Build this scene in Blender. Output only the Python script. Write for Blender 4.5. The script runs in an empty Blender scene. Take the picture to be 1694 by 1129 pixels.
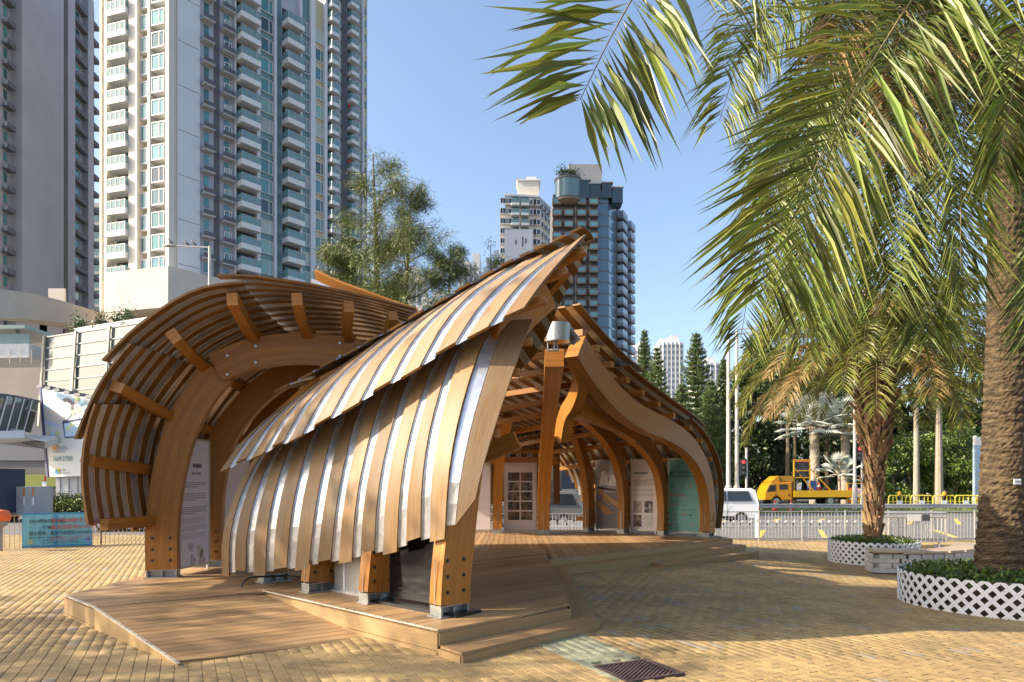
import bpy, math, random
import numpy as np
from mathutils import Vector, Matrix
random.seed(7); rng = np.random.default_rng(7)
SC = bpy.context.scene
COL = SC.collection
# ---------------------------------------------------------------- camera
F_PX = 1129.0; CX = 847.0; HY = 797.0; CAM_H = 1.8
cam_d = bpy.data.cameras.new("camera"); cam = bpy.data.objects.new("camera", cam_d); COL.objects.link(cam)
cam.location = (0, 0, CAM_H); cam.rotation_euler = (math.radians(90), 0, 0)
cam_d.sensor_width = 36; cam_d.lens = 36 * F_PX / 1694; cam_d.shift_y = (HY - 564.5) / 1694
cam_d.clip_start = 0.1; cam_d.clip_end = 3000
SC.camera = cam
# ---------------------------------------------------------------- light
SUN_EL = math.radians(31); SUN_AZ = math.radians(8)      # the light travels towards (+cos az, +sin az)
world = bpy.data.worlds.new("World"); SC.world = world; world.use_nodes = True
wn = world.node_tree; bg = wn.nodes['Background']
sky = wn.nodes.new('ShaderNodeTexSky'); sky.sky_type = 'NISHITA'; sky.sun_disc = False
sky.sun_elevation = SUN_EL; sky.sun_rotation = math.atan2(-math.cos(SUN_AZ), -math.sin(SUN_AZ)) % (2 * math.pi)
sky.air_density = 1.0; sky.dust_density = 3.2; sky.ozone_density = 1.6; sky.altitude = 50
wn.links.new(sky.outputs[0], bg.inputs[0]); bg.inputs[1].default_value = 0.15
sun_d = bpy.data.lights.new("sun", 'SUN'); sun_d.energy = 4.6; sun_d.angle = math.radians(0.55); sun_d.color = (1, .86, .68)
sun = bpy.data.objects.new("sun", sun_d); COL.objects.link(sun); sun.location = (-30, -10, 40)
sdir = Vector((math.cos(SUN_AZ) * math.cos(SUN_EL), math.sin(SUN_AZ) * math.cos(SUN_EL), -math.sin(SUN_EL)))
sun.rotation_euler = sdir.to_track_quat('-Z', 'Y').to_euler()
vs = SC.view_settings; vs.view_transform = 'Standard'; vs.look = 'None'; vs.gamma = 1; vs.exposure = 1.12; vs.use_curve_mapping = False
# ---------------------------------------------------------------- helpers
def V(*a): return Vector(a)
def P(px, py, d):
    return Vector(((px - CX) / F_PX * d, d, CAM_H - (py - HY) / F_PX * d))
def G(px, py, z=0.0):
    return P(px, py, (CAM_H - z) * F_PX / (py - HY))
def RP(px, py, p0, n):
    o = Vector((0, 0, CAM_H)); r = Vector(((px - CX) / F_PX, 1, -(py - HY) / F_PX)); n = Vector(n)
    return o + r * ((Vector(p0) - o).dot(n) / r.dot(n))
def lerp(a, b, t): return a + (b - a) * t
def zg(x, y):
    return -min(.2, .022 * max(0, x - .8)) - min(.12, .012 * max(0, y - 10))
def cr(pts, t):
    n = len(pts) - 1; t = max(0, min(n - 1e-6, t)); i = int(t); f = t - i
    p1 = pts[i]; p2 = pts[i + 1]; p0 = pts[i - 1] if i > 0 else p1 * 2 - p2; p3 = pts[i + 2] if i + 2 <= n else p2 * 2 - p1
    return .5 * ((2 * p1) + (p2 - p0) * f + (2 * p0 - 5 * p1 + 4 * p2 - p3) * f * f + (3 * p1 - p0 - 3 * p2 + p3) * f ** 3)
def smooth(pts, n):
    return [cr(pts, (len(pts) - 1) * i / n) for i in range(n + 1)]
class MB:
    def __init__(s): s.v = []; s.f = []; s.mi = []; s.uv = []; s.sm = set()
    def face(s, pts, m=0, uv=None):
        b = len(s.v); s.v += [tuple(p) for p in pts]; s.f.append(tuple(range(b, b + len(pts)))); s.mi.append(m); s.uv.append(uv)
    def faces(s, vs, fs, m=0, uvs=None):
        b = len(s.v); s.v += [tuple(p) for p in vs]
        for k, f in enumerate(fs):
            s.f.append(tuple(i + b for i in f)); s.mi.append(m); s.uv.append(uvs[k] if uvs else None)
    def obox(s, c, ex, ey, ez, m=0):
        c = Vector(c); ex = Vector(ex); ey = Vector(ey); ez = Vector(ez)
        vs = [c + ex * i + ey * j + ez * k for k in (-1, 1) for j in (-1, 1) for i in (-1, 1)]
        fs = [(0, 2, 3, 1), (4, 5, 7, 6), (0, 1, 5, 4), (2, 6, 7, 3), (0, 4, 6, 2), (1, 3, 7, 5)]
        L = [2 * ex.length, 2 * ey.length, 2 * ez.length]
        def u(a, b): return [(0, 0), (0, b), (a, b), (a, 0)]
        uvs = [[(0, 0), (0, L[1]), (L[0], L[1]), (L[0], 0)], [(0, 0), (L[0], 0), (L[0], L[1]), (0, L[1])],
               [(0, 0), (L[0], 0), (L[0], L[2]), (0, L[2])], [(0, 0), (0, L[2]), (L[0], L[2]), (L[0], 0)],
               [(0, 0), (0, L[2]), (L[1], L[2]), (L[1], 0)], [(0, 0), (L[1], 0), (L[1], L[2]), (0, L[2])]]
        s.faces(vs, fs, m, uvs)
    def box(s, c, size, m=0, rz=0):
        a, b = math.cos(rz), math.sin(rz)
        s.obox(c, (a * size[0] / 2, b * size[0] / 2, 0), (-b * size[1] / 2, a * size[1] / 2, 0), (0, 0, size[2] / 2), m)
    def bar(s, p0, p1, w, h, up=(0, 0, 1), m=0):
        p0 = Vector(p0); p1 = Vector(p1); d = (p1 - p0); L = d.length; d.normalize()
        sd = d.cross(Vector(up)); 
        if sd.length < 1e-4: sd = d.cross(Vector((1, 0, 0)))
        sd.normalize(); u = sd.cross(d)
        s.obox((p0 + p1) / 2, d * (L / 2), sd * (w / 2), u * (h / 2), m)
    def sweep(s, path, w, h, side, m=0, cap=True):
        """rectangular section; w along side, h perpendicular; u of the uv runs along the path"""
        n = len(path); rings = []; L = 0; ls = []
        for i, p in enumerate(path):
            t = (path[min(n - 1, i + 1)] - path[max(0, i - 1)]).normalized()
            sd = Vector(side(i) if callable(side) else side); sd = (sd - t * sd.dot(t)).normalized(); up = sd.cross(t).normalized()
            ww = (w[i] if isinstance(w, (list, tuple)) else w) / 2; hh = (h[i] if isinstance(h, (list, tuple)) else h) / 2
            rings.append([p - sd * ww - up * hh, p + sd * ww - up * hh, p + sd * ww + up * hh, p - sd * ww + up * hh])
            if i: L += (p - path[i - 1]).length
            ls.append(L)
        off = random.random() * 5
        for k in range(4):
            k2 = (k + 1) % 4; b = len(s.v); wv = (w if not isinstance(w, (list, tuple)) else w[0]) if k % 2 == 0 else (h if not isinstance(h, (list, tuple)) else h[0])
            for r in rings: s.v += [tuple(r[k]), tuple(r[k2])]
            for i in range(n - 1):
                q = b + i * 2; s.f.append((q, q + 1, q + 3, q + 2)); s.mi.append(m); s.sm.add(len(s.f) - 1)
                s.uv.append([(ls[i], off + k), (ls[i], off + k + wv), (ls[i + 1], off + k + wv), (ls[i + 1], off + k)])
        b = len(s.v); s.v += [tuple(q) for q in rings[0]] + [tuple(q) for q in rings[-1]]
        if cap: s.f += [(b + 3, b + 2, b + 1, b), (b + 4, b + 5, b + 6, b + 7)]; s.mi += [m, m]; s.uv += [[(0, 0), (.02, 0), (.02, .3), (0, .3)]] * 2
    def tube(s, path, r, n=8, m=0, cap=True):
        k = len(path); b = len(s.v); ref = None
        for i, p in enumerate(path):
            p = Vector(p); t = (Vector(path[min(k - 1, i + 1)]) - Vector(path[max(0, i - 1)]))
            t = t.normalized() if t.length > 1e-9 else Vector((0, 0, 1))
            if ref is None: ref = t.orthogonal().normalized()
            a = (ref - t * ref.dot(t)); a = a.normalized() if a.length > 1e-6 else t.orthogonal().normalized(); ref = a; c = t.cross(a)
            rr = r[i] if isinstance(r, (list, tuple)) else r
            for j in range(n):
                q = p + (a * math.cos(2 * math.pi * j / n) + c * math.sin(2 * math.pi * j / n)) * rr; s.v.append(tuple(q))
        for i in range(k - 1):
            for j in range(n):
                j2 = (j + 1) % n; s.f.append((b + i * n + j, b + i * n + j2, b + i * n + n + j2, b + i * n + n + j)); s.mi.append(m); s.uv.append(None)
        if cap:
            s.f.append(tuple(b + n - 1 - j for j in range(n))); s.f.append(tuple(b + (k - 1) * n + j for j in range(n))); s.mi += [m, m]; s.uv += [None, None]
    def lathe(s, c, prof, n=24, m=0, cap=True):
        s.tube([(c[0], c[1], c[2] + z) for r, z in prof], [r for r, z in prof], n, m, cap)
    def prism(s, poly, z0, z1, m=0):
        n = len(poly); vs = [(x, y, z0) for x, y in poly] + [(x, y, z1) for x, y in poly]
        s.faces(vs, [tuple(range(n - 1, -1, -1)), tuple(range(n, 2 * n))] + [(i, (i + 1) % n, n + (i + 1) % n, n + i) for i in range(n)], m)
    def extr(s, poly, vec, m=0):
        """poly: 3D points, extruded by vec"""
        n = len(poly); vec = Vector(vec); vs = [Vector(p) for p in poly] + [Vector(p) + vec for p in poly]
        s.faces(vs, [tuple(range(n - 1, -1, -1)), tuple(range(n, 2 * n))] + [(i, (i + 1) % n, n + (i + 1) % n, n + i) for i in range(n)], m)
    def mesh(s, name, mats=None, smooth=False, off=(0, 0, 0)):
        me = bpy.data.meshes.new(name)
        o = off; me.from_pydata([(v[0] - o[0], v[1] - o[1], v[2] - o[2]) for v in s.v], [], s.f)
        if mats:
            if not isinstance(mats, (list, tuple)): mats = [mats]
            for mt in mats: me.materials.append(mt)
            if len(mats) > 1: me.polygons.foreach_set('material_index', s.mi)
        if any(u is not None for u in s.uv):
            L = me.uv_layers.new(name='uv'); data = []
            for f, u in zip(s.f, s.uv):
                if u is None:
                    u = [(0, 0)] * len(f)
                for c in u: data += [c[0], c[1]]
            L.data.foreach_set('uv', data)
        me.polygons.foreach_set('use_smooth', [True] * len(s.f) if smooth else [i in s.sm for i in range(len(s.f))])
        me.update()
        return me
    def build(s, name, mats=None, parent=None, world=True, smooth=False):
        off = wloc(parent) if (world and parent) else (0, 0, 0)
        return link(name, s.mesh(name, mats, smooth, off), parent)
def wloc(o):
    t = Vector((0, 0, 0))
    while o is not None: t += o.location; o = o.parent
    return t
def link(name, me, parent=None, loc=None, rz=0, world=False):
    o = bpy.data.objects.new(name, me); COL.objects.link(o)
    if parent: o.parent = parent
    if loc is not None:
        l = Vector(loc)
        if world and parent: l = l - wloc(parent)
        o.location = l
    if rz: o.rotation_euler = (0, 0, rz)
    return o
def tag(o, label=None, cat=None, group=None, kind=None):
    if label: o['label'] = label
    if cat: o['category'] = cat
    if group: o['group'] = group
    if kind: o['kind'] = kind
    return o
def thing(name, label, cat, loc=(0, 0, 0), rz=0, group=None):
    o = bpy.data.objects.new(name, None); COL.objects.link(o); o.location = loc; o.rotation_euler = (0, 0, rz)
    o.empty_display_size = .2
    return tag(o, label, cat, group)
def copy_tree(o, parent=None):
    c = o.copy(); COL.objects.link(c)
    if parent is not None: c.parent = parent
    for ch in list(o.children): copy_tree(ch, c)
    return c
def quads_obj(name, verts, nper, mats, parent=None, smooth=False, attr=None, off=None):
    """verts (N*nper,3) numpy: N separate faces of nper corners"""
    verts = np.asarray(verts, dtype=np.float32).reshape(-1, 3)
    if off is None and parent is not None: off = wloc(parent)
    if off is not None: verts = verts - np.array(tuple(off), dtype=np.float32)
    n = len(verts); N = n // nper; me = bpy.data.meshes.new(name)
    me.vertices.add(n); me.vertices.foreach_set('co', verts.ravel()); me.loops.add(n); me.loops.foreach_set('vertex_index', np.arange(n, dtype=np.int32))
    me.polygons.add(N); me.polygons.foreach_set('loop_start', np.arange(0, n, nper, dtype=np.int32))
    for mt in (mats if isinstance(mats, (list, tuple)) else [mats]): me.materials.append(mt)
    if attr is not None:
        a = me.attributes.new('tint', 'FLOAT', 'FACE'); a.data.foreach_set('value', np.asarray(attr, dtype=np.float32))
    me.update(); me.validate()
    return link(name, me, parent)
# ---------------------------------------------------------------- materials
def pm(name, col, col2=None, scale=4, rough=.6, metal=0, bump=0, bscale=None, coord='Object', rnd=0, stretch=(1, 1, 1), spec=.5, trans=None, detail=4, attr=None, ramp=(.35, .65), alpha=None, coat=0, hue=.05):
    m = bpy.data.materials.new(name); m.use_nodes = True; t = m.node_tree; b = t.nodes['Principled BSDF']
    b.inputs['Roughness'].default_value = rough; b.inputs['Metallic'].default_value = metal; b.inputs['Specular IOR Level'].default_value = spec
    if coat: b.inputs['Coat Weight'].default_value = coat; b.inputs['Coat Roughness'].default_value = .06
    b.inputs['Base Color'].default_value = (*col, 1); out = None
    tc = t.nodes.new('ShaderNodeTexCoord'); mp = t.nodes.new('ShaderNodeMapping'); mp.inputs['Scale'].default_value = stretch
    t.links.new(tc.outputs[coord], mp.inputs[0])
    if rnd and coord == 'UV':
        oi = t.nodes.new('ShaderNodeObjectInfo'); vm = t.nodes.new('ShaderNodeVectorMath'); vm.operation = 'SCALE'; vm.inputs[0].default_value = (37, 91, 13)
        t.links.new(oi.outputs['Random'], vm.inputs['Scale']); t.links.new(vm.outputs[0], mp.inputs['Location'])
    if col2:
        nz = t.nodes.new('ShaderNodeTexNoise'); nz.inputs['Scale'].default_value = scale; nz.inputs['Detail'].default_value = detail; nz.inputs['Roughness'].default_value = .6
        t.links.new(mp.outputs[0], nz.inputs[0])
        cr_ = t.nodes.new('ShaderNodeValToRGB'); cr_.color_ramp.elements[0].color = (*col, 1); cr_.color_ramp.elements[1].color = (*col2, 1)
        cr_.color_ramp.elements[0].position = ramp[0]; cr_.color_ramp.elements[1].position = ramp[1]
        t.links.new(nz.outputs[0], cr_.inputs[0]); out = cr_.outputs[0]
    if rnd or attr:
        hs = t.nodes.new('ShaderNodeHueSaturation'); mr = t.nodes.new('ShaderNodeMapRange')
        if attr:
            src = t.nodes.new('ShaderNodeAttribute'); src.attribute_name = attr; so = src.outputs['Fac']
        elif rnd == 'island' or (isinstance(rnd, tuple) and rnd[0] == 'island'):
            src = t.nodes.new('ShaderNodeNewGeometry'); so = src.outputs['Random Per Island']
        else:
            src = t.nodes.new('ShaderNodeObjectInfo'); so = src.outputs['Random']
        a = rnd[1] if isinstance(rnd, tuple) else (rnd if not isinstance(rnd, str) and rnd else .3)
        t.links.new(so, mr.inputs[0]); mr.inputs[3].default_value = 1 - a; mr.inputs[4].default_value = 1 + a
        t.links.new(mr.outputs[0], hs.inputs['Value'])
        mr2 = t.nodes.new('ShaderNodeMapRange'); wh = t.nodes.new('ShaderNodeTexWhiteNoise'); wh.noise_dimensions = '1D'; t.links.new(so, wh.inputs['W'])
        t.links.new(wh.outputs[0], mr2.inputs[0]); mr2.inputs[3].default_value = .5 - hue * a; mr2.inputs[4].default_value = .5 + hue * a; t.links.new(mr2.outputs[0], hs.inputs['Hue'])
        if out: t.links.new(out, hs.inputs['Color'])
        else: hs.inputs['Color'].default_value = (*col, 1)
        out = hs.outputs[0]
    if out: t.links.new(out, b.inputs['Base Color'])
    if bump:
        n2 = t.nodes.new('ShaderNodeTexNoise'); n2.inputs['Scale'].default_value = bscale or scale * 3; n2.inputs['Detail'].default_value = 6
        t.links.new(mp.outputs[0], n2.inputs[0]); bp = t.nodes.new('ShaderNodeBump'); bp.inputs['Strength'].default_value = bump; bp.inputs['Distance'].default_value = .02
        t.links.new(n2.outputs[0], bp.inputs['Height']); t.links.new(bp.outputs[0], b.inputs['Normal'])
    if trans:
        tr = t.nodes.new('ShaderNodeBsdfTranslucent'); mx = t.nodes.new('ShaderNodeMixShader'); mx.inputs[0].default_value = trans
        if out: t.links.new(out, tr.inputs[0])
        else: tr.inputs[0].default_value = (*col, 1)
        t.links.new(b.outputs[0], mx.inputs[1]); t.links.new(tr.outputs[0], mx.inputs[2]); t.links.new(mx.outputs[0], t.nodes['Material Output'].inputs[0])
    if alpha is not None: b.inputs['Alpha'].default_value = alpha
    return m
def stain(m, lo=.62, hi=1.06, scale=.9, grey=.06):
    t = m.node_tree; b = t.nodes['Principled BSDF']; src = b.inputs['Base Color'].links[0].from_socket
    g = t.nodes.new('ShaderNodeNewGeometry'); n = t.nodes.new('ShaderNodeTexNoise'); n.inputs['Scale'].default_value = scale; n.inputs['Detail'].default_value = 8; n.inputs['Roughness'].default_value = .65
    t.links.new(g.outputs['Position'], n.inputs[0]); r = t.nodes.new('ShaderNodeMapRange'); r.inputs[1].default_value = .3; r.inputs[2].default_value = .62; r.inputs[3].default_value = lo; r.inputs[4].default_value = hi; t.links.new(n.outputs[0], r.inputs[0])
    n2 = t.nodes.new('ShaderNodeTexNoise'); n2.inputs['Scale'].default_value = 9; n2.inputs['Detail'].default_value = 5; t.links.new(g.outputs['Position'], n2.inputs[0]); r2 = t.nodes.new('ShaderNodeMapRange'); r2.inputs[1].default_value = .3; r2.inputs[2].default_value = .7; r2.inputs[3].default_value = .8; r2.inputs[4].default_value = 1.12; t.links.new(n2.outputs[0], r2.inputs[0])
    mu = t.nodes.new('ShaderNodeMath'); mu.operation = 'MULTIPLY'; t.links.new(r.outputs[0], mu.inputs[0]); t.links.new(r2.outputs[0], mu.inputs[1])
    vm = t.nodes.new('ShaderNodeVectorMath'); vm.operation = 'SCALE'; t.links.new(src, vm.inputs[0]); t.links.new(mu.outputs[0], vm.inputs['Scale']); out = vm.outputs[0]
    if grey:
        so = None
        for nd in t.nodes:
            if nd.bl_idname == 'ShaderNodeObjectInfo': so = nd.outputs['Random']
            if nd.bl_idname == 'ShaderNodeNewGeometry' and nd is not g: so = nd.outputs['Random Per Island']
        w = t.nodes.new('ShaderNodeTexWhiteNoise'); w.noise_dimensions = '1D'; ad = t.nodes.new('ShaderNodeMath'); ad.operation = 'MULTIPLY'; ad.inputs[1].default_value = 71.3; t.links.new(so, ad.inputs[0]); t.links.new(ad.outputs[0], w.inputs['W'])
        gt = t.nodes.new('ShaderNodeMath'); gt.operation = 'GREATER_THAN'; gt.inputs[1].default_value = 1 - grey; t.links.new(w.outputs[0], gt.inputs[0]); m2 = t.nodes.new('ShaderNodeMath'); m2.operation = 'MULTIPLY'; m2.inputs[1].default_value = .7; t.links.new(gt.outputs[0], m2.inputs[0])
        mx = t.nodes.new('ShaderNodeMixRGB'); t.links.new(m2.outputs[0], mx.inputs[0]); t.links.new(out, mx.inputs[1]); mx.inputs[2].default_value = (.27, .235, .19, 1); out = mx.outputs[0]
    t.links.new(out, b.inputs['Base Color']); return m
def wood(name, c1, c2, c3, rough=.5, rnd=.18, gs=1.0, spec=.4, patch=.5, lam=0):
    """grain runs along u of the uv"""
    m = bpy.data.materials.new(name); m.use_nodes = True; t = m.node_tree; b = t.nodes['Principled BSDF']
    b.inputs['Specular IOR Level'].default_value = spec
    tc = t.nodes.new('ShaderNodeTexCoord'); oi = t.nodes.new('ShaderNodeObjectInfo')
    vm = t.nodes.new('ShaderNodeVectorMath'); vm.operation = 'SCALE'; vm.inputs[0].default_value = (37, 91, 13); t.links.new(oi.outputs['Random'], vm.inputs['Scale'])
    mp = t.nodes.new('ShaderNodeMapping'); mp.inputs['Scale'].default_value = (1.6 * gs, 34 * gs, 1); t.links.new(tc.outputs['UV'], mp.inputs[0]); t.links.new(vm.outputs[0], mp.inputs['Location'])
    n1 = t.nodes.new('ShaderNodeTexNoise'); n1.inputs['Scale'].default_value = 1.6; n1.inputs['Detail'].default_value = 7; n1.inputs['Roughness'].default_value = .62; t.links.new(mp.outputs[0], n1.inputs[0])
    r1 = t.nodes.new('ShaderNodeValToRGB'); e = r1.color_ramp.elements; e[0].position = .3; e[0].color = (*c1, 1); e[1].position = .68; e[1].color = (*c2, 1); t.links.new(n1.outputs[0], r1.inputs[0])
    mp2 = t.nodes.new('ShaderNodeMapping'); mp2.inputs['Scale'].default_value = (1, 3, 1); t.links.new(tc.outputs['UV'], mp2.inputs[0]); t.links.new(vm.outputs[0], mp2.inputs['Location'])
    n2 = t.nodes.new('ShaderNodeTexNoise'); n2.inputs['Scale'].default_value = 1.3; n2.inputs['Detail'].default_value = 3; t.links.new(mp2.outputs[0], n2.inputs[0])
    r2 = t.nodes.new('ShaderNodeMapRange'); r2.inputs[1].default_value = .38; r2.inputs[2].default_value = .7; r2.inputs[3].default_value = 0; r2.inputs[4].default_value = patch; t.links.new(n2.outputs[0], r2.inputs[0])
    mx = t.nodes.new('ShaderNodeMixRGB'); t.links.new(r2.outputs[0], mx.inputs[0]); t.links.new(r1.outputs[0], mx.inputs[1]); mx.inputs[2].default_value = (*c3, 1)
    mxo = mx.outputs[0]
    if lam:
        sp = t.nodes.new('ShaderNodeSeparateXYZ'); t.links.new(tc.outputs['UV'], sp.inputs[0]); m1 = t.nodes.new('ShaderNodeMath'); m1.operation = 'MULTIPLY'; m1.inputs[1].default_value = 1 / lam; t.links.new(sp.outputs['Y'], m1.inputs[0])
        fl_ = t.nodes.new('ShaderNodeMath'); fl_.operation = 'FLOOR'; t.links.new(m1.outputs[0], fl_.inputs[0]); wn_ = t.nodes.new('ShaderNodeTexWhiteNoise'); wn_.noise_dimensions = '1D'; t.links.new(fl_.outputs[0], wn_.inputs['W'])
        fr_ = t.nodes.new('ShaderNodeMath'); fr_.operation = 'FRACT'; t.links.new(m1.outputs[0], fr_.inputs[0]); lt = t.nodes.new('ShaderNodeMath'); lt.operation = 'LESS_THAN'; lt.inputs[1].default_value = .09; t.links.new(fr_.outputs[0], lt.inputs[0])
        a1 = t.nodes.new('ShaderNodeMath'); a1.operation = 'MULTIPLY_ADD'; a1.inputs[1].default_value = .24; a1.inputs[2].default_value = .88; t.links.new(wn_.outputs[0], a1.inputs[0])
        a2 = t.nodes.new('ShaderNodeMath'); a2.operation = 'MULTIPLY_ADD'; a2.inputs[1].default_value = -.35; t.links.new(lt.outputs[0], a2.inputs[0]); t.links.new(a1.outputs[0], a2.inputs[2])
        vs_ = t.nodes.new('ShaderNodeVectorMath'); vs_.operation = 'SCALE'; t.links.new(mxo, vs_.inputs[0]); t.links.new(a2.outputs[0], vs_.inputs['Scale']); mxo = vs_.outputs[0]
    hs = t.nodes.new('ShaderNodeHueSaturation'); mr = t.nodes.new('ShaderNodeMapRange'); mr.inputs[3].default_value = 1 - rnd; mr.inputs[4].default_value = 1 + rnd
    t.links.new(oi.outputs['Random'], mr.inputs[0]); t.links.new(mr.outputs[0], hs.inputs['Value']); t.links.new(mxo, hs.inputs['Color'])
    t.links.new(hs.outputs[0], b.inputs['Base Color'])
    r3 = t.nodes.new('ShaderNodeMapRange'); r3.inputs[3].default_value = rough - .12; r3.inputs[4].default_value = rough + .15; t.links.new(n1.outputs[0], r3.inputs[0]); t.links.new(r3.outputs[0], b.inputs['Roughness'])
    bp = t.nodes.new('ShaderNodeBump'); bp.inputs['Strength'].default_value = .18; bp.inputs['Distance'].default_value = .004; t.links.new(n1.outputs[0], bp.inputs['Height']); t.links.new(bp.outputs[0], b.inputs['Normal'])
    return m
M = {}
M['board'] = wood('weathered_board', (.175, .10, .042), (.275, .17, .078), (.25, .19, .125), .55, .32, patch=.8)
M['board_in'] = wood('fresh_board_side', (.15, .065, .012), (.25, .115, .024), (.18, .085, .018), .5, .25)
M['glulam'] = wood('orange_glulam', (.27, .10, .012), (.42, .18, .03), (.32, .125, .017), .42, .12, patch=.45, lam=.042)
M['deckwood'] = wood('deck_board', (.29, .175, .078), (.42, .265, .13), (.24, .14, .06), .5, .2, patch=.5)
M['galv'] = pm('galvanised_steel', (.55, .57, .60), (.70, .72, .75), 9, .34, .78, bump=.12, bscale=30, coord='Object', detail=6)
M['shoe'] = pm('dull_zinc', (.30, .30, .29), (.40, .40, .38), 12, .5, .7)
M['steel'] = pm('brushed_steel', (.36, .35, .33), (.44, .43, .41), 20, .35, .9)
M['bolt'] = pm('dark_bolt', (.06, .05, .045), rough=.5, metal=.6)
M['black'] = pm('black_plastic', (.012, .012, .013), rough=.3)
M['soil'] = pm('soil', (.05, .035, .02), (.1, .075, .045), 12, .95, bump=.5)
M['ground'] = pm('joint_sand', (.16, .12, .075), (.24, .18, .11), 6, .95, bump=.3)
M['white'] = pm('white_paint', (.74, .74, .73), (.8, .8, .79), 3, .45)
M['concrete'] = pm('concrete', (.34, .33, .31), (.46, .45, .42), 3, .85, bump=.2)
# ================================================================ ground
def sheet(x0, x1, y0, y1, nx, ny, dz=0, zf=None):
    mb = MB(); zf = zf or zg
    xs = [lerp(x0, x1, i / nx) for i in range(nx + 1)]; ys = [lerp(y0, y1, j / ny) for j in range(ny + 1)]
    vs = [(x, y, zf(x, y) + dz) for y in ys for x in xs]
    mb.faces(vs, [(j * (nx + 1) + i, j * (nx + 1) + i + 1, (j + 1) * (nx + 1) + i + 1, (j + 1) * (nx + 1) + i) for j in range(ny) for i in range(nx)])
    return mb
tag(sheet(-1500, 1500, -300, 2600, 2, 2, zf=lambda x, y: -.60).build('ground', pm('far_ground', (.16, .15, .13), (.2, .19, .16), .2, .95)), kind='structure')
FENCE_Y = 24.2
plaza_m = M['ground']
tag(sheet(-24, 24, -8, FENCE_Y + .6, 48, 40, -.012).build('plaza_bed', plaza_m), kind='structure')
# pavers: rows run along RD, running bond
RD = Vector((-.436, .9, 0)); RN = Vector((.9, .436, 0))
PL, PW = .24, .12
M['paver'] = pm('tan_paver', (.33, .22, .086), (.45, .315, .14), 25, .85, bump=.35, bscale=120, coord='Object', rnd=.11, hue=.03)
M['paver_i'] = pm('tan_paver_field', (.33, .22, .086), (.45, .315, .14), 25, .85, bump=.35, bscale=120, rnd=('island', .13), hue=.03)
M['paver_pale'] = pm('pale_green_paver', (.25, .255, .16), (.33, .33, .22), 20, .85, bump=.35, bscale=120, rnd=.1, hue=.02)
stain(M['paver']); stain(M['paver_i']); stain(M['paver_pale'], grey=0)
pale_c = G(1060, 1085, 0)     # the pale strip crossing the drain
def inframe(p, mx=20):
    if p.y < 5: return False
    px = CX + p.x / p.y * F_PX; py = HY + (CAM_H - p.z) / p.y * F_PX
    return -mx < px < 1694 + mx and py < 1129 + mx * 2
def in_poly(x, y, poly):
    c = False; n = len(poly); j = n - 1
    for i in range(n):
        xi, yi = poly[i]; xj, yj = poly[j]
        if (yi > y) != (yj > y) and x < (xj - xi) * (y - yi) / (yj - yi) + xi: c = not c
        j = i
    return c
DECK = [(-.76, 7.07), (.72, 8.44), (.735, 13.7), (5.97, 18.5), (5.5, 21.8), (-6.0, 21.8), (-6.05, 9.25), (-5.12, 8.38), (-3.5, 9.63)]
RAMP = [(-5.12, 8.38), (-3.24, 6.66), (-1.62, 7.88), (-3.5, 9.63)]
PLANTERS = [(7.66, 10.75, 1.38), (9.15, 17.3, 1.04)]
GR = [G(985, 1098, 0), G(1065, 1092, 0), G(1125, 1115, 0), G(1045, 1129, 0)]
gc = (GR[0] + GR[1] + GR[2] + GR[3]) / 4
grate_e = RN * .27; grate_f = RD * .24
spots = []
RN2 = RN
for i in range(-150, 240):
    for j in range(-60, 140):
        c = RN * (i * PW) + RD * (j * PL + (PL / 2 if i % 2 else 0))
        if c.y < 5.4 or c.y > FENCE_Y + .3 or c.x < -22 or c.x > 22: continue
        c.z = zg(c.x, c.y)
        if not inframe(c, 40): continue
        if in_poly(c.x, c.y, DECK) and in_poly(c.x + .3, c.y + .2, DECK) and in_poly(c.x - .3, c.y, DECK): continue
        if in_poly(c.x, c.y, RAMP) and in_poly(c.x, c.y - .2, RAMP): continue
        if any((c.x - a) ** 2 + (c.y - b) ** 2 < (r - .2) ** 2 for a, b, r in PLANTERS): continue
        dg = c - gc; dg.z = 0
        if abs(dg.dot(RN)) < .33 and abs(dg.dot(RD)) < .29: continue
        spots.append(c)
def paver_mesh(name, mats):
    mb = MB(); a, b, t, g = PL / 2 - .002, PW / 2 - .002, .03, .004
    ring = lambda s, z: [RD * (x * (a - s)) + RN * (y * (b - s)) + V(0, 0, z) for x, y in ((-1, 1), (1, 1), (1, -1), (-1, -1))]
    vs = ring(0, -t) + ring(0, -g) + ring(g, 0)
    fs = [(0 + k, (k + 1) % 4, 4 + (k + 1) % 4, 4 + k) for k in range(4)] + [(4 + k, 4 + (k + 1) % 4, 8 + (k + 1) % 4, 8 + k) for k in range(4)] + [(8, 9, 10, 11)]
    mb.faces(vs, fs); return mb, np.array([tuple(v) for v in vs]), fs
mbp, pvn, pfs = paver_mesh('paver', None)
me_pav = mbp.mesh('paver', M['paver']); me_pale = mbp.mesh('paver', M['paver_pale'])
spots.sort(key=lambda c: c.y)
plaza = tag(sheet(-24, 24, -8, FENCE_Y + .6, 2, 2, -.05, zf=lambda x, y: -.5).build('pavement', plaza_m), kind='structure')
near = []; rest = []
for c in spots:
    px = CX + c.x / c.y * F_PX
    (near if len(near) < 300 and -5 < px < 1699 and HY + (CAM_H - c.z) / c.y * F_PX < 1124 and not in_poly(c.x, c.y, DECK) and not in_poly(c.x, c.y, RAMP) else rest).append(c)
def is_pale(c):
    d = c - gc; return abs(d.dot(RN)) < .36 and -.2 < d.dot(RD) < 3.0 - 1.3 * (d.dot(RN) < -9)
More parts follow.
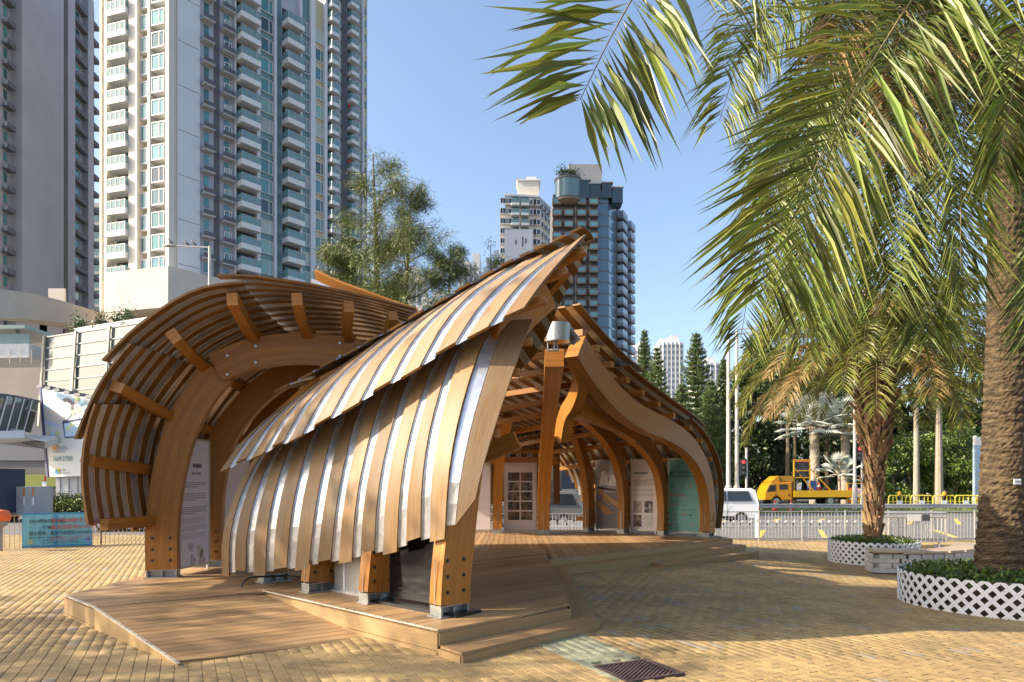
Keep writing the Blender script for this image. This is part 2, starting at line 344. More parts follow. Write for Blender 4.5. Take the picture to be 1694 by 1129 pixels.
for c in near:
    o = link('paver', me_pale if is_pale(c) else me_pav, plaza, (c.x, c.y, c.z + random.uniform(-.0015, .0015)), world=True)
    o.rotation_euler = (random.gauss(0, .004), random.gauss(0, .006), random.gauss(0, .006))
def paver_field(cs, name, mt):
    cs = np.array([tuple(c) for c in cs]); n = len(cs)
    jit = rng.uniform(-.0012, .0012, n); cs[:, 2] += jit
    allv = (cs[:, None, :] + pvn[None]).reshape(-1, 3); k = len(pvn)
    tilt = rng.normal(0, .0025, (n, 2)); loc = (pvn[None] * np.ones((n, 1, 1)))
    dz = (loc[:, :, 0] * tilt[:, None, 0] + loc[:, :, 1] * tilt[:, None, 1]).reshape(-1); allv[:, 2] += dz
    fs = (np.array(pfs)[None] + (np.arange(n) * k)[:, None, None]).reshape(-1, 4)
    me = bpy.data.meshes.new(name); allv -= np.array(tuple(wloc(plaza)))
    me.vertices.add(len(allv)); me.vertices.foreach_set('co', allv.astype(np.float32).ravel())
    me.loops.add(fs.size); me.loops.foreach_set('vertex_index', fs.astype(np.int32).ravel())
    me.polygons.add(len(fs)); me.polygons.foreach_set('loop_start', np.arange(0, fs.size, 4, dtype=np.int32)); me.materials.append(mt); me.update()
    return tag(link(name, me, plaza), kind='stuff')
paver_field([c for c in rest if not is_pale(c)], 'paver_field', M['paver_i'])
pl_ = [c for c in rest if is_pale(c)]
if pl_: paver_field(pl_, 'pale_paver_strip', M['paver_pale'])
# drain grate
dr = thing('drain_grate', 'rusty slotted iron drain grate set in the pavers near the deck corner', 'drain grate', gc)
mb = MB(); A_, B_ = RN * .33, RD * .29
for sx in (-1, 1): mb.obox(gc + A_ * sx * .93 + V(0, 0, -.012), A_ * .07, B_, V(0, 0, .015))
for sy in (-1, 1): mb.obox(gc + B_ * sy * .93 + V(0, 0, -.013), A_ * .86, B_ * .07, V(0, 0, .015))
M['iron'] = pm('rusty_iron', (.06, .045, .045), (.13, .085, .075), 14, .7, .4, bump=.4)
mb.build('frame', M['iron'], dr)
mb = MB(); dgd = (RN * .8 + RD * .6).normalized(); dgp = V(-dgd.y, dgd.x, 0)
for k in range(-9, 10):
    # diagonal bars clipped to the frame
    p = gc + dgp * (k * .036); ts = []
    lo, hi = -9, 9
    for ax, lim in ((RN, .31), (RD, .27)):
        q = (p - gc).dot(ax); dd = dgd.dot(ax); a = (-lim - q) / dd; b = (lim - q) / dd; lo = max(lo, min(a, b)); hi = min(hi, max(a, b))
    if hi - lo > .03: mb.bar(p + dgd * lo + V(0, 0, -.012), p + dgd * hi + V(0, 0, -.012), .019, .02)
mb.build('grating_bars', M['iron'], dr)
mb = MB(); mb.obox(gc + V(0, 0, -.09), A_, B_, V(0, 0, .02)); mb.build('pit_bottom', pm('pit', (.01, .01, .01)), dr)
# ================================================================ timber deck
DZ = .26
EF = Vector((.737, .676, 0)); EN = Vector((-.676, .737, 0))
deck = thing('timber_deck', 'raised brown timber deck with steps and a ramp under the pavilion', 'deck', (0, 10, 0))
def plank_strips(poly, e, n, w, z, t, name, mt, parent, zfun=None, gap=.01, jitter=True):
    pts = [Vector((x, y, 0)) for x, y in poly]; ss = [p.dot(n) for p in pts]; s0 = min(ss); k = 0; out = []
    def cuts(s):
        r = []
        for i in range(len(pts)):
            a, b = pts[i], pts[(i + 1) % len(pts)]; sa, sb = a.dot(n), b.dot(n)
            if (sa <= s) != (sb <= s): q = a.lerp(b, (s - sa) / (sb - sa)); r.append(q.dot(e))
        return sorted(r)
    while s0 + k * w < max(ss) - .01:
        a, b = s0 + k * w + gap / 2, min(s0 + (k + 1) * w, max(ss)) - gap / 2; k += 1
        ca, cb = cuts(a + 1e-4), cuts(b - 1e-4)
        if len(ca) != len(cb): cc = cuts((a + b) / 2); ca = ca if len(ca) == len(cc) else cc; cb = cb if len(cb) == len(cc) else cc
        for i in range(0, len(ca) - 1, 2):
            q = [e * ca[i] + n * a, e * ca[i + 1] + n * a, e * cb[i + 1] + n * b, e * cb[i] + n * b]
            if ca[i + 1] - ca[i] < .06 and cb[i + 1] - cb[i] < .06: continue
            mb = MB(); top = []; bot = []
            dz = random.uniform(-.0015, .0015) if jitter else 0
            for p in q:
                zz = zfun(p) if zfun else z
                top.append(V(p.x, p.y, zz + dz)); bot.append(V(p.x, p.y, zz - t))
            L = (top[1] - top[0]).length; W = b - a; uo = random.random() * 9
            U = [(uo, 0), (uo + L, 0), (uo + L, W), (uo, W)]
            mb.faces(top + bot, [(0, 1, 2, 3), (4, 5, 1, 0), (5, 6, 2, 1), (6, 7, 3, 2), (7, 4, 0, 3)], 0, [U] + [[(uo, 0), (uo + L, 0), (uo + L, t), (uo, t)]] * 4)
            out.append(mb.build(name, mt, parent))
    return out
Z1 = [(-.76, 7.07), (.72, 8.44), (.735, 15.8), (-6.0, 15.8), (-6.05, 9.25), (-5.12, 8.38), (-3.5, 9.63)]
Z2 = [(.738, 13.704), (5.97, 18.5), (5.5, 21.8), (-6.0, 21.8), (-6.0, 15.804), (.738, 15.804)]
# perimeter frame under the planks
mb = MB(); mb.prism([(x, y) for x, y in [(-.72, 7.13), (.69, 8.45), (.70, 13.72), (5.9, 18.52), (5.45, 21.7), (-5.95, 21.7), (-6.0, 9.28), (-5.1, 8.45), (-3.5, 9.69)]], -.35, DZ - .032)
M['fascia'] = wood('fascia_board', (.30, .19, .085), (.42, .28, .13), (.26, .16, .07), .5, .1)
mb.build('deck_frame', pm('deck_frame', (.2, .125, .055), (.27, .17, .08), 5, .7, stretch=(1, 1, 8)), deck)
plank_strips(Z1, EF, EN, .145, DZ, .028, 'plank', M['deckwood'], deck)
plank_strips(Z2, V(0, 1, 0), V(1, 0, 0), .145, DZ, .028, 'plank', M['deckwood'], deck)
def fascia(p0, p1, z0, z1, out=.012, name='fascia', mt=None):
    p0 = V(*p0, 0); p1 = V(*p1, 0); d = (p1 - p0).normalized(); n = V(d.y, -d.x, 0); mb = MB()
    mb.bar(V(p0.x, p0.y, (z0 + z1) / 2) + n * (out / 2 + .002), V(p1.x, p1.y, (z0 + z1) / 2) + n * (out / 2 + .002), .02, z1 - z0)
    return mb.build(name, mt or M['fascia'], deck)
fascia((-.76, 7.07), (.72, 8.44), .10, DZ - .03); fascia((-3.5, 9.63), (-.76, 7.07), .05, DZ - .03); fascia((-3.5, 9.63), (-.76, 7.07), -.02, .045, .03)
fascia((.72, 8.44), (.735, 13.7), .10, DZ - .03); fascia((.735, 13.7), (5.97, 18.5), .10, DZ - .03); fascia((5.97, 18.5), (5.5, 21.8), -.3, DZ - .03)
fascia((-6.05, 9.25), (-5.12, 8.38), .03, DZ - .03); fascia((-6.05, 9.25), (-5.12, 8.38), -.02, .026, .03); fascia((-6.0, 21.8), (-6.05, 9.25), -.1, DZ - .03)
# nosing strip with screws along the front left edge
def edge_strip(p0, p1, z0, z1, n=20, z=0):
    a = V(p0[0], p0[1], z0); b = V(p1[0], p1[1], z1); d = (b - a).normalized(); s = V(d.y, -d.x, 0).normalized()
    mb = MB(); mb.bar(a + s * .012 + V(0, 0, .003), b + s * .012 + V(0, 0, .003), .034, .012); st = mb.build('edge_strip', M['alu'], deck)
    mb = MB()
    for i in range(n):
        q = a.lerp(b, (i + .5) / n) + s * .012 + V(0, 0, .009); mb.lathe(q, [(.007, 0), (.007, .003)], 6)
    tag(mb.build('screws', M['bolt'], st), kind='stuff')
M['alu'] = pm('pale_edge_strip', (.6, .52, .40), (.68, .6, .48), 8, .45, .3)
edge_strip((-3.5, 9.63), (-.76, 7.07), DZ, DZ, 26); edge_strip((-6.05, 9.25), (-5.12, 8.38), DZ, DZ, 9)
# lower step round the front corner
def tread(poly, z, t=.03, riser=None, name='step'):
    mb = MB(); mb.prism(poly, z - t, z)
    for k, f in enumerate(mb.f):
        L = []
        for vi in f:
            v = Vector(mb.v[vi]); L.append((v.dot(EF), v.dot(EN) + v.z))
        mb.uv[k] = L
    return mb.build(name, M['deckwood'], deck)
S1 = [(-.76, 7.07), (-.5, 6.76), (1.055, 8.31), (.73, 8.43)]
def offs(a, b, f): return (lerp(a[0], b[0], f), lerp(a[1], b[1], f))
# front: two boards each
for f0, f1 in ((0.0, .495), (.505, 1.0)):
    a0 = offs((-.74, 7.055), (-.5, 6.76), f0); a1 = offs((-.74, 7.055), (-.5, 6.76), f1); b0 = offs((.735, 8.42), (1.055, 8.31), f0); b1 = offs((.735, 8.42), (1.055, 8.31), f1)
    tread([a0, a1, b1, b0], .105)
    c0 = offs((.735, 13.68), (1.065, 13.52), f0); c1 = offs((.735, 13.68), (1.065, 13.52), f1); tread([(b0[0], b0[1] + .005), (b1[0], b1[1] + .005), c1, c0], .1045)
fascia((-.5, 6.76), (1.05, 8.31), -.04, .075); fascia((1.05, 8.31), (1.06, 13.5), -.1, .075); fascia((-.76, 7.07), (-.5, 6.77), -.04, .07)
ON = V(.676, -.737, 0)
def step_line(p0, p1, o0, o1, z, zb):
    a, b = V(*p0, 0), V(*p1, 0)
    m_ = (o0 + o1) / 2
    for u0, u1 in ((o0, m_ - .002), (m_ + .002, o1)):
        tread([tuple((a + ON * u0)[:2]), tuple((a + ON * u1)[:2]), tuple((b + ON * u1)[:2]), tuple((b + ON * u0)[:2])], z)
    fascia(tuple((a + ON * (o1 - .02))[:2]), tuple((b + ON * (o1 - .02))[:2]), zb, z - .03)
    for q, sg in ((a, -1), (b, 1)):
        mb = MB(); mb.bar(q + ON * o0 + V(0, 0, (z + zb - .03) / 2), q + ON * (o1 - .01) + V(0, 0, (z + zb - .03) / 2), .018, z - .03 - zb); mb.build('fascia', M['fascia'], deck)
step_line((.735, 13.70), (6.05, 18.56), .012, .33, .105, -.06 if 0 else -.2)
step_line((2.95, 15.73), (6.12, 18.62), .335, .66, -.045, -.3)
# ramp
def ramp_z(p):
    s = (Vector((p.x, p.y, 0)) - V(-5.12, 8.38, 0)).dot(V(.737, -.676, 0)); return DZ - (DZ - .022) * s / 2.55
mb = MB(); q = [V(x, y, 0) for x, y in [(-5.09, 8.39), (-3.25, 6.71), (-1.66, 7.88), (-3.48, 9.59)]]
top = [V(p.x, p.y, ramp_z(p) - .022) for p in q]; bot = [V(p.x, p.y, -.03) for p in q]
mb.faces(top + bot, [(0, 1, 2, 3), (4, 5, 1, 0), (5, 6, 2, 1), (6, 7, 3, 2), (7, 4, 0, 3)])
ramp = mb.build('ramp', M['fascia'], deck)
plank_strips(RAMP, V(.79, .613, 0), V(.613, -.79, 0).normalized(), .142, 0, .02, 'plank', M['deckwood'], ramp, zfun=ramp_z)
a = V(-5.12, 8.38, DZ); b = V(-3.24, 6.66, .022); s = V(-.676, -.737, 0)
mb = MB(); mb.bar(a + s * .012 + V(0, 0, .003), b + s * .012 + V(0, 0, .003), .034, .012); es = mb.build('edge_strip', M['alu'], ramp)
mb = MB()
for i in range(20): mb.lathe(a.lerp(b, (i + .5) / 20) + s * .012 + V(0, 0, .009), [(.007, 0), (.007, .003)], 6)
tag(mb.build('screws', M['bolt'], es), kind='stuff')
mb = MB(); mb.extr([a + s * .006 + V(0, 0, -.004), V(a.x, a.y, -.03) + s * .006, V(b.x, b.y, -.03) + s * .006, b + s * .006 + V(0, 0, -.004)], s * .01); mb.build('side_board', M['fascia'], ramp)
# ================================================================ pavilion
pav = thing('timber_pavilion', 'large curved timber pavilion roofed with overlapping boards and metal strips', 'pavilion', (0, 13, DZ))
class Surf:
    def __init__(s, rows): s.r = rows               # rows: stations along v, each a list of points along u
    def at(s, u, v):
        return cr([cr(r, u * (len(r) - 1)) for r in s.r], v * (len(s.r) - 1))
    def nrm(s, u, v):
        e = .004; a = s.at(min(1, u + e), v) - s.at(max(0, u - e), v); b = s.at(u, min(1, v + e)) - s.at(u, max(0, v - e)); return a.cross(b).normalized()
def skin(S, nb, part, sign=1, wf=.60, u0=lambda i, n: 0, u1=lambda i, n: 1, nu=9, t=.034, flare=lambda u: 0, off=0, skip=lambda i: False, strip=True, mt=None, ucut=None):
    for i in range(nb):
        if skip(i): continue
        va, vb = i / nb, (i + wf) / nb; vc = (i + 1) / nb
        ub = u1(i, nb); ca = ucut(va) if ucut else 0; cb = ucut(vb) if ucut else 0
        mb = MB(); b = 0; L = 0; prev = None; vs = []; uv = []
        for k in range(nu + 1):
            uA = lerp(max(u0(i, nb), ca), ub, k / nu); uB = lerp(max(u0(i, nb), cb), ub, k / nu); u = (uA + uB) / 2
            n = S.nrm(u, (va + vb) / 2) * sign; o = off + flare(u)
            pa, pb = S.at(uA, va), S.at(uB, vb); W = (pb - pa).length
            if prev is not None: L += (pa - prev).length
            prev = pa
            vs += [pa + n * (o + t), pb + n * (o + t), pb + n * o, pa + n * o]; uv.append((L, W))
        for q in range(4):
            q2 = (q + 1) % 4; b0 = len(mb.v); mi = 0 if q == 0 else 1
            for k in range(nu + 1): mb.v += [tuple(vs[k * 4 + q]), tuple(vs[k * 4 + q2])]
            for k in range(nu):
                w = uv[k][1] if q % 2 == 0 else t; c = b0 + k * 2; mb.f.append((c, c + 1, c + 3, c + 2)); mb.mi.append(mi); mb.sm.add(len(mb.f) - 1)
                mb.uv.append([(uv[k][0], q), (uv[k][0], q + w), (uv[k + 1][0], q + w), (uv[k + 1][0], q)])
        for e4, od in ((vs[:4], (3, 2, 1, 0)), (vs[-4:], (0, 1, 2, 3))):
            mb.face([e4[x] for x in od], 1, [(0, 0), (.03, 0), (.03, .2), (0, .2)])
        mb.build('board', [mt or M['board'], M['board_in']], part)
        if strip and i < nb - 1:
            mb = MB(); vs = []; v_in = .006
            ua2 = max(lerp(u0(i, nb), u0(min(i + 1, nb - 1), nb), .5), ucut(vc) if ucut else 0) ; us2 = [lerp(ua2, ub, k / nu) for k in range(nu + 1)]
            for u in us2:
                n = S.nrm(u, (vb + vc) / 2) * sign; o = off + flare(u) + .002
                p0, p1 = S.at(u, vb - .12 / nb), S.at(u, vc + .12 / nb); e = (p1 - p0).normalized(); 
                q0, q1 = S.at(u, vb) + e * .008, S.at(u, vc) - e * .008
                vs += [q0 + n * (o + .022), q0 + n * o, q1 + n * o, q1 + n * (o + .022)]
            fs = [(k * 4 + q, k * 4 + q + 1, k * 4 + 5 + q, k * 4 + 4 + q) for k in range(nu) for q in range(3)]
            mb.faces(vs, fs); o = mb.build('metal_strip', M['galv'], part, smooth=False)
def rowpts(l): return [P(*q) for q in l]
ROW_A = V(.73, -.68, 0); IN_A = V(.68, .73, 0)
# ---- front shell
A1 = Surf([rowpts(r) for r in [
 [(370,952,10.45),(371,890,10.2),(388,830,10.25),(414,775,10.5),(452,722,10.9)],
 [(447,950,9.95),(450,885,9.7),(462,815,9.75),(487,742,10.0),(522,683,10.4)],
 [(523,938,9.4),(530,875,9.2),(541,805,9.25),(563,712,9.5),(593,647,9.9)],
 [(592,927,8.85),(597,850,8.65),(610,770,8.7),(636,672,9.0),(664,612,9.4)],
 [(660,912,8.3),(664,825,8.1),(678,735,8.15),(706,638,8.5),(735,580,8.9)],
 [(728,893,7.75),(732,790,7.6),(748,690,7.8),(778,590,8.2),(806,540,8.6)],
 [(793,885,7.45),(817,790,7.45),(851,690,7.7),(886,590,8.1),(906,530,8.5)]]])
part = MB(); frontA = None
class Power(Surf):
    def __init__(s, b, p): s.b = b; s.p = p
    def at(s, u, v): return s.b.at(u, max(0, v) ** s.p)
def eave_beam(S, u, off, sign, v0, v1, name, parent, w=.09, h=.13, n=14):
    path = [S.at(u, lerp(v0, v1, k / n)) + S.nrm(u, lerp(v0, v1, k / n)) * sign * off for k in range(n + 1)]
    mb = MB(); mb.sweep(path, w, h, V(0, 0, 1)); return mb.build(name, M['glulam'], parent)
NB = 12
def sgn_for(S, out):
    return 1 if S.nrm(.4, .5).dot(out) > 0 else -1
sA = sgn_for(A1, V(-.68, -.73, .2))
shA = eave_beam(A1, .2, -.13, sA, .02, .93, 'front_shell', pav)
tag(shA, 'front roof shell clad with tan boards facing the ramp')
for u in (.45, .7, .9): eave_beam(A1, u, -.12, sA, .02, .97, 'purlin', shA)
def a1u0(i, n): return 0 if i % 2 == 0 else .035
def a1cut(v): return 0 if v < .86 else ((v - .86) / .14) ** 1.2 * .24
skin(Power(A1, 1.22), NB, shA, sA, u0=a1u0, ucut=lambda v: a1cut(v ** 1.22), nu=11)
A2 = Surf([rowpts(r) for r in [
 [(371,786,10.05),(404,738,10.2),(452,692,10.6),(512,648,11.1),(570,608,11.6)],
 [(440,757,9.55),(475,697,9.75),(518,650,10.15),(570,608,10.7),(618,572,11.2)],
 [(507,726,9.1),(543,658,9.3),(583,611,9.7),(628,571,10.25),(668,540,10.75)],
 [(600,673,8.6),(636,604,8.85),(677,556,9.3),(719,520,9.85),(758,490,10.3)],
 [(692,620,8.15),(726,553,8.45),(768,502,8.9),(808,470,9.45),(845,442,9.95)],
 [(792,561,7.9),(828,505,8.3),(868,462,8.8),(905,434,9.35),(934,412,9.85)],
 [(890,514,7.8),(914,476,8.2),(942,437,8.7),(964,407,9.2),(981,384,9.7)]]])
sA2 = sgn_for(A2, V(-.68, -.73, .8))
for u in (.25, .55, .85): eave_beam(A2, u, -.12, sA2, .02, .97, 'purlin', shA)
skin(Power(A2, 1.15), NB, shA, sA2, u0=lambda i, n: .0 if i % 2 == 0 else .03, flare=lambda u: .05 * (1 - u))
# top tier, its lower edge overhanging tier two and the far side falling away
A3 = []
for (a, b, d, k) in [(455,652,11.05,1),(550,601,10.75,1),(640,552,10.35,.95),(734,498,9.95,.8),(830,444,9.75,.5),(900,410,9.72,.3),(976,374,9.7,.06)]:
    p = P(a, b, d); A3.append([p, p + IN_A * .5 * k + V(0, 0, .16 * k), p + IN_A * 1.1 * k + V(0, 0, .18 * k), p + IN_A * 1.9 * k + V(0, 0, -.1 * k), p + IN_A * 2.6 * k + V(0, 0, -.6 * k)])
A3 = Surf(A3); sA3 = sgn_for(A3, V(0, 0, 1))
skin(A3, 15, shA, sA3, u0=lambda i, n: .0 if i % 2 == 0 else .03, off=.02)
skin(Surf([[q + V(0, 0, -.10) + IN_A * .25 for q in r] for r in A3.r]), 15, shA, sA3, u0=lambda i, n: .0 if i % 2 == 0 else .02, u1=lambda i, n: .3, nu=3)
for u in (.12, .5, .8): eave_beam(A3, u, -.12, sA3, .03, .8, 'purlin', shA)
# ---- posts and ribs of the front shell
def shoe(base, e, n, w, d, parent):
    """steel shoe under a post: two side plates, a base and a web"""
    mb = MB(); b = Vector(base)
    mb.obox(b + V(0, 0, .008), e * (w / 2 + .02), n * (d / 2 + .02), V(0, 0, .008))
    mb.obox(b + V(0, 0, .066), e * (w / 2 - .03), n * .012, V(0, 0, .05)); mb.obox(b + V(0, 0, .066), e * .012, n * (d / 2 - .02), V(0, 0, .05))
    mb.obox(b + V(0, 0, .124), e * (w / 2 - .004), n * (d / 2 - .004), V(0, 0, .008))
    for sx in (-1, 1): mb.obox(b + e * (sx * (w / 2 - .02)) + V(0, 0, .066), e * .012, n * (d / 2 - .004), V(0, 0, .05))
    mb.build('steel_shoe', M['shoe'], parent)
def bolts(base, e, n, w, d, parent, zs=(.28, .46, .64)):
    mb = MB()
    for z in zs:
        for s in (-.28, .28):
            for side in (-1, 1):
                c = Vector(base) + e * (s * w) + n * (side * d / 2) + V(0, 0, z); mb.tube([c, c + n * (side * .012)], [.022, .022], 8); mb.tube([c + n * side * .01, c + n * (side * .022)], [.012, .012], 6)
    tag(mb.build('bolts', M['bolt'], parent), kind='stuff')
    mb = MB()
    for sx in (-1, 1): mb.obox(Vector(base) + e * (sx * (w / 2 - .0005)) + V(0, 0, .4), e * .002, n * .006, V(0, 0, .27))
    mb.build('slot_plate', M['steel'], parent)
FP = [(-.72, 7.9, .86), (-1.73, 8.78, .66), (-2.72, 9.62, .44), (-3.68, 10.55, .2)]
for k, (x, y, v) in enumerate(FP):
    base = V(x, y, DZ); pts = [base + V(0, 0, .13)]
    for S, u in ((A1, .16), (A1, .42), (A1, .72), (A2, .22), (A2, .5), (A2, .8), (A3, .5)):
        q = S.at(u, v) + IN_A * (.40 if S is A1 else .36) + V(0, 0, -.12 if S is not A1 else 0)
        if S is A3: q = q + V(0, 0, -.15)
        q = q - ROW_A * (q - base).dot(ROW_A); pts.append(q)
    if k == 0: pts = pts[:-2]
    pts[1] = V(base.x * .7 + pts[1].x * .3, base.y * .7 + pts[1].y * .3, .95)
    path = smooth(pts, 20); mb = MB(); mb.sweep(path, .20, .45, ROW_A); col = mb.build('column', M['glulam'], pav)
    shoe(base, IN_A, ROW_A, .45, .20, col); bolts(base, IN_A, ROW_A, .45, .20, col)
# ---- left shell
EB = [(147,868,9.4),(138,805,9.45),(139,748,9.5),(152,688,9.5),(181,622,9.55),(240,552,9.6),(315,496,9.7),(383,478,9.8),(450,480,10.0),(520,487,10.2),(600,502,10.7),(690,521,11.3)]
AB = [(250,880,11.0),(237,805,11.0),(241,748,11.0),(258,692,11.0),(288,640,11.0),(330,590,11.1),(385,553,11.15),(435,537,11.2),(490,528,11.3),(545,527,11.4),(610,533,11.6),(690,555,11.9)]
E_ = rowpts(EB); A_b = rowpts(AB)
BK = [q + V(.15, 2.6, -.25) for q in A_b]; BK2 = [q + V(.35, 5.2, -.6) for q in A_b]
MID = [(e + a) / 2 + (e - a).cross(V(0, 0, 1)).normalized() * 0 for e, a in zip(E_, A_b)]
def bsub(lst, a, b, n=6): return [cr(lst, lerp(a, b, k / n)) for k in range(n + 1)]
def tierB(a, b): return Surf([bsub(l, a, b) for l in (E_, A_b, BK, BK2)])
OUTB = V(-.8, 0, .6)
# v runs unevenly (1.6 m, 2.6 m, 2.6 m): remap so that boards keep one width
class Remap(Surf):
    def __init__(s, base, knots): s.b = base; s.k = knots
    def mv(s, v):
        k = s.k; n = len(k) - 1
        for i in range(n):
            if v <= k[i + 1] or i == n - 1: return (i + (v - k[i]) / (k[i + 1] - k[i])) / n
    def at(s, u, v): return s.b.at(u, s.mv(v))
kn = [0, 1.6 / 6.8, 4.2 / 6.8, 1]
mb = MB(); beamB = [E_[0] + V(.12, .05, 0), A_b[0] + V(.12, 0, 0), BK[0] + V(.12, 0, 0)]
mb.bar(P(172, 868, 9.6), P(245, 866, 11.0) + V(.1, 3, 0), .12, .16); shB = mb.build('left_shell', M['glulam'], pav); tag(shB, 'left roof shell seen from below, boards on curved purlins')
for (a, b, fl, of) in ((0, 3.3, .0, .0), (2.3, 4.7, .10, .035), (4.15, 7.3, .13, .07), (6.7, 11, .12, .10)):
    S = Remap(tierB(a, b), kn); sB = 1 if S.nrm(.5, .3).dot(OUTB if b < 8 else V(0, 0, 1)) > 0 else -1
    skin(S, 23, shB, sB, u0=lambda i, n: 0 if i % 2 == 0 else .03, flare=lambda u, fl=fl: fl * (1 - u) ** 2, off=of, nu=10, wf=.45)
PUR = [((145,760,9.62),(243,776,11.05)), ((193,640,9.65),(283,690,11.05)), ((287,556,9.75),(338,606,11.1)), ((384,495,9.85),(424,560,11.2)), ((491,495,10.15),(510,553,11.35)), ((577,507,10.55),(577,561,11.5)), ((650,522,11.0),(645,575,11.7)), ((172,868,9.6),(246,868,11.0))]
for k, (a, b) in enumerate(PUR[:-1]):
    a = P(*a); b = P(*b); d = (b - a).normalized(); e = V(.03, 1, -.08).normalized()
    upv = V(-1, 0, .35) if k < 2 else (V(-.6, 0, .8) if k == 2 else V(-.1, 0, 1))
    mb = MB(); mb.sweep(smooth([a, b, b + e * 2, b + e * 4], 9), .15, .20, d.cross(upv)); mb.build('purlin', M['glulam'], shB)
# arches of the left shell
PLB = V(.98, .2, 0); NLB = V(.2, -.98, 0)
def arch(base, pxs, th, dep, name='column', n=22, e=PLB, nn=NLB, shoe_=True):
    base = Vector(base); pts = [RP(a, b, base, nn) for a, b in pxs]
    if shoe_: pts[0].z = DZ + .13
    mb = MB(); mb.sweep(smooth(pts, n), th, dep, nn); o = mb.build(name, M['glulam'], pav)
    if shoe_: shoe(V(pts[0].x, pts[0].y, DZ), e, nn, dep, th, o); bolts(V(pts[0].x, pts[0].y, DZ), e, nn, dep, th, o)
    return o, pts
L1 = V(-5.62, 11.0, DZ); L2 = V(-5.47, 12.35, DZ)
arch(L1, [(270,938),(270,870),(280,790),(300,715),(332,655),(364,616)], .21, .47)
o, pts = arch(L1 + NLB * .02, [(360,612),(405,592),(461,580),(522,579),(600,592),(690,640)], .33, .47, 'beam', shoe_=False)
mb = MB()
for (a, b) in [(376,589),(376,620),(423,573),(423,600),(562,568),(562,590)]:
    c = RP(a, b, L1 + NLB * .19, NLB); mb.tube([c, c + NLB * .015], [.022, .022], 8)
tag(mb.build('bolts', M['steel'], o), kind='stuff')
arch(L2, [(347,928),(347,860),(353,790),(368,730),(395,688),(430,650),(480,618),(560,600)], .21, .45)
L3 = V(-5.3, 13.7, DZ); arch(L3, [(398,915),(398,850),(404,790),(420,735),(450,690),(500,650),(560,630)], .21, .45)
# swept fin on top of the left shell
fin = [P(523, 457, 12.2), P(560, 474, 12.1), P(610, 493, 12.0), P(650, 508, 12.0), P(690, 521, 12.0)]
mb = MB(); mb.sweep(smooth(fin, 10), .05, .26, V(-.3, .5, .8)); mb.build('fin_board', M['glulam'], shB)
mb = MB(); mb.sweep(smooth([p + V(-.05, -.08, -.13) for p in fin], 10), .05, .12, V(-.3, .5, .8)); mb.build('metal_strip', M['galv'], shB)
finb = [Surf([[p + V(0, 0, -.03), p + V(.1, .9, -.15), p + V(.2, 1.8, -.5)] for p in fin])][0]
skin(finb, 6, shB, sgn_for(finb, V(0, 0, 1)))
# ---- right shell
HUB = V(.86, 12.3, 4.35); C1 = V(5.41, 18.95, DZ)
eC = (V(C1.x, C1.y, 0) - V(HUB.x, HUB.y, 0)).normalized(); nC = V(eC.y, -eC.x, 0)      # nC points right/front
ROW_C = V(-.82, .57, 0)
s1 = [(1170,878),(1171,845),(1166,800),(1154,765),(1133,736),(1100,713),(1060,695),(1022,668),(990,633),(966,600),(951,574)]
pts = [RP(a, b, C1, nC) for a, b in s1]; pts[0].z = DZ + .13
mb = MB(); mb.sweep(smooth(pts, 30), .28, .52, nC); o = mb.build('column', M['glulam'], pav); tag(o, 'S-shaped main beam rising to the steel hub')
shoe(V(pts[0].x, pts[0].y, DZ), eC, nC, .46, .26, o); bolts(V(pts[0].x, pts[0].y, DZ), eC, nC, .46, .26, o)
endp = pts[-1]; tdir = (pts[-1] - pts[-2]).normalized()
mb = MB()
for i in range(5):
    for sgn in (-.12, .12):
        c = endp - tdir * (.15 + i * .16) + tdir.cross(nC) * sgn - nC * .135
        mb.tube([c, c - nC * .012], [.018, .018], 8)
tag(mb.build('bolts', M['bolt'], o), kind='stuff')
def ribC(pxs, ds, th=.2, dep=.42):
    pts = [P(a, b, d) for (a, b), d in zip(pxs, ds)]; pts[0].z = DZ + .13
    mb = MB(); mb.sweep(smooth(pts, 22), th, dep, lambda i: ROW_C); o = mb.build('column', M['glulam'], pav)
    b = V(pts[0].x, pts[0].y, DZ); e = V(.57, .82, 0); shoe(b, e, ROW_C, dep, th, o); bolts(b, e, ROW_C, dep, th, o)
ribC([(1097,878),(1097,830),(1088,775),(1066,738),(1030,708),(990,685),(962,670)], [19.65,19.65,19.3,18.6,17.4,16.2,15.4])
ribC([(1032,875),(1032,820),(1023,765),(1003,724),(976,695),(955,678)], [20.35,20.35,20.0,19.1,17.8,16.9])
ribC([(974,873),(974,825),(967,770),(954,722),(940,690),(930,672)], [21.0,21.0,20.7,20.0,19.0,18.2])
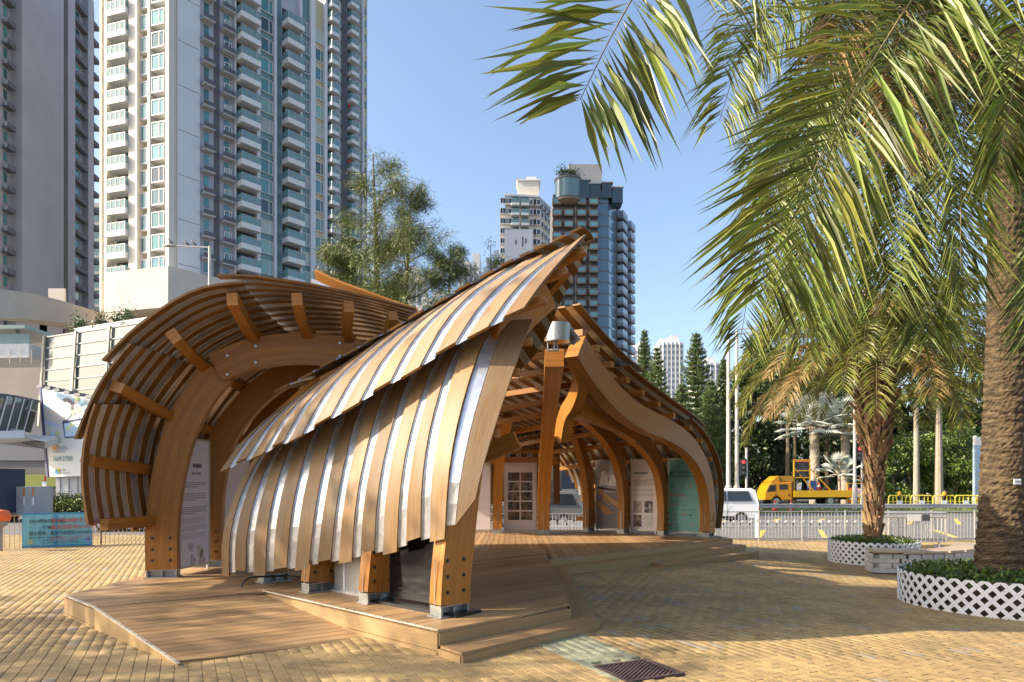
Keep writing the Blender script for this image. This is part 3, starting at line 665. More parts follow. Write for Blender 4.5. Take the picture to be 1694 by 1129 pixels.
# skin of the right shell
front = [(1192,874),(1198,818),(1190,762),(1164,712),(1112,668),(1052,620),(1002,566),(958,512)]
F0 = [RP(a, b, C1 + nC * .2, nC) for a, b in front]
F1_ = [p + ROW_C * 2.2 + V(0, 0, -.02) for p in F0]; F2_ = [p + ROW_C * 4.4 + V(0, 0, -.15) for p in F0]; F3_ = [p + ROW_C * 5.6 + V(0, 0, -.3) for p in F0]
mb = MB(); mb.bar(F0[0] + V(-.25, -.3, .3), F2_[0] + V(-.25, -.3, .3), .1, .14); shC = mb.build('right_shell', M['glulam'], pav); tag(shC, 'right roof shell behind the curved beams')
for (a, b, of, fl) in ((0, 3.4, 0, 0), (2.9, 5.2, .05, .12), (4.8, 7, .10, .12)):
    S = Surf([bsub(l, a, b) for l in (F0, F1_, F2_, F3_)]); sC = 1 if S.nrm(.5, .3).dot(V(.57, .82, .5)) > 0 else -1
    skin(S, 20, shC, sC, skip=lambda i, a=a: a > 4 and i > 8, u0=lambda i, n: (0 if i % 2 == 0 else .03) if a > 0 or i < 13 else min(.9, (i - 12) * .13), off=of, flare=lambda u, fl=fl: fl * (1 - u) ** 2, nu=8, wf=.5)
SC_all = Surf([F0, F1_, F2_, F3_])
sCa = 1 if SC_all.nrm(.5, .3).dot(V(.57, .82, .5)) > 0 else -1
for u in (.1, .2, .31, .40, .47, .54, .60, .66, .72, .79, .86, .93):
    vm_ = .98 if u > .4 else (.86 if u > .25 else .62)
    path = [SC_all.at(u, v) - SC_all.nrm(u, v) * sCa * .14 for v in [lerp(.02, vm_, k / 5) for k in range(6)]]
    mb = MB(); mb.sweep(smooth(path, 8), .12, .16, lambda i: V(0, 0, 1) if 1 else 0); mb.build('purlin', M['glulam'], shC)
    # a steel cleat where the purlin meets the main beam
    c = SC_all.at(u, .085) - SC_all.nrm(u, .085) * sCa * .2
    if u > .3: mb = MB(); mb.obox(c - nC * .05, eC * .07, nC * .01, V(0, 0, .12)); mb.build('cleat', M['steel'], shC)
# ---- back shell
mb = MB(); mb.bar(V(-6, 20.75, 2.45), V(1.35, 20.3, 2.45), .12, .16); shD = mb.build('back_shell', M['glulam'], pav); tag(shD, 'back roof shell with stacked purlins over the picture panel')
Dr = []
for x, dy in ((1.5, 0), (-1.2, .1), (-3.8, .2), (-6.2, .3)):
    Dr.append([V(x, 21.3 + dy, 1.1), V(x, 21.5 + dy, 2.0), V(x, 21.1 + dy, 3.0), V(x, 19.9 + dy, 3.85), V(x, 18.2 + dy, 4.3)])
S = Surf(Dr); sD = sgn_for(S, V(0, 1, 1)); skin(S, 24, shD, sD, u0=lambda i, n: 0 if i % 2 == 0 else .02, nu=10)
for u in (.36, .46, .56, .65, .74, .83, .92):
    path = [S.at(u, v) - S.nrm(u, v) * sD * .15 for v in (0.01, .33, .66, .99)]
    mb = MB(); mb.sweep(path, .13, .2, lambda i, u=u: S.nrm(u, .5).cross(V(1, 0, 0))); mb.build('purlin', M['glulam'], shD)
def ribD(pxs, ds, th=.21, dep=.34):
    pts = [P(a, b, d) for (a, b), d in zip(pxs, ds)]; pts[0].z = DZ + .13
    mb = MB(); mb.sweep(smooth(pts, 22), th, dep, V(1, 0, 0)); o = mb.build('column', M['glulam'], pav)
    b = V(pts[0].x, pts[0].y, DZ); shoe(b, V(0, 1, 0), V(1, 0, 0), dep, th, o); bolts(b, V(0, 1, 0), V(1, 0, 0), dep, th, o)
    return o
ribD([(899,872),(899,835),(901,785),(905,730),(910,670),(914,625),(917,592)], [20.1,20.1,19.8,18.8,16.8,14.6,12.9], .36, .34)
ribD([(823,872),(823,835),(825,780),(830,730),(840,690)], [20.4,20.4,20.2,19.6,18.6], .28, .34)
# rib of the front shell that swings over to the hub, seen beyond the post
w1 = [P(955,612,13.2), P(960,636,13.5), P(951,664,13.9), P(940,682,14.2), P(934,700,14.4), P(930,726,14.6)]
mb = MB(); mb.sweep(smooth(w1, 16), .22, .34, V(.9, .4, 0)); mb.build('wavy_rib', M['glulam'], pav)
w2 = [P(955,680,14.0), P(985,690,14.6), P(1020,704,15.6), P(1050,722,16.6)]
mb = MB(); mb.sweep(smooth(w2, 10), .2, .3, nC); mb.build('beam', M['glulam'], pav)
mb = MB(); mb.bar(P(800, 752, 11.6), P(856, 728, 11.5), .22, .3); mb.build('beam', M['glulam'], pav)
# ---- hub
hub = MB(); hub.lathe(P(923, 566, 12.2), [(.22, 0), (.22, .32)], 40); ho = hub.build('steel_hub', M['steel'], pav, smooth=False)
mb = MB(); c = P(915, 580, 12.3)
mb.box(c + V(0, 0, 0), (.22, .16, .02)); mb.box(c + V(-.10, 0, .06), (.012, .16, .16)); mb.box(c + V(.02, 0, .12), (.012, .2, .26)); mb.box(c + V(.07, 0, .12), (.012, .2, .26))
c2 = P(948, 568, 12.35); mb.bar(c2, c2 + (HUB - c2) * .0 + V(-.22, -.02, .28), .012, .2, nC); mb.bar(c2 + nC * .08, c2 + nC * .08 + V(-.22, -.02, .28), .012, .2, nC)
mb.build('bracket', M['galv'], ho)
mb = MB()
for i in range(4):
    for dx in (-.03, .05): q = c + V(dx, -.1, .03 + i * .055); mb.tube([q - V(0, .03, 0), q + V(0, .03, 0)], .014, 6)
tag(mb.build('bolts', M['bolt'], ho), kind='stuff')
# ================================================================ writing helper
def text_mesh(body, size, mt, align='LEFT', depth=.0015):
    cu = bpy.data.curves.new('lettering', 'FONT'); cu.body = body; cu.size = size; cu.align_x = align; cu.extrude = depth; cu.resolution_u = 2
    o = bpy.data.objects.new('lettering', cu); COL.objects.link(o)
    dg = bpy.context.evaluated_depsgraph_get(); dg.update(); me = bpy.data.meshes.new_from_object(o.evaluated_get(dg))
    bpy.data.objects.remove(o); bpy.data.curves.remove(cu); me.materials.clear(); me.materials.append(mt); me.name = 'lettering'
    return me
def text(body, size, mt, parent, x, z, y=-.012, align='LEFT', sx=1):
    o = link('lettering', text_mesh(body, size, mt, align), parent, (x, y, z)); o.rotation_euler = (math.radians(90), 0, 0); o.scale = (sx, 1, 1); return o
M['ink'] = pm('black_ink', (.03, .03, .035), rough=.6); M['ink_red'] = pm('red_ink', (.62, .09, .05), rough=.6); M['ink_grey'] = pm('grey_ink', (.28, .27, .28), rough=.6)
M['panel_white'] = pm('panel_print_white', (.66, .61, .63), (.70, .65, .67), 2, .4)
M['panel_teal'] = pm('panel_print_teal', (.13, .36, .33), (.15, .39, .36), 2, .4)
M['frame'] = pm('panel_frame', (.5, .47, .36), (.56, .53, .42), 6, .4, .5)
PH = [pm('photo_print_%d' % i, a, b, s, .35, ramp=(.42, .6), detail=6) for i, (a, b, s) in enumerate([((.02, .015, .015), (.20, .12, .09), 4), ((.015, .012, .012), (.25, .16, .12), 5), ((.03, .02, .018), (.32, .26, .24), 6), ((.05, .03, .03), (.5, .42, .4), 7)])]
def panel(label, a, b, z0, z1, mt, group='exhibition panels in the pavilion'):
    a = V(a[0], a[1], 0); b = V(b[0], b[1], 0); w = (b - a).length; rz = math.atan2(b.y - a.y, b.x - a.x)
    t = thing('exhibition_panel', label, 'panel', (a.x, a.y, DZ), rz, group)
    z0 -= DZ; z1 -= DZ
    mb = MB(); mb.box((w / 2, 0, (z0 + z1) / 2), (w - .03, .012, z1 - z0 - .03)); mb.build('printed_sheet', mt, t, world=False)
    mb = MB()
    for x in (.0, w): mb.box((x, 0, (z0 + z1) / 2), (.035, .03, z1 - z0 + .035))
    for z in (z0, z1): mb.box((w / 2, 0.001, z), (w - .036, .028, .035))
    mb.build('frame', M['frame'], t, world=False)
    for x in (.05, w - .05): mb = MB(); mb.box((x, 0, z0 / 2 - .01), (.03, .03, z0 - .022)); mb.build('foot', M['galv'], t, world=False)
    return t, w
def lines(t, x, z, w, n, dz, mt, h=.012, last=.6):
    mb = MB()
    for i in range(n):
        ww = w * (last if i == n - 1 else random.uniform(.94, 1)); xx = x
        while xx < x + ww:
            l = random.uniform(.03, .11); l = min(l, x + ww - xx); mb.box((xx + l / 2, -.0075, z - i * dz), (l, .001, h)); xx += l + .012
    tag(mb.build('fine_print', mt, t, world=False), kind='stuff')
def pic(t, x0, z0, x1, z1, mt, y=-.0075):
    mb = MB(); mb.box(((x0 + x1) / 2, y, (z0 + z1) / 2), (x1 - x0, .002, z1 - z0)); return mb.build('picture', mt, t, world=False)
# left shell panels (facing the deck)
t, w = panel('white text panel between the two left arches', (-5.52, 11.25), (-5.38, 12.12), .36, 2.52, M['panel_white'])
text('的服務', .085, M['ink'], t, w * .45, 1.78); text('的生活空間', .05, M['ink_grey'], t, w * .42, 1.66)
for k, (z, n) in enumerate(((1.52, 3), (1.33, 4), (1.1, 4))): lines(t, .08, z, w - .16, n, .035, M['ink_grey'], .017)
for z in (.92, .79, .66): lines(t, .08, z, w - .16, 5, .022, M['ink_grey'], .006)
for i, (x, z, c) in enumerate([(.35, .42, (.45, .42, .44)), (.6, .33, (.48, .46, .36)), (.4, .2, (.42, .38, .4)), (.66, .2, (.45, .40, .38))]):
    mb = MB(); r = .07 + .02 * (i % 2); pts = [(x + r * math.cos(a) * (1 + .35 * math.sin(3 * a + i)), z + 1.3 * r * math.sin(a) * (1 + .3 * math.cos(2 * a + i))) for a in [k * math.pi / 8 for k in range(16)]]
    mb.extr([(x_, -.0066, z_) for x_, z_ in pts], (0, -.001, 0)); mb.build('map_shape', pm('map_tint', c), t, world=False)
panel('blank pinkish white panel behind the second left arch', (-5.33, 12.62), (-5.2, 13.5), .36, 2.52, M['panel_white'])
# back panels
def xd(px, y): return (px - CX) / F_PX * y
t, w = panel('blank white panel left of the picture panel at the back', (xd(752, 20.6), 20.6), (xd(811, 20.6), 20.6), .34, 2.46, M['panel_white'])
t, w = panel('white panel with ten dark photographs at the back of the deck', (xd(834, 20.6), 20.6), (xd(887, 20.6), 20.6), .33, 2.52, M['panel_white'])
for r in range(5):
    for c in range(2): pic(t, w * (.12 + .4 * c), 1.56 - r * .295, w * (.48 + .4 * c), 1.80 - r * .295 + .015, PH[(r * 2 + c * 3 + (r > 3)) % 3 + (1 if r == 4 and c else 0)])
# right shell panels between columns
nR = V(.57, .82, 0); pR = C1 + nR * .12
def onrow(px): q = RP(px, 860, pR, nR); return (q.x, q.y)
t, w = panel('panel printed with a photograph of stacked timber boards between right columns', onrow(986), onrow(1024), .36, 2.45, pm('photo_gravel', (.13, .12, .14), (.3, .28, .30), 60, .4))
pic(t, .02, 1.2, w - .02, 2.16, pm('photo_sky', (.30, .30, .35), (.5, .5, .55), 5, .4))
for k, (pts, c) in enumerate([([(.03, .95), (.33, .62), (.62, .70), (.3, 1.2)], (.35, .20, .08)), ([(.08, 1.3), (.75, .85), (.75, 1.0), (.1, 1.45)], (.42, .27, .12)), ([(.02, 1.12), (.55, .72), (.62, .78), (.02, 1.22)], (.12, .14, .2)), ([(.1, 1.5), (.2, 1.95), (.33, 1.98), (.42, 1.55)], (.62, .65, .70)), ([(.42, 1.52), (.52, 1.85), (.62, 1.84), (.74, 1.5)], (.66, .68, .72)), ([(.05, 1.42), (.7, 1.34), (.7, 1.4), (.05, 1.5)], (.05, .045, .06))]):
    mb = MB(); mb.extr([(min(x, w - .03), -.009 - .001 * k, z - .1) for x, z in pts], (0, -.001, 0)); mb.build('picture', pm('photo_patch', c, tuple(min(1, v * 1.4) for v in c), 12, .4), t, world=False)
t, w = panel('white text panel with four small pictures between right columns', onrow(1044), onrow(1087), .36, 2.45, M['panel_white'])
text('建築物料應用', .075, M['ink'], t, w * .12, 1.76); lines(t, .07, 1.68, w - .14, 1, .03, M['ink_grey'], .01)
for z in (1.6, 1.5): lines(t, .07, z, w - .14, 4, .028, M['ink_grey'], .012)
for z in (1.32, 1.18): lines(t, .07, z, w - .14, 5, .02, M['ink_grey'], .006)
qr = pm('mosaic_print', (.12, .14, .22), (.55, .45, .38), 9, .4, ramp=(.3, .7))
for r in range(2):
    for c in range(2): pic(t, w * (.1 + .42 * c), .62 - .42 * r, w * (.42 + .42 * c), .97 - .42 * r, [qr, PH[3], PH[2], pm('sketch_print', (.5, .48, .47), (.62, .6, .58), 40, .4)][r * 2 + c])
t, w = panel('teal panel of sponsor logos beside the right main beam', onrow(1106), onrow(1158), .36, 2.45, M['panel_teal'])
text('藝角：城市生活館', .072, M['ink'], t, w * .06, 1.78); text('RD Tai Kok Tsui Pavilion', .072, M['ink'], t, w * .06, 1.68, sx=.85)
for k, (x, z, s_, m_) in enumerate([(.06, 1.37, 'A正', 'ink'), (.42, 1.40, 'U', 'ink'), (.66, 1.38, '▲', 'ink_red'), (.06, 1.12, '● OVER', 'ink_red'), (.42, 1.12, '◆', 'ink_red'), (.06, .86, '●WYA', 'ink_red'), (.66, .56, 'BB', 'ink'), (.42, .58, 'OKO', 'ink_red'), (.06, .3, '■', 'ink_red'), (.68, .28, '▲', 'ink_red')]): text(s_, .075, M[m_], t, w * x, z)
for x, z, n in ((.42, 1.52, 1), (.66, 1.52, 1), (.06, 1.26, 1), (.52, 1.14, 2), (.06, 1.0, 2), (.42, 1.0, 2), (.42, .88, 2), (.06, .74, 2), (.42, .74, 2), (.66, .74, 2), (.06, .62, 3), (.06, .44, 2), (.15, .32, 2)): lines(t, w * x, z, w * .25, n, .025, M['ink'], .007)
# black display and cabinet between the front posts
q0 = V(-1.55, 8.75, 0); q1 = V(-.86, 8.16, 0)
t = thing('black_screen', 'black display screen standing between the two nearest front posts', 'screen', (q0.x, q0.y, DZ), math.atan2(q1.y - q0.y, q1.x - q0.x)); w = (q1 - q0).length
mb = MB(); mb.box((w / 2, 0, .56), (w, .05, .98)); mb.build('housing', M['black'], t, world=False)
mb = MB(); mb.box((w / 2, -.03, .58), (w - .08, .012, .84)); mb.build('glass', pm('screen_glass', (.006, .006, .007), rough=.08), t, world=False)
mb = MB(); mb.box((w / 2 + .1, 0, .02), (w + .75, .42, .038)); mb.build('base', M['black'], t, world=False)
q0 = V(-2.5, 9.6, 0); q1 = V(-1.9, 9.08, 0)
t = thing('grey_cabinet', 'grey metal cabinet with a strap between the front posts', 'cabinet', (q0.x, q0.y, DZ), math.atan2(q1.y - q0.y, q1.x - q0.x)); w = (q1 - q0).length
mb = MB(); mb.box((w / 2, .15, .42), (w, .3, .8)); mb.build('body', pm('grey_sheet', (.33, .32, .3), (.4, .39, .37), 4, .4, .4), t, world=False)
mb = MB(); mb.box((w * .3, -.004, .42), (.03, .008, .8)); mb.box((w * .3, -.012, .5), (.05, .012, .05)); mb.build('strap', M['white'], t, world=False)
mb = MB(); mb.box((w / 2, -.02, .015), (w + .1, .04, .03)); mb.build('plinth', M['galv'], t, world=False)
c0 = V(-3.95, 10.0, DZ); mb = MB(); mb.tube(smooth([c0 + V(.0, -.05, .0), c0 + V(.03, -.02, .08), c0 + V(.12, .05, .13), c0 + V(.3, .2, .12), c0 + V(.6, .25, .12), c0 + V(.9, -.05, .14)], 14), .014, 6)
o = mb.build('cable', M['black']); tag(o, 'black cable curling out under the front shell near the ramp', 'cable')
# ================================================================ planters, bench and palms
M['lattice'] = pm('white_lattice_paint', (.66, .66, .67), (.74, .74, .74), 6, .5)
M['leaf_gc'] = pm('ground_cover_leaf', (.07, .12, .015), rough=.5, attr='tint', rnd=('a', .55), trans=.25)
def leaf_quads(cs, dirs, L, W, droop=0, roll=None):
    """arrays: centre, direction -> diamond leaves (n,4,3)"""
    n = len(cs); d = dirs / (np.linalg.norm(dirs, axis=1, keepdims=True) + 1e-9)
    r = rng.normal(size=(n, 3)) if roll is None else roll; s = np.cross(d, r); s /= (np.linalg.norm(s, axis=1, keepdims=True) + 1e-9)
    L = np.broadcast_to(np.asarray(L, float), (n,))[:, None]; W = np.broadcast_to(np.asarray(W, float), (n,))[:, None]
    tip = cs + d * L; tip[:, 2] -= droop * L[:, 0]
    m = cs + d * L * .45
    return np.stack([cs, m + s * W / 2, tip, m - s * W / 2], 1)
def slat_mesh(r, H, sgn, w, name):
    mb = MB(); ang = H / r * 1.0; n = 8; vs = []
    for k in range(n + 1):
        # slat at 45 deg on the cylinder, clipped to 0..H by its own ends
        f = k / n
        for e in (-1, 1):
            z = f * H; a = sgn * f * ang + e * (w * .707) / r
            for rr in (r, r + .008): vs.append((rr * math.cos(a), rr * math.sin(a), z))
    fs = []
    for k in range(n):
        b = k * 4
        fs += [(b + 1, b + 3, b + 7, b + 5), (b, b + 4, b + 6, b + 2), (b, b + 1, b + 5, b + 4), (b + 2, b + 6, b + 7, b + 3)]
    mb.faces(vs, fs); return mb.mesh(name, M['lattice'])
def planter(x, y, r, H, z0, label, n, plaque=None):
    t = thing('lattice_planter', label, 'planter', (x, y, z0), group='round planters with palms')
    for sgn, rr in ((1, r - .012), (-1, r)):
        me = slat_mesh(rr, H, sgn, .055, 'slat')
        for k in range(n): link('slat', me, t, (0, 0, 0), 2 * math.pi * k / n + (.03 if sgn > 0 else 0))
    mb = MB(); mb.lathe((0, 0, 0), [(r - .10, 0), (r - .10, H - .1), (r - .16, H - .1), (0.01, H - .09)], 40); mb.build('soil_bed', M['soil'], t, world=False)
    m_ = 5200 if r > 1.2 else 2400
    a = rng.uniform(0, 2 * math.pi, m_); q = np.sqrt(rng.uniform(.02, 1, m_)) * (r - .03)
    c = np.stack([q * np.cos(a), q * np.sin(a), H - .12 + rng.uniform(0, .19, m_) * (1.1 - .35 * (q / r) ** 4)], 1)
    k = q > r - .12; c[k, 2] -= rng.uniform(0, .25, k.sum())
    d = rng.normal(size=(m_, 3)) * [1, 1, .5] + [0, 0, .6]
    o = quads_obj('ground_cover', leaf_quads(c, d, rng.uniform(.05, .09, m_), .038), 4, M['leaf_gc'], t, attr=rng.uniform(0, 1, m_), off=(0, 0, 0)); tag(o, kind='stuff')
    return t
pl1 = planter(7.66, 10.75, 1.38, .53, -.155, 'large white lattice planter ring at the right edge round the thick trunk', 46)
pl2 = planter(9.15, 17.3, 1.04, .56, -.235, 'small white lattice planter ring round the shaggy palm', 40)
mb = MB(); mb.box((-.55, -.98, .36), (.24, .012, .19), rz=-.5); mb.build('plaque', M['white'], pl2, world=False)
# bench
bn = thing('stone_bench', 'curved pale stone bench with timber slab top behind the near planter', 'bench', (9, 15.3, -.23))
cl = smooth([V(7.95, 15.15, 0), V(8.75, 15.0, 0), V(9.7, 15.25, 0), V(10.6, 15.95, 0), V(11.3, 16.9, 0)], 40)
M['stone'] = pm('bench_stone', (.42, .40, .36), (.5, .48, .44), 8, .85, bump=.35, rnd=.12)
M['slab'] = pm('bench_slab', (.38, .29, .2), (.46, .36, .26), 8, .6, rnd=.1)
Lc = [0]
for i in range(40): Lc.append(Lc[-1] + (cl[i + 1] - cl[i]).length)
def onc(s):
    for i in range(40):
        if s <= Lc[i + 1] or i == 39:
            f = (s - Lc[i]) / (Lc[i + 1] - Lc[i]); return cl[i].lerp(cl[i + 1], f), (cl[i + 1] - cl[i]).normalized()
mb = MB(); mb.sweep([p + V(0, 0, .0) for p in cl], .40, .36, V(0, 0, 1)) ; 
mb = MB(); path = [V(p.x, p.y, 0) for p in cl]; mb.sweep(path, .44, .38, V(0, 0, 1)); mb.build('core', pm('mortar', (.2, .19, .17), rough=.9), bn)
row = 0
for zc in (-.135, -.03, .075, .175):
    s = (.12 if row % 2 else .0)
    while s < Lc[-1] - .1:
        e = min(s + .26, Lc[-1]); p, d = onc((s + e) / 2); n = V(d.y, -d.x, 0)
        for sd in ((1, -1) if s < .1 else (1,)):
            mb = MB(); mb.obox(p + n * (.235 * sd) + V(0, 0, zc), d * ((e - s) / 2 - .004), n * .02, V(0, 0, .048)); mb.build('stone_block', M['stone'], bn)
        s = e
    row += 1
p, d = onc(0); n = V(d.y, -d.x, 0)
for zc in (-.135, -.03, .075, .175):
    for o_ in (-.125, .125):
        mb = MB(); mb.obox(p + n * o_ - d * .02 + V(0, 0, zc), d * .02, n * .121, V(0, 0, .048)); mb.build('stone_block', M['stone'], bn)
s = 0
while s < Lc[-1]:
    e = min(s + .5, Lc[-1]); p, d = onc((s + e) / 2); n = V(d.y, -d.x, 0)
    mb = MB(); mb.obox(p + V(0, 0, .262), d * ((e - s) / 2 - .003), n * .29, V(0, 0, .025)); mb.build('top_slab', M['slab'], bn); s = e
mb = MB(); p, d = onc(.25); n = V(d.y, -d.x, 0); mb.obox(p + n * .01, d * .2, n * .2, V(0, 0, .2)); mb.build('end_block', M['stone'], bn)
mb = MB(); mb.obox(p + n * .01 + V(0, 0, .288), d * .29, n * .32, V(0, 0, .022)); mb.build('end_slab', M['slab'], bn)
# ---- palms
M['frond_a'] = pm('palm_leaflet', (.15, .18, .034), rough=.42, attr='tint', rnd=('a', .6), trans=.2, spec=.45)
M['frond_b'] = pm('shaggy_palm_leaflet', (.19, .20, .042), rough=.42, attr='tint', rnd=('a', .45), trans=.3)
M['frond_c'] = pm('dry_palm_leaflet', (.30, .21, .08), rough=.6, attr='tint', rnd=('a', .35), trans=.25)
M['rachis'] = pm('palm_rachis', (.12, .105, .03), (.17, .13, .045), 10, .5)
M['trunk_a'] = pm('palm_trunk_bark', (.035, .022, .012), (.14, .098, .05), 6, .92, bump=1.0, bscale=22, stretch=(1, 1, 3.0), detail=9)
M['trunk_b'] = pm('leaf_base_brown', (.16, .09, .04), (.30, .19, .10), 9, .8, bump=.5, stretch=(4, 4, 1), rnd=.35)
def frond(parent, pts, n=70, Lmax=.55, W=.03, fwd=.75, droop=.25, mt=None, rr=.022, start=.12, vee=.35, seed=None, name='frond', facing=None):
    path = smooth([Vector(p) for p in pts], 28)
    mb = MB(); mb.tube(path, [rr * (1 - .8 * k / 28) for k in range(29)], 5); fr = mb.build(name, M['rachis'], parent, smooth=True)
    arr = np.array([tuple(p) for p in path]); ts = np.repeat(np.linspace(start, 1, n), 2); side = np.tile([-1., 1.], n)
    ts = np.clip(ts + rng.normal(0, .006, len(ts)), start, 1)
    idx = ts * 28; i0 = np.minimum(idx.astype(int), 27); f = (idx - i0)[:, None]
    b = arr[i0] * (1 - f) + arr[i0 + 1] * f
    tg = arr[i0 + 1] - arr[i0]; tg /= np.linalg.norm(tg, axis=1, keepdims=True)
    upv = np.array([0, 0, 1.]) if facing is None else np.array(facing, float); sd = np.cross(tg, upv); sd /= (np.linalg.norm(sd, axis=1, keepdims=True) + 1e-6); up = np.cross(sd, tg)
    prof = np.clip(.62 + 1.0 * np.sin(np.pi * np.clip((ts - start) / (1 - start), 0, 1) ** .8), .25, 1.25); prof = np.minimum(prof, 1) * np.where(ts > .95, .85, 1)
    L = Lmax * prof * rng.uniform(.8, 1.1, len(ts))
    fw = fwd + .9 * (ts - .5) + rng.normal(0, .12, len(ts)); vv = rng.normal(vee, .22, len(ts))
    d = sd * side[:, None] + tg * fw[:, None] + up * vv[:, None]; d /= np.linalg.norm(d, axis=1, keepdims=True)
    mid = b + d * (L * .5)[:, None]; mid[:, 2] -= droop * .12 * L
    tip = b + d * L[:, None]; tip[:, 2] -= droop * L * rng.uniform(.5, 1.5, len(ts))
    wv = np.cross(d, up) ; wv /= (np.linalg.norm(wv, axis=1, keepdims=True) + 1e-6)
    rl = rng.normal(0, .5, len(ts))[:, None]; nn = np.cross(wv, d); wv = wv * np.cos(rl) + nn * np.sin(rl); nn = np.cross(wv, d)
    w = (W * rng.uniform(.8, 1.15, len(ts)))[:, None] / 2
    q = b + d * (L * .12)[:, None]
    def quad(a0, a1, a2, a3): return np.stack([a0, a1, a2, a3], 1)
    mL, mR, mC = mid + wv * w, mid - wv * w, mid - nn * w * .7
    q1 = quad(b, mL, tip, mC); q2 = quad(b, mC, tip, mR)
    allq = np.concatenate([q1, q2]); tint = rng.uniform(0, 1, len(ts)); tint = np.concatenate([tint, tint])
    o = quads_obj('leaflets', allq, 4, mt or M['frond_a'], fr, attr=tint); tag(o, kind='stuff')
    return fr
def arc_frond(parent, c, az, el, L, drp, **k):
    """frond leaving crown centre c at azimuth az, elevation el, bending down"""
    h = V(math.cos(az), math.sin(az), 0); pts = [Vector(c)]; p = Vector(c); e = el; n = 6
    for i in range(n):
        p = p + (h * math.cos(e) + V(0, 0, 1) * math.sin(e)) * (L / n); e -= drp / n * (1.2 if i > 1 else .8); pts.append(p)
    return frond(parent, pts, **k)
def rough_trunk(parent, pts, r, n=26, m=60, amp=.03, ring=.12, name='trunk', mt=None):
    path = smooth([Vector(p) for p in pts], m); mb = MB(); b = 0; vs = []; fs = []
    for i, p in enumerate(path):
        rr = r[0] + (r[1] - r[0]) * i / m if len(r) == 2 else cr([Vector((x, 0, 0)) for x in r], (len(r) - 1) * i / m).x
        z = p.z
        for j in range(n):
            a = 2 * math.pi * j / n; k = rr * (1 + amp * math.sin(z / ring * 6.28 + 1.3 * math.sin(2 * a + z * 2) + a) + amp * 1.2 * random.uniform(-1, 1))
            vs.append(p + V(math.cos(a) * k, math.sin(a) * k, 0))
    for i in range(m):
        for j in range(n): j2 = (j + 1) % n; fs.append((i * n + j, i * n + j2, i * n + n + j2, i * n + n + j))
    mb.faces(vs, fs); return mb.build(name, mt or M['trunk_a'], parent, smooth=False)
# near palm at the right edge
pa = thing('palm_tree', 'tall palm with thick ringed trunk at the right edge of the plaza', 'palm tree', (7.68, 10.75, .3))
rough_trunk(pa, [(7.68, 10.75, .2), (7.72, 10.75, 1.2), (7.78, 10.75, 3), (7.82, 10.75, 4.9), (7.82, 10.75, 8.0)], [.375, .335, .315, .30, .285, .275, .26], m=190, n=48, amp=.034, ring=.13)
mb = MB(); q = P(1683, 797, 10.42); mb.box(q, (.11, .01, .085)); pt = mb.build('tree_tag', M['white'], pa)
o = link('lettering', text_mesh('T151', .045, M['ink']), pt, tuple(q - wloc(pa) + V(-.045, -.008, -.015))); o.rotation_euler = (math.radians(90), 0, 0)
CP = V(7.8, 10.75, 8.2)
pxf = [ # rachis control points (px, py, depth)
 [(1660,110,10.6),(1590,90,10.2),(1510,190,9.6),(1470,340,9.2),(1455,500,9.0)],
 [(1660,120,10.5),(1600,170,9.9),(1560,300,9.5),(1535,440,9.3),(1520,560,9.2)],
 [(1655,90,10.6),(1540,10,10.2),(1400,60,9.8),(1310,200,9.6),(1255,400,9.5),(1225,560,9.5)],
 [(1660,90,10.8),(1560,-30,10.8),(1440,-10,10.8),(1350,120,10.8),(1290,300,10.8),(1260,470,10.8)],
 [(1660,100,11),(1560,60,11.8),(1480,170,12.4),(1430,320,12.6),(1405,470,12.6)],
 [(1660,100,11),(1600,120,12),(1560,260,12.8),(1545,420,13),(1540,560,13)],
 [(1675,110,10.4),(1640,60,9.6),(1600,160,9.0),(1590,330,8.8),(1590,470,8.8)],
 [(1690,120,10.4),(1740,90,9.8),(1760,260,9.4),(1740,420,9.2),(1705,560,9.1)],
 [(1690,80,10.8),(1760,20,10.6),(1850,120,10.6),(1890,330,10.6)],
 [(1655,70,10.5),(1500,-70,10),(1340,-50,9.6),(1240,60,9.4),(1190,200,9.3)],
 [(1670,60,10.6),(1600,-120,10.2),(1500,-150,9.8),(1420,-60,9.6),(1380,60,9.5)],
 [(1650,130,11),(1560,150,11.6),(1460,260,12),(1400,400,12.2),(1370,540,12.3)],
 [(1650,100,11),(1500,60,11.5),(1380,170,12),(1320,330,12.2),(1290,500,12.3)],
 [(1660,100,10.6),(1570,20,9.9),(1450,80,9.4),(1380,230,9.2),(1345,400,9.1),(1330,560,9.1)],
 [(1660,110,10.7),(1600,60,10.0),(1540,150,9.7),(1500,320,9.5),(1490,480,9.4)],
 [(1650,60,10.8),(1520,-40,11),(1420,40,11.2),(1365,180,11.3),(1340,330,11.4),(1330,470,11.4)],
]
for k, l in enumerate(pxf): frond(pa, [P(*q) for q in l], n=150, Lmax=.82, W=.036, fwd=.65, droop=.4, rr=.02, facing=(random.uniform(-.3, .3), -1, random.uniform(.2, .9)), start=.06)
for k in range(9): arc_frond(pa, CP + V(0, random.uniform(-.2, .3), 0), math.pi + random.uniform(-.75, .75), random.uniform(.1, .9), random.uniform(4.2, 5.0), random.uniform(1.5, 2.1), n=120, Lmax=.8, W=.036, fwd=.65, droop=.4, rr=.02, facing=(random.uniform(-.3, .3), -1, random.uniform(.3, 1.0)), mt=M['frond_a'] if k % 5 else M['frond_c'])
for k in range(14):
    arc_frond(pa, CP, random.uniform(-.9, 2.6), random.uniform(.3, 1.2), random.uniform(3.4, 4.2), random.uniform(1.4, 2.1), n=70, Lmax=.7, W=.036, droop=.35)
mb = MB()
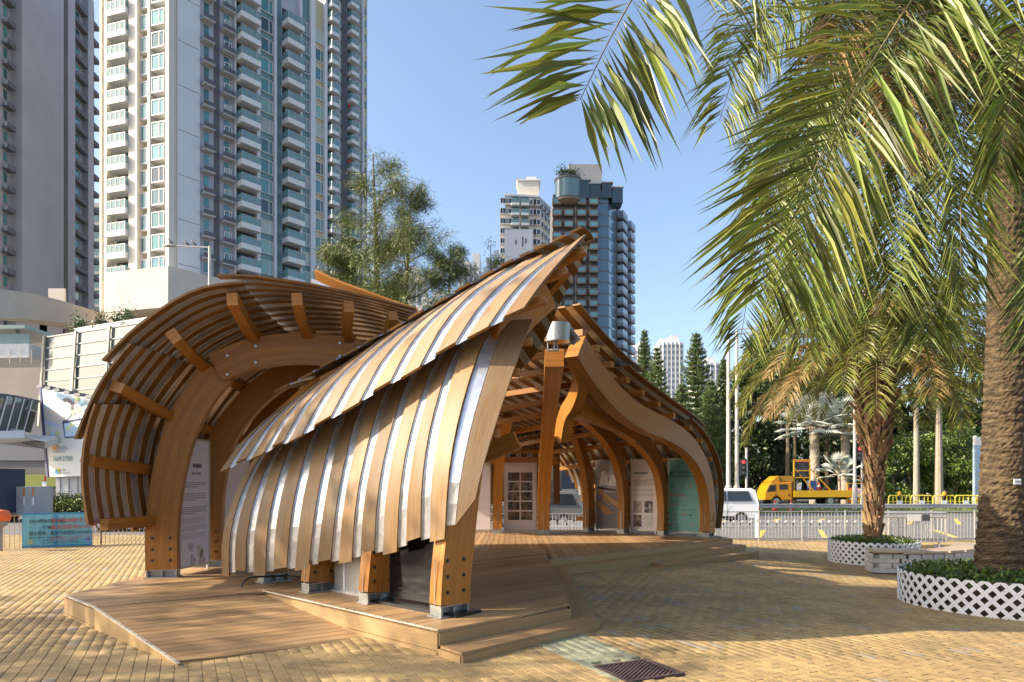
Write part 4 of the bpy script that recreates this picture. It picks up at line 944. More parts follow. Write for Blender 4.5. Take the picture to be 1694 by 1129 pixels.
boot = MB(); boot.faces([(-.05, 0, 0), (.05, 0, 0), (.035, .04, .28), (-.035, .04, .28), (-.05, .03, 0), (.05, .03, 0), (.03, .075, .29), (-.03, .075, .29)], [(0, 1, 2, 3), (5, 4, 7, 6), (0, 4, 5, 1), (3, 2, 6, 7), (1, 5, 6, 2), (0, 3, 7, 4)]); bme = boot.mesh('leaf_base', M['trunk_b'])
def boots(parent, c0, c1, r0, r1, n, tilt, size=1.0):
    ga = 2.39996
    for i in range(n):
        f = i / n; c = Vector(c0).lerp(Vector(c1), f); r = lerp(r0, r1, f) if not callable(r0) else r0(f); a = i * ga + random.uniform(-.1, .1)
        o = link('leaf_base', bme, parent, (c.x + math.cos(a) * r, c.y + math.sin(a) * r, c.z), world=True); tl = tilt(f)
        o.rotation_euler = (-tl + random.gauss(0, .08), random.gauss(0, .1), a - math.pi / 2); s = size * random.uniform(.75, 1.25); o.scale = (s * random.uniform(.7, 1.2), s, s * random.uniform(.8, 1.4))
boots(pa, (7.8, 10.75, 7.3), (7.8, 10.75, 8.4), .26, .12, 46, lambda f: .35 + .3 * f, 1.3)
# shaggy palm in the small planter
pb = thing('palm_tree', 'shorter shaggy palm with rough leaf-base trunk in the small lattice planter', 'palm tree', (9.15, 17.3, .25))
rough_trunk(pb, [(9.15, 17.3, .2), (9.18, 17.3, 1.5), (9.2, 17.3, 3.2), (9.2, 17.3, 4.6)], [.20, .18, .19, .22, .2], amp=.05, mt=M['trunk_b'])
boots(pb, (9.15, 17.3, .25), (9.19, 17.3, 2.3), .15, .18, 130, lambda f: .04 + .06 * f, .95)
boots(pb, (9.19, 17.3, 2.3), (9.2, 17.3, 4.5), lambda f: .18 + .10 * math.sin(f * math.pi * .9), 0, 160, lambda f: .2 + .4 * f, 1.2)
CPB = V(9.2, 17.3, 5.05)
for k in range(84):
    az = k * 2.39996; f = k / 84
    arc_frond(pb, CPB + V(0, 0, -.5 * (1 - f)), az, lerp(.15, 1.25, f), random.uniform(3.4, 4.3), lerp(1.4, 2.2, f) + random.uniform(-.2, .3), n=80, Lmax=.5, W=.034, droop=.3, fwd=.6, mt=M['frond_b'] if random.random() > .22 else M['frond_c'], rr=.018, vee=.15)
# tall palm standing right of the camera; only its fronds reach into the picture
pc = thing('palm_tree', 'palm outside the picture whose long fronds hang into the top of it', 'palm tree', (4.9, 5.0, 0))
rough_trunk(pc, [(4.9, 5.0, -.1), (4.95, 5.0, 2), (4.95, 5.02, 5.6)], [.36, .32, .27], m=40)
for l, kw in [
 ([(1880,-110,5.0),(1560,-330,4.6),(1230,-220,4.25),(1095,-75,4.1),(1020,45,4.0),(960,165,3.95)], dict(n=74, Lmax=.80, W=.05, fwd=.66, droop=.15, facing=(.1, -1, .25))),
 ([(1880,-110,5.0),(1720,-150,5.0),(1560,-60,5.05),(1444,101,5.2),(1370,234,5.4),(1322,340,5.6),(1275,470,5.8)], dict(n=100, Lmax=.98, W=.04, fwd=.6, droop=.2, facing=(-.1, -1, .3))),
 ([(1880,-110,5.0),(1760,-250,5.4),(1560,-190,6.0),(1400,-130,6.4),(1250,-40,6.6),(1195,110,6.7)], dict(n=90, Lmax=.5, W=.028, fwd=.4, droop=.4, facing=(.2, -1, .4))),
 ([(1880,-100,5.0),(1780,-80,5.2),(1700,40,5.3),(1670,180,5.4),(1655,260,5.5)], dict(n=80, Lmax=.55, W=.034, fwd=.8, droop=.4, facing=(0, -1, .4))),
 ([(1880,-110,5.0),(1840,100,5.0),(1800,330,5.0),(1770,520,5.0)], dict(n=50, Lmax=.6, W=.036, fwd=.9, droop=.3))]:
    frond(pc, [P(*q) for q in l], rr=.013, **kw)
for k in range(16): arc_frond(pc, (4.95, 5.02, 5.9), random.uniform(-2.4, .9), random.uniform(.3, 1.2), random.uniform(3, 3.8), random.uniform(1.2, 1.9), n=40, Lmax=.7, W=.045, droop=.3)
boots(pc, (4.95, 5.02, 5.0), (4.95, 5.02, 6.0), .26, .14, 40, lambda f: .35, 1.3)
# ================================================================ street
ZR = -.42
M['asphalt'] = pm('asphalt', (.10, .10, .10), (.16, .155, .15), 3, .9, bump=.3, bscale=90)
mb = MB(); mb.box((0, 46, ZR - .03), (400, 42.4, .06)); tag(mb.build('road', M['asphalt']), kind='structure')
mb = MB(); mb.box((0, 24.95, -.40), (160, .15, .14 + .12)); tag(mb.build('kerb', M['concrete']), kind='structure')
mb = MB(); mb.box((-60, 24, -.48), (74, 1.7, .06)); mb.box((-60, 10, ZR - .04), (72, 27, .06)); tag(mb.build('side_road', M['asphalt']), kind='structure')
M['grassy'] = pm('verge_grass', (.06, .09, .02), (.13, .14, .05), 5, .95, bump=.6)
mb = MB(); mb.box((40, 56, -.36), (110, 17, .2)); tag(mb.build('verge', M['grassy']), kind='structure')
M['yellow_line'] = pm('road_yellow', (.62, .42, .06), (.5, .34, .06), 20, .8)
mb = MB()
for k in range(9):
    x = 8 + k * 2.6; mb.obox((x, 29, ZR + .006), V(.9, 2.2, 0), V(.09, -.04, 0), V(0, 0, .004)); mb.obox((x + 1.2, 38, ZR + .006), V(1.6, 2.6, 0), V(.09, -.055, 0), V(0, 0, .004))
mb.box((20, 26.2, ZR + .006), (30, .12, .008)); mb.box((20, 41.5, ZR + .006), (40, .12, .008))
tag(mb.build('road_marking', M['yellow_line']), kind='structure')
# railings
M['rail_silver'] = pm('silver_railing', (.33, .33, .32), (.42, .41, .39), 6, .5, .4)
M['rail_brown'] = pm('rusted_railing', (.24, .16, .09), (.4, .3, .2), 6, .6, .35)
def railing(a, b, z, H, label, mt, bay=1.55, pitch=.115):
    a = V(a[0], a[1], z); b = V(b[0], b[1], z); L = (b - a).length; rz = math.atan2(b.y - a.y, b.x - a.x)
    t = thing('railing', label, 'railing', a, rz)
    me = MB(); me.tube([(0, 0, 0), (0, 0, H + .02)], .03, 8); pme = me.mesh('post', mt)
    me = MB(); me.tube([(0, 0, .12), (0, 0, H - .03)], .009, 5); bme_ = me.mesh('baluster', mt)
    n = round(L / bay)
    for i in range(n + 1): link('post', pme, t, (L * i / n, 0, 0))
    for i in range(n):
        for zz in (.12, H - .03):
            mb = MB(); mb.tube([(L * i / n + .03, 0, zz), (L * (i + 1) / n - .03, 0, zz)], .017, 6); mb.build('rail', mt, t, world=False)
        x = L * i / n + pitch
        while x < L * (i + 1) / n - .05: link('baluster', bme_, t, (x, 0, 0)); x += pitch
    return t
railing((-15.2, 19.1), (-8.4, 23.15), -.26, 1.1, 'rusty brown railing at the left carrying the blue banner', M['rail_brown'])
railing((-8.3, 23.2), (5.6, FENCE_Y), -.30, 1.0, 'steel railing behind the pavilion along the road', M['rail_silver'])
railing((5.7, FENCE_Y), (21, FENCE_Y), -.32, 1.08, 'silver railing along the road right of the pavilion', M['rail_silver'])
# blue banner
na = V(-15.2, 19.1, 0); nb_ = V(-8.4, 23.15, 0); ed = (nb_ - na).normalized(); en_ = V(ed.y, -ed.x, 0)
q0 = RP(36, 880, na + en_ * .07, en_); q1 = RP(153, 880, na + en_ * .07, en_); w = (V(q1.x, q1.y, 0) - V(q0.x, q0.y, 0)).length
t = thing('banner', 'light blue cloth banner with red and dark writing tied to the left railing', 'banner', (q0.x, q0.y, -.12), math.atan2(ed.y, ed.x))
mb = MB(); nx = 60; vs = []; H = 1.0
for j in range(9):
    for i in range(nx + 1):
        x = w * i / nx; z = H * j / 8; y = .012 * math.sin(x * 26 + 1.2 * math.sin(z * 4)) + .006 * math.sin(x * 61)
        vs.append((x, y, z))
mb.faces(vs, [(j * (nx + 1) + i, j * (nx + 1) + i + 1, (j + 1) * (nx + 1) + i + 1, (j + 1) * (nx + 1) + i) for j in range(8) for i in range(nx)]); n0 = len(mb.v)
mb.build('cloth', pm('blue_banner_cloth', (.17, .46, .58), (.22, .52, .62), 3, .7), t, world=False, smooth=True)
for z, h in ((H - .02, .05), (.03, .05)): mb = MB(); mb.box((w / 2, -.03, z), (w, .004, h)); mb.build('hem', pm('hem_blue', (.05, .28, .48)), t, world=False)
mb = MB(); mb.box((w * .47, -.028, H / 2), (.07, .004, H - .11)); mb.build('seam', pm('seam_blue', (.06, .32, .5)), t, world=False)
for s_, z, sz, x, m_, sx in [('2024年8月1日起', .72, .13, .10, 'ink', .95), ('非法餵飼野生動物或野鴿', .72, .145, .40, 'ink_red', .95), ('可被', .54, .12, .28, 'ink', 1), ('處定額罰款5,000元', .53, .145, .40, 'ink_red', .95), ('經定罪後，最高可處罰款100,000元及監禁一年', .37, .12, .10, 'ink', .85)]: text(s_, sz, M[m_], t, w * x, z, y=-.034, sx=sx)
for s_, z, sz, x, m_ in [('Starting from 1 August 2024, ', .27, .07, .1, 'ink'), ('illegal feeding of wild animals or feral pigeons', .27, .07, .41, 'ink_red'), ('is liable to ', .19, .07, .28, 'ink'), ('a fixed penalty of $5,000', .19, .07, .40, 'ink_red'), ('and upon conviction, a fine of $100,000', .12, .06, .28, 'ink')]: text(s_, sz, M[m_], t, w * x, z, y=-.034, sx=.95)
mb = MB(); mb.tube([(.2, -.036, .17), (.2, -.032, .17)], .06, 16); mb.build('emblem', pm('emblem_cream', (.6, .55, .3)), t, world=False)
mb = MB(); mb.extr([(.17, -.037, .15), (.23, -.037, .15), (.2, -.037, .2)], (0, -.002, 0)); mb.build('emblem', pm('emblem_green', (.05, .2, .1)), t, world=False)
mb = MB(); mb.box((w * .93, -.035, .2), (.14, .003, .06)); mb.build('logo', pm('logo_violet', (.2, .12, .4)), t, world=False)
# orange lamp at the left edge
q = V(-14.05, 18.75, -.26); t = thing('warning_lamp', 'orange domed lamp with pale disc at the left edge by the railing', 'lamp', q)
mb = MB(); mb.lathe((0, 0, 0), [(.05, 0), (.05, .8), (.16, .86), (.16, 1.0)], 16); mb.build('stand', pm('lamp_grey', (.3, .28, .26)), t, world=False)
mb = MB(); mb.lathe((0, 0, .98), [(.2, 0), (.24, .05), (.25, .15), (.19, .27), (.02, .31)], 20); mb.build('dome', pm('orange_plastic', (.75, .14, .03), rough=.35), t, world=False, smooth=True)
mb = MB(); mb.tube([(.0, -.17, .75), (0, -.2, .75)], .11, 18); mb.build('disc', M['white'], t, world=False)
# nested steel crowd barriers
for k in range(6):
    lab = 'nearest steel crowd barrier of the nested stack by the railing, with a white sign' if k == 0 else ['', 'second', 'third', 'fourth', 'fifth', 'rearmost'][k] + ' steel crowd barrier from the front of the nested stack by the railing'
    t = thing('crowd_barrier', lab, 'barrier', (11.55 + .12 * k, 21.6 + .2 * k, -.32), -.03, group='nested crowd barriers')
    mb = MB(); W_, H_ = 2.15, 1.12
    mb.tube(smooth([V(0, 0, .2), V(0, 0, H_ - .12), V(.05, 0, H_ - .02), V(.15, 0, H_), V(W_ - .15, 0, H_), V(W_ - .05, 0, H_ - .02), V(W_, 0, H_ - .12), V(W_, 0, .2)], 24), .02, 6); mb.tube([(0, 0, .22), (W_, 0, .22)], .018, 6); mb.tube([(0, 0, H_ - .13), (W_, 0, H_ - .13)], .014, 6); mb.build('frame', M['rail_silver'], t, world=False)
    me = MB(); me.tube([(0, 0, .22), (0, 0, H_ - .13)], .009, 5); bb = me.mesh('bar', M['rail_silver'])
    for i in range(1, 17): link('bar', bb, t, (W_ * i / 17, 0, 0))
    for x in (.2, W_ - .2): mb = MB(); mb.bar((x, -.25, .03), (x, .25, .03), .04, .04); mb.bar((x, 0, .03), (x, 0, .22), .03, .03, up=(0, 1, 0)); mb.build('foot', M['rail_silver'], t, world=False)
    if k == 0:
        mb = MB(); mb.box((1.15, -.03, .98), (.42, .01, .2)); mb.build('sign', M['white'], t, world=False)
        mb = MB(); mb.box((1.5, -.02, .98), (.22, .06, .2)); mb.build('lock_box', pm('dark_grey', (.08, .08, .09)), t, world=False)
# guard rail
t = thing('guard_rail', 'long silver guard rail on the far side of the road', 'guard rail', (8, 46, ZR))
mb = MB(); pr = [(0, .42), (-.05, .46), (-.05, .52), (.0, .57), (-.05, .62), (-.05, .68), (0, .72)]
for i in range(6):
    mb.face([(0, y, z) for y, z in [pr[i]]] + [(46, pr[i][0], pr[i][1]), (46, pr[i + 1][0], pr[i + 1][1]), (0, pr[i + 1][0], pr[i + 1][1])])
mb.build('rail_beam', M['rail_silver'], t, world=False)
me = MB(); me.box((0, .05, .36), (.1, .1, .72)); pm_ = me.mesh('post', M['rail_silver'])
for i in range(15): link('post', pm_, t, (1.5 + i * 3.1, 0, 0))
# low white lane separator
t = thing('lane_separator', 'low white segmented lane separator in the middle of the road', 'barrier', (2, 33, ZR))
me = MB(); me.box((0, 0, .14), (.34, .3, .28)); me.box((0, 0, .31), (.2, .2, .06)); sm = me.mesh('segment', pm('separator_white', (.30, .30, .29), (.37, .37, .35), 3, .6))
for i in range(40): link('segment', sm, t, (i * .42, 0, 0))
mb = MB(); mb.box((8.4, 0, .06), (17, .36, .1)); mb.build('base_strip', M['concrete'], t, world=False)
# traffic bollard posts near the railing
for x in (9.2,):
    t = thing('bollard', 'white bollard post standing behind the silver railing', 'bollard', (x, 25.6, ZR)); mb = MB(); mb.lathe((0, 0, 0), [(.07, 0), (.07, .9), (.05, .95), (.0, .96)], 12); mb.build('shaft', M['white'], t, world=False)
    mb = MB(); mb.lathe((0, 0, .7), [(.072, 0), (.072, .1)], 12); mb.build('band', M['rail_silver'], t, world=False)
# ---------------------------------------------------------------- vehicles (local x forward, built from a side profile)
M['tyre'] = pm('tyre', (.02, .02, .02), rough=.8); M['rim'] = pm('rim', (.4, .4, .41), rough=.35, metal=.8); M['vglass'] = pm('vehicle_glass', (.02, .025, .03), rough=.05, spec=.8)
M['redlens'] = pm('red_lens', (.5, .02, .02), rough=.2)
def wheel(t, x, y, r, s):
    mb = MB(); mb.tube([(x, y, r), (x, y + s * .22, r)], r, 24); wh = mb.build('wheel', M['tyre'], t, world=False)
    mb = MB(); mb.tube([(x, y - s * .005, r), (x, y + s * .05, r)], r * .62, 18); mb.tube([(x, y - s * .012, r), (x, y + s * .02, r)], r * .2, 10); mb.build('rim', M['rim'], wh, world=False)
def van(name, label, cat, loc, rz, L, W, H, paint, group=None, hood=.9, glassH=.52):
    t = thing(name, label, cat, loc, rz, group)
    prof = [(0, .28), (0, .62), (.08, .95), (hood * .9, 1.12), (hood + .75, H - .08), (hood + 1.0, H), (L - .35, H), (L - .12, H - .1), (L, H * .58), (L - .01, .5), (L - .06, .28)]
    mb = MB(); n = len(prof)
    secs = [(-W / 2 + .02, .0), (-W / 2, .0), (-W / 2 + .01, 0)]
    # tapered body: sides lean in towards the roof
    def ypos(z, s): return s * (W / 2 - max(0, z - 1.0) * .16)
    vs = [(x, ypos(z, -1), z) for x, z in prof] + [(x, ypos(z, 1), z) for x, z in prof]
    mb.faces(vs, [tuple(range(n - 1, -1, -1)), tuple(range(n, 2 * n))] + [(i, (i + 1) % n, n + (i + 1) % n, n + i) for i in range(n)])
    body = mb.build('body', paint, t, world=False)
    bv = body.modifiers.new('b', 'BEVEL'); bv.width = .06; bv.segments = 3; bv.limit_method = 'ANGLE'; bv.angle_limit = .5
    zt, zb = H - .14, H - .14 - glassH
    for s in (-1, 1):
        xs = [(hood + .35, hood + 1.25), (hood + 1.32, hood + 2.15), (hood + 2.22, L - .35)]
        for k, (x0, x1) in enumerate(xs):
            o0 = .55 if k == 0 else 0; o1 = .18 if k == 2 else 0
            q = [(x0, ypos(zb, s) + s * .004, zb), (x1, ypos(zb, s) + s * .004, zb), (x1 - o1, ypos(zt, s) + s * .004, zt), (x0 + o0, ypos(zt, s) + s * .004, zt)]
            mb = MB(); mb.extr(q, (0, s * .012, 0)); mb.build('side_window', M['vglass'], t, world=False)
        mb = MB(); mb.extr([(L - .02, s * (W / 2 - .12), H * .56), (L + .015, s * (W / 2 - .12), .75), (L + .015, s * (W / 2 - .02), .75), (L - .02, s * (W / 2 - .05), H * .56)], (.02, 0, 0)); mb.build('tail_light', M['redlens'], t, world=False)
        mb = MB(); mb.box((.03, s * (W / 2 - .25), .72), (.1, .35, .14)); mb.build('headlight', M['white'], t, world=False)
        for x in (.85, L - .95): wheel(t, x, s * (W / 2 + .01) , .32, -s)
        mb = MB(); mb.box((hood + .3, s * (W / 2 + .1), 1.08), (.1, .16, .16)); mb.build('mirror', paint, t, world=False)
    q = [(L - .1, -W / 2 + .2, zb), (L - .1, W / 2 - .2, zb), (L - .16, W / 2 - .25, zt), (L - .16, -W / 2 + .25, zt)]
    mb = MB(); mb.extr([(x + .06, y, z) for x, y, z in q], (.05, 0, 0)); mb.build('rear_window', M['vglass'], t, world=False)
    mb = MB(); mb.extr([(hood + .02, -W / 2 + .15, zb - .05), (hood + .02, W / 2 - .15, zb - .05), (hood + .7, W / 2 - .25, zt), (hood + .7, -W / 2 + .25, zt)], (-.05, 0, .03)); mb.build('windscreen', M['vglass'], t, world=False)
    for x in (hood + 1.28, hood + 2.18):
        for s in (-1, 1): mb = MB(); mb.box((x, s * (W / 2 + .001), .75), (.012, .01, .8)); mb.build('door_seam', M['black'], t, world=False)
    for s in (-1, 1): mb = MB(); mb.box((L / 2, s * (W / 2 + .002), .36), (L - 2.6, .02, .12)); mb.build('sill', M['black'], t, world=False)
    mb = MB(); mb.box((L + .035, 0, .72), (.02, .5, .13)); mb.build('number_plate', pm('plate_yellow', (.6, .45, .05)), t, world=False)
    mb = MB(); mb.box((L + .0, 0, .42), (.06, W - .3, .2)); mb.build('bumper', pm('bumper', (.1, .1, .1)), t, world=False)
    return t
white_car = pm('white_car_paint', (.72, .72, .71), rough=.25, coat=.6); grey_car = pm('grey_car_paint', (.13, .13, .125), rough=.25, coat=.6); red_car = pm('red_car_paint', (.42, .02, .02), rough=.25, coat=.6)
y_ = 36.5; van('white_van', 'white people carrier driving past right of the pavilion', 'van', (xd(1246, y_) - 4.75, y_, ZR), 0, 4.75, 1.8, 1.86, white_car)
y_ = 34; van('grey_van', 'dark grey van on the road seen through the pavilion', 'van', (xd(962, y_) - 4.7, y_, ZR), 0, 4.7, 1.8, 1.75, grey_car)
y_ = 31; van('red_car', 'red car on the road half hidden by the left roof shell', 'car', (xd(158, y_), y_, ZR), 0, 4.4, 1.75, 1.45, red_car, glassH=.4)
# yellow works truck
yt = 59.0; x0 = xd(1258, yt); k_ = yt / F_PX
t = thing('works_truck', 'yellow road works truck with crew cab and raised sign frame', 'truck', (x0, yt, -.27))
yel = pm('truck_yellow', (.55, .23, .005), rough=.35, coat=.4); yel2 = pm('truck_bed_yellow', (.58, .33, .01), rough=.45)
prof = [(0, .5), (.05, 1.15), (.3, 1.75), (.55, 2.0), (2.3, 2.02), (2.35, .5)]
mb = MB(); mb.extr([(x, -1.0, z) for x, z in prof], (0, 2.0, 0)); cab = mb.build('cab', yel, t, world=False); bv = cab.modifiers.new('b', 'BEVEL'); bv.width = .05; bv.segments = 2
for q in ([(.18, 1.2), (.42, 1.75), (.95, 1.8), (.95, 1.25)], [(1.25, 1.38), (1.25, 1.82), (1.95, 1.82), (1.95, 1.4)]):
    mb = MB(); mb.extr([(x, -1.012, z) for x, z in q], (0, .02, 0)); mb.build('cab_window', M['vglass'], t, world=False)
for x in (.95, 2.05): mb = MB(); mb.box((x, -1.02, .95), (.08, .03, .18)); mb.build('door_handle', M['black'], t, world=False)
mb = MB(); mb.extr([(.55, -.95, 2.03), (1.1, -.95, 2.5), (1.25, -.95, 2.55), (1.25, -.95, 2.03)], (0, 1.9, 0)); mb.build('roof_fairing', yel, t, world=False)
mb = MB(); mb.box((1.9, 0, 2.3), (1.2, 1.7, .5)); mb.build('roof_box', pm('truck_brown_yellow', (.4, .2, .02)), t, world=False)
mb = MB(); mb.box((5.0, 0, 1.02), (5.1, 2.1, .55)); mb.build('cargo_bed', yel2, t, world=False)
mb = MB(); mb.box((4.7, 0, .62), (5.6, .9, .2)); mb.build('chassis', M['black'], t, world=False)
for x in (1.0, 5.6):
    for s in (-1, 1): wheel(t, x, s * 1.0, .42, -s)
fr = MB()
for x in (2.65, 4.0): fr.bar((x, -.6, 1.3), (x, -.6, 3.95), .09, .09, up=(0, 1, 0))
for z in (3.93, 3.0, 2.4): fr.bar((2.65, -.6, z), (4.0, -.6, z), .08, .08)
fr.bar((2.7, -.6, 3.2), (4.3, -.6, 1.3), .08, .08, up=(0, 1, 0)); fr.bar((4.0, -.6, 3.2), (5.8, -.6, 1.3), .07, .07, up=(0, 1, 0))
fr.build('sign_frame', yel2, t, world=False)
mb = MB(); mb.box((3.32, -.55, 3.1), (1.15, .1, 1.35)); mb.build('arrow_board', pm('board_dark', (.05, .05, .055)), t, world=False)
mb = MB(); mb.box((3.32, -.62, 3.82), (1.2, .03, .14)); mb.build('warning_strip', pm('orange_strip', (.6, .15, .05)), t, world=False)
for x, z in ((2.95, 3.5), (3.7, 3.5), (2.95, 2.75), (3.7, 2.75)): mb = MB(); mb.tube([(x, -.61, z), (x, -.66, z)], .12, 10); mb.build('lamp', M['black'], t, world=False)
M['chevron'] = pm('chevron_red', (.55, .08, .03), rough=.5)
mb = MB(); mb.box((7.75, -.75, .9), (1.15, .06, 1.25)); tb = mb.build('tail_board', M['chevron'], t, world=False)
for i in range(6): mb = MB(); mb.obox((7.3 + i * .18, -.79, .9), V(.16, 0, .55), V(.035, 0, -.01), V(0, .006, 0)); mb.build('stripe', yel2, tb, world=False)
mb = MB(); mb.extr([(7.28, -.81, .55), (7.72, -.81, .55), (7.5, -.81, 1.25)], (0, -.01, 0)); mb.build('warning_triangle', M['white'], tb, world=False)
mb = MB(); mb.extr([(7.42, -.825, .62), (7.58, -.825, .62), (7.5, -.825, .95)], (0, -.006, 0)); mb.build('worker_mark', M['black'], tb, world=False)
mb = MB(); mb.box((8.05, -.81, 1.1), (.42, .012, .7)); mb.build('notice', M['white'], tb, world=False)
for z in (1.3, 1.1, .92): text('慢駛', .16, M['ink_red'], tb, 7.88, z - .05, y=-.83)
for x in (7.15, 8.35): mb = MB(); mb.bar((x, -.75, .3), (x, -.75, 1.95), .08, .08, up=(0, 1, 0)); mb.build('tail_post', yel2, t, world=False)
mb = MB(); mb.bar((7.15, -.75, 1.9), (8.35, -.75, 1.9), .07, .07); mb.build('tail_rail', yel2, t, world=False)
mb = MB(); mb.box((4.35, -.2, 1.6), (.5, .7, 1.1)); mb.build('blue_tank', pm('tank_blue', (.04, .1, .28)), t, world=False)
def cone(x, y, z, label, s=1):
    t = thing('traffic_cone', label, 'traffic cone', (x, y, z), group='traffic cones round the works truck'); mb = MB(); mb.lathe((0, 0, .04), [(.16 * s, 0), (.03 * s, .62 * s)], 12); mb.build('cone', pm('cone_red', (.6, .05, .03)), t, world=False)
    mb = MB(); mb.lathe((0, 0, .3 * s), [(.115 * s, 0), (.082 * s, .15 * s)], 12); mb.build('reflective_band', M['white'], t, world=False); mb = MB(); mb.box((0, 0, .02), (.36, .36, .04)); mb.build('base', M['black'], t, world=False)
cone(xd(1350, yt), yt, 1.03, 'red cone on the truck bed nearer the cab'); cone(xd(1358, yt), yt + .3, 1.03, 'red cone on the truck bed nearer the tail')
cone(xd(1282, 48), 48, -.27, 'red cone on the verge in front of the truck cab', 1.2); cone(xd(1309, 48), 48, -.27, 'red cone on the verge in front of the truck bed', 1.2)
# yellow pedestrian barriers
M['barrier_y'] = pm('barrier_yellow', (.78, .62, .08), rough=.45)
for i, px in enumerate([1410, 1470, 1507, 1544, 1580, 1614, 1650, 1690]):
    lab = ['yellow plastic barrier beside the tail of the works truck', 'yellow plastic barrier just right of the shaggy palm trunk', 'second yellow barrier right of the shaggy palm trunk', 'third yellow barrier right of the shaggy palm trunk', 'fourth yellow barrier right of the shaggy palm trunk', 'last yellow barrier left of the thick palm trunk', 'yellow barrier behind the thick palm trunk', 'yellow barrier at the right edge of the picture'][i]
    y = 52; t = thing('works_barrier', lab, 'barrier', (xd(px, y), y, -.27), 0, 'yellow works barriers')
    mb = MB(); W_ = 1.65; mb.tube(smooth([V(0, 0, .05), V(0, 0, .8), V(.1, 0, .98), V(.25, 0, 1.0), V(W_ - .25, 0, 1.0), V(W_ - .1, 0, .98), V(W_, 0, .8), V(W_, 0, .05)], 20), .045, 6); mb.bar((0, 0, .15), (W_, 0, .15), .06, .08); mb.bar((0, 0, .55), (W_, 0, .55), .05, .05); mb.build('frame', M['barrier_y'], t, world=False)
    for x in (.35, .62, W_ - .62, W_ - .35): mb = MB(); mb.bar((x, 0, .15), (x, 0, .98), .04, .04, up=(0, 1, 0)); mb.build('upright', M['barrier_y'], t, world=False)
    mb = MB(); mb.box((W_ / 2, -.03, .42), (.42, .03, .42)); mb.build('panel', M['white'], t, world=False)
    if i in (1, 3): mb = MB(); mb.lathe((W_ / 2, 0, 1.0), [(.1, 0), (.15, .1), (.13, .25), (.02, .32)], 12); mb.build('beacon', pm('amber_beacon', (.75, .3, .02), rough=.3), t, world=False)
# lamp posts and signals
M['pole'] = pm('pole_paint', (.42, .38, .33), (.55, .5, .44), 2, .5)
def lamp_post(px, y, H, r, label, z=ZR):
    t = thing('lamp_post', label, 'lamp post', (xd(px, y), y, z)); mb = MB(); mb.tube([(0, 0, 0), (0, 0, 1.9), (0, 0, 2.0), (0, 0, H)], [r * 1.5, r * 1.5, r, r * .7], 12); mb.build('pole', M['pole'], t, world=False)
    mb = MB(); mb.bar((0, 0, H), (1.6, 0, H + .2), .07, .07); mb.build('arm', M['pole'], t, world=False); mb = MB(); mb.box((1.9, 0, H + .2), (.7, .25, .12)); mb.build('lamp_head', M['rail_silver'], t, world=False)
lamp_post(1205, 41, 11, .13, 'tall thin lamp post left of the pair beside the pavilion'); lamp_post(1219, 44, 12, .13, 'tall thin lamp post right of the pair beside the pavilion')
lamp_post(1414, 50, 12, .12, 'rusty lamp post behind the tail of the works truck')
def signal(px, y, H, label, z=ZR, heads=True):
    t = thing('traffic_signal', label, 'traffic light', (xd(px, y), y, z)); mb = MB(); mb.tube([(0, 0, 0), (0, 0, H)], .075, 10); mb.build('pole', M['rail_silver'], t, world=False)
    if heads:
        mb = MB(); mb.box((-.22, -.02, H - 1.15), (.3, .2, 1.0)); hd = mb.build('signal_head', M['black'], t, world=False)
        for k, c in enumerate([(.7, .03, .04), (.12, .12, .11), (.1, .12, .11)]):
            mb = MB(); mb.tube([(-.22, -.125, H - .83 - k * .31), (-.22, -.14, H - .83 - k * .31)], .1, 14); mt = pm('signal_lens', c, rough=.3)
            if k == 0: bs = mt.node_tree.nodes['Principled BSDF']; bs.inputs['Emission Color'].default_value = (1, .05, .06, 1); bs.inputs['Emission Strength'].default_value = 1.2
            mb.build('lens', mt, hd, world=False)
            mb = MB(); mb.box((-.22, -.2, H - .72 - k * .31), (.24, .16, .02)); mb.build('visor', M['black'], hd, world=False)
    return t
signal(1235, 40, 4.2, 'traffic signal showing red beside the pavilion'); signal(1426, 47, 5.3, 'pale steel signal pole left of the shaggy palm trunk')
# street lamp with pigeons, left
y = 34; t = thing('street_lamp', 'street lamp with arm reaching left above the left roof shell', 'street lamp', (xd(347, y), y, ZR)); H = 1.8 + (HY - 408) / F_PX * y - ZR
mb = MB(); mb.tube([(0, 0, 0), (0, 0, H)], [.12, .07], 10); mb.build('pole', M['pole'], t, world=False)
mb = MB(); mb.tube([(0, 0, H - .05), (-1.0, 0, H - .02), (-1.75, 0, H + .03)], .035, 8); mb.build('arm', M['pole'], t, world=False)
mb = MB(); mb.lathe((0, 0, 0), [(.02, -.36), (.10, -.25), (.12, 0), (.09, .25), (.02, .36)], 10)
mb.v = [(v[2] - 2.0, v[1], v[0] * .55 + H + .03) for v in mb.v]; mb.build('lamp_head', M['rail_silver'], t, world=False, smooth=True)
M['bird'] = pm('pigeon_grey', (.09, .09, .1), (.16, .15, .15), 9, .7)
for i, (dx, lab) in enumerate([(-1.95, 'pigeon perched on the lamp head'), (-1.15, 'pigeon perched midway on the lamp arm'), (-.8, 'pigeon perched on the lamp arm nearest the pole')]):
    hz = H + (.12 if i == 0 else .03); mb = MB(); b0 = V(xd(347, y) + dx, y, ZR + hz)
    mb.tube(smooth([b0 + V(.16, 0, .03), b0 + V(.07, 0, .08), b0 + V(-.02, 0, .14), b0 + V(-.07, 0, .2), b0 + V(-.09, 0, .255), b0 + V(-.15, 0, .25)], 14), [.012, .03, .045, .055, .06, .06, .058, .052, .045, .038, .036, .036, .03, .012, .004], 8)
    o = mb.build('pigeon', M['bird'], None, smooth=True); tag(o, lab, 'pigeon', 'pigeons on the lamp arm')
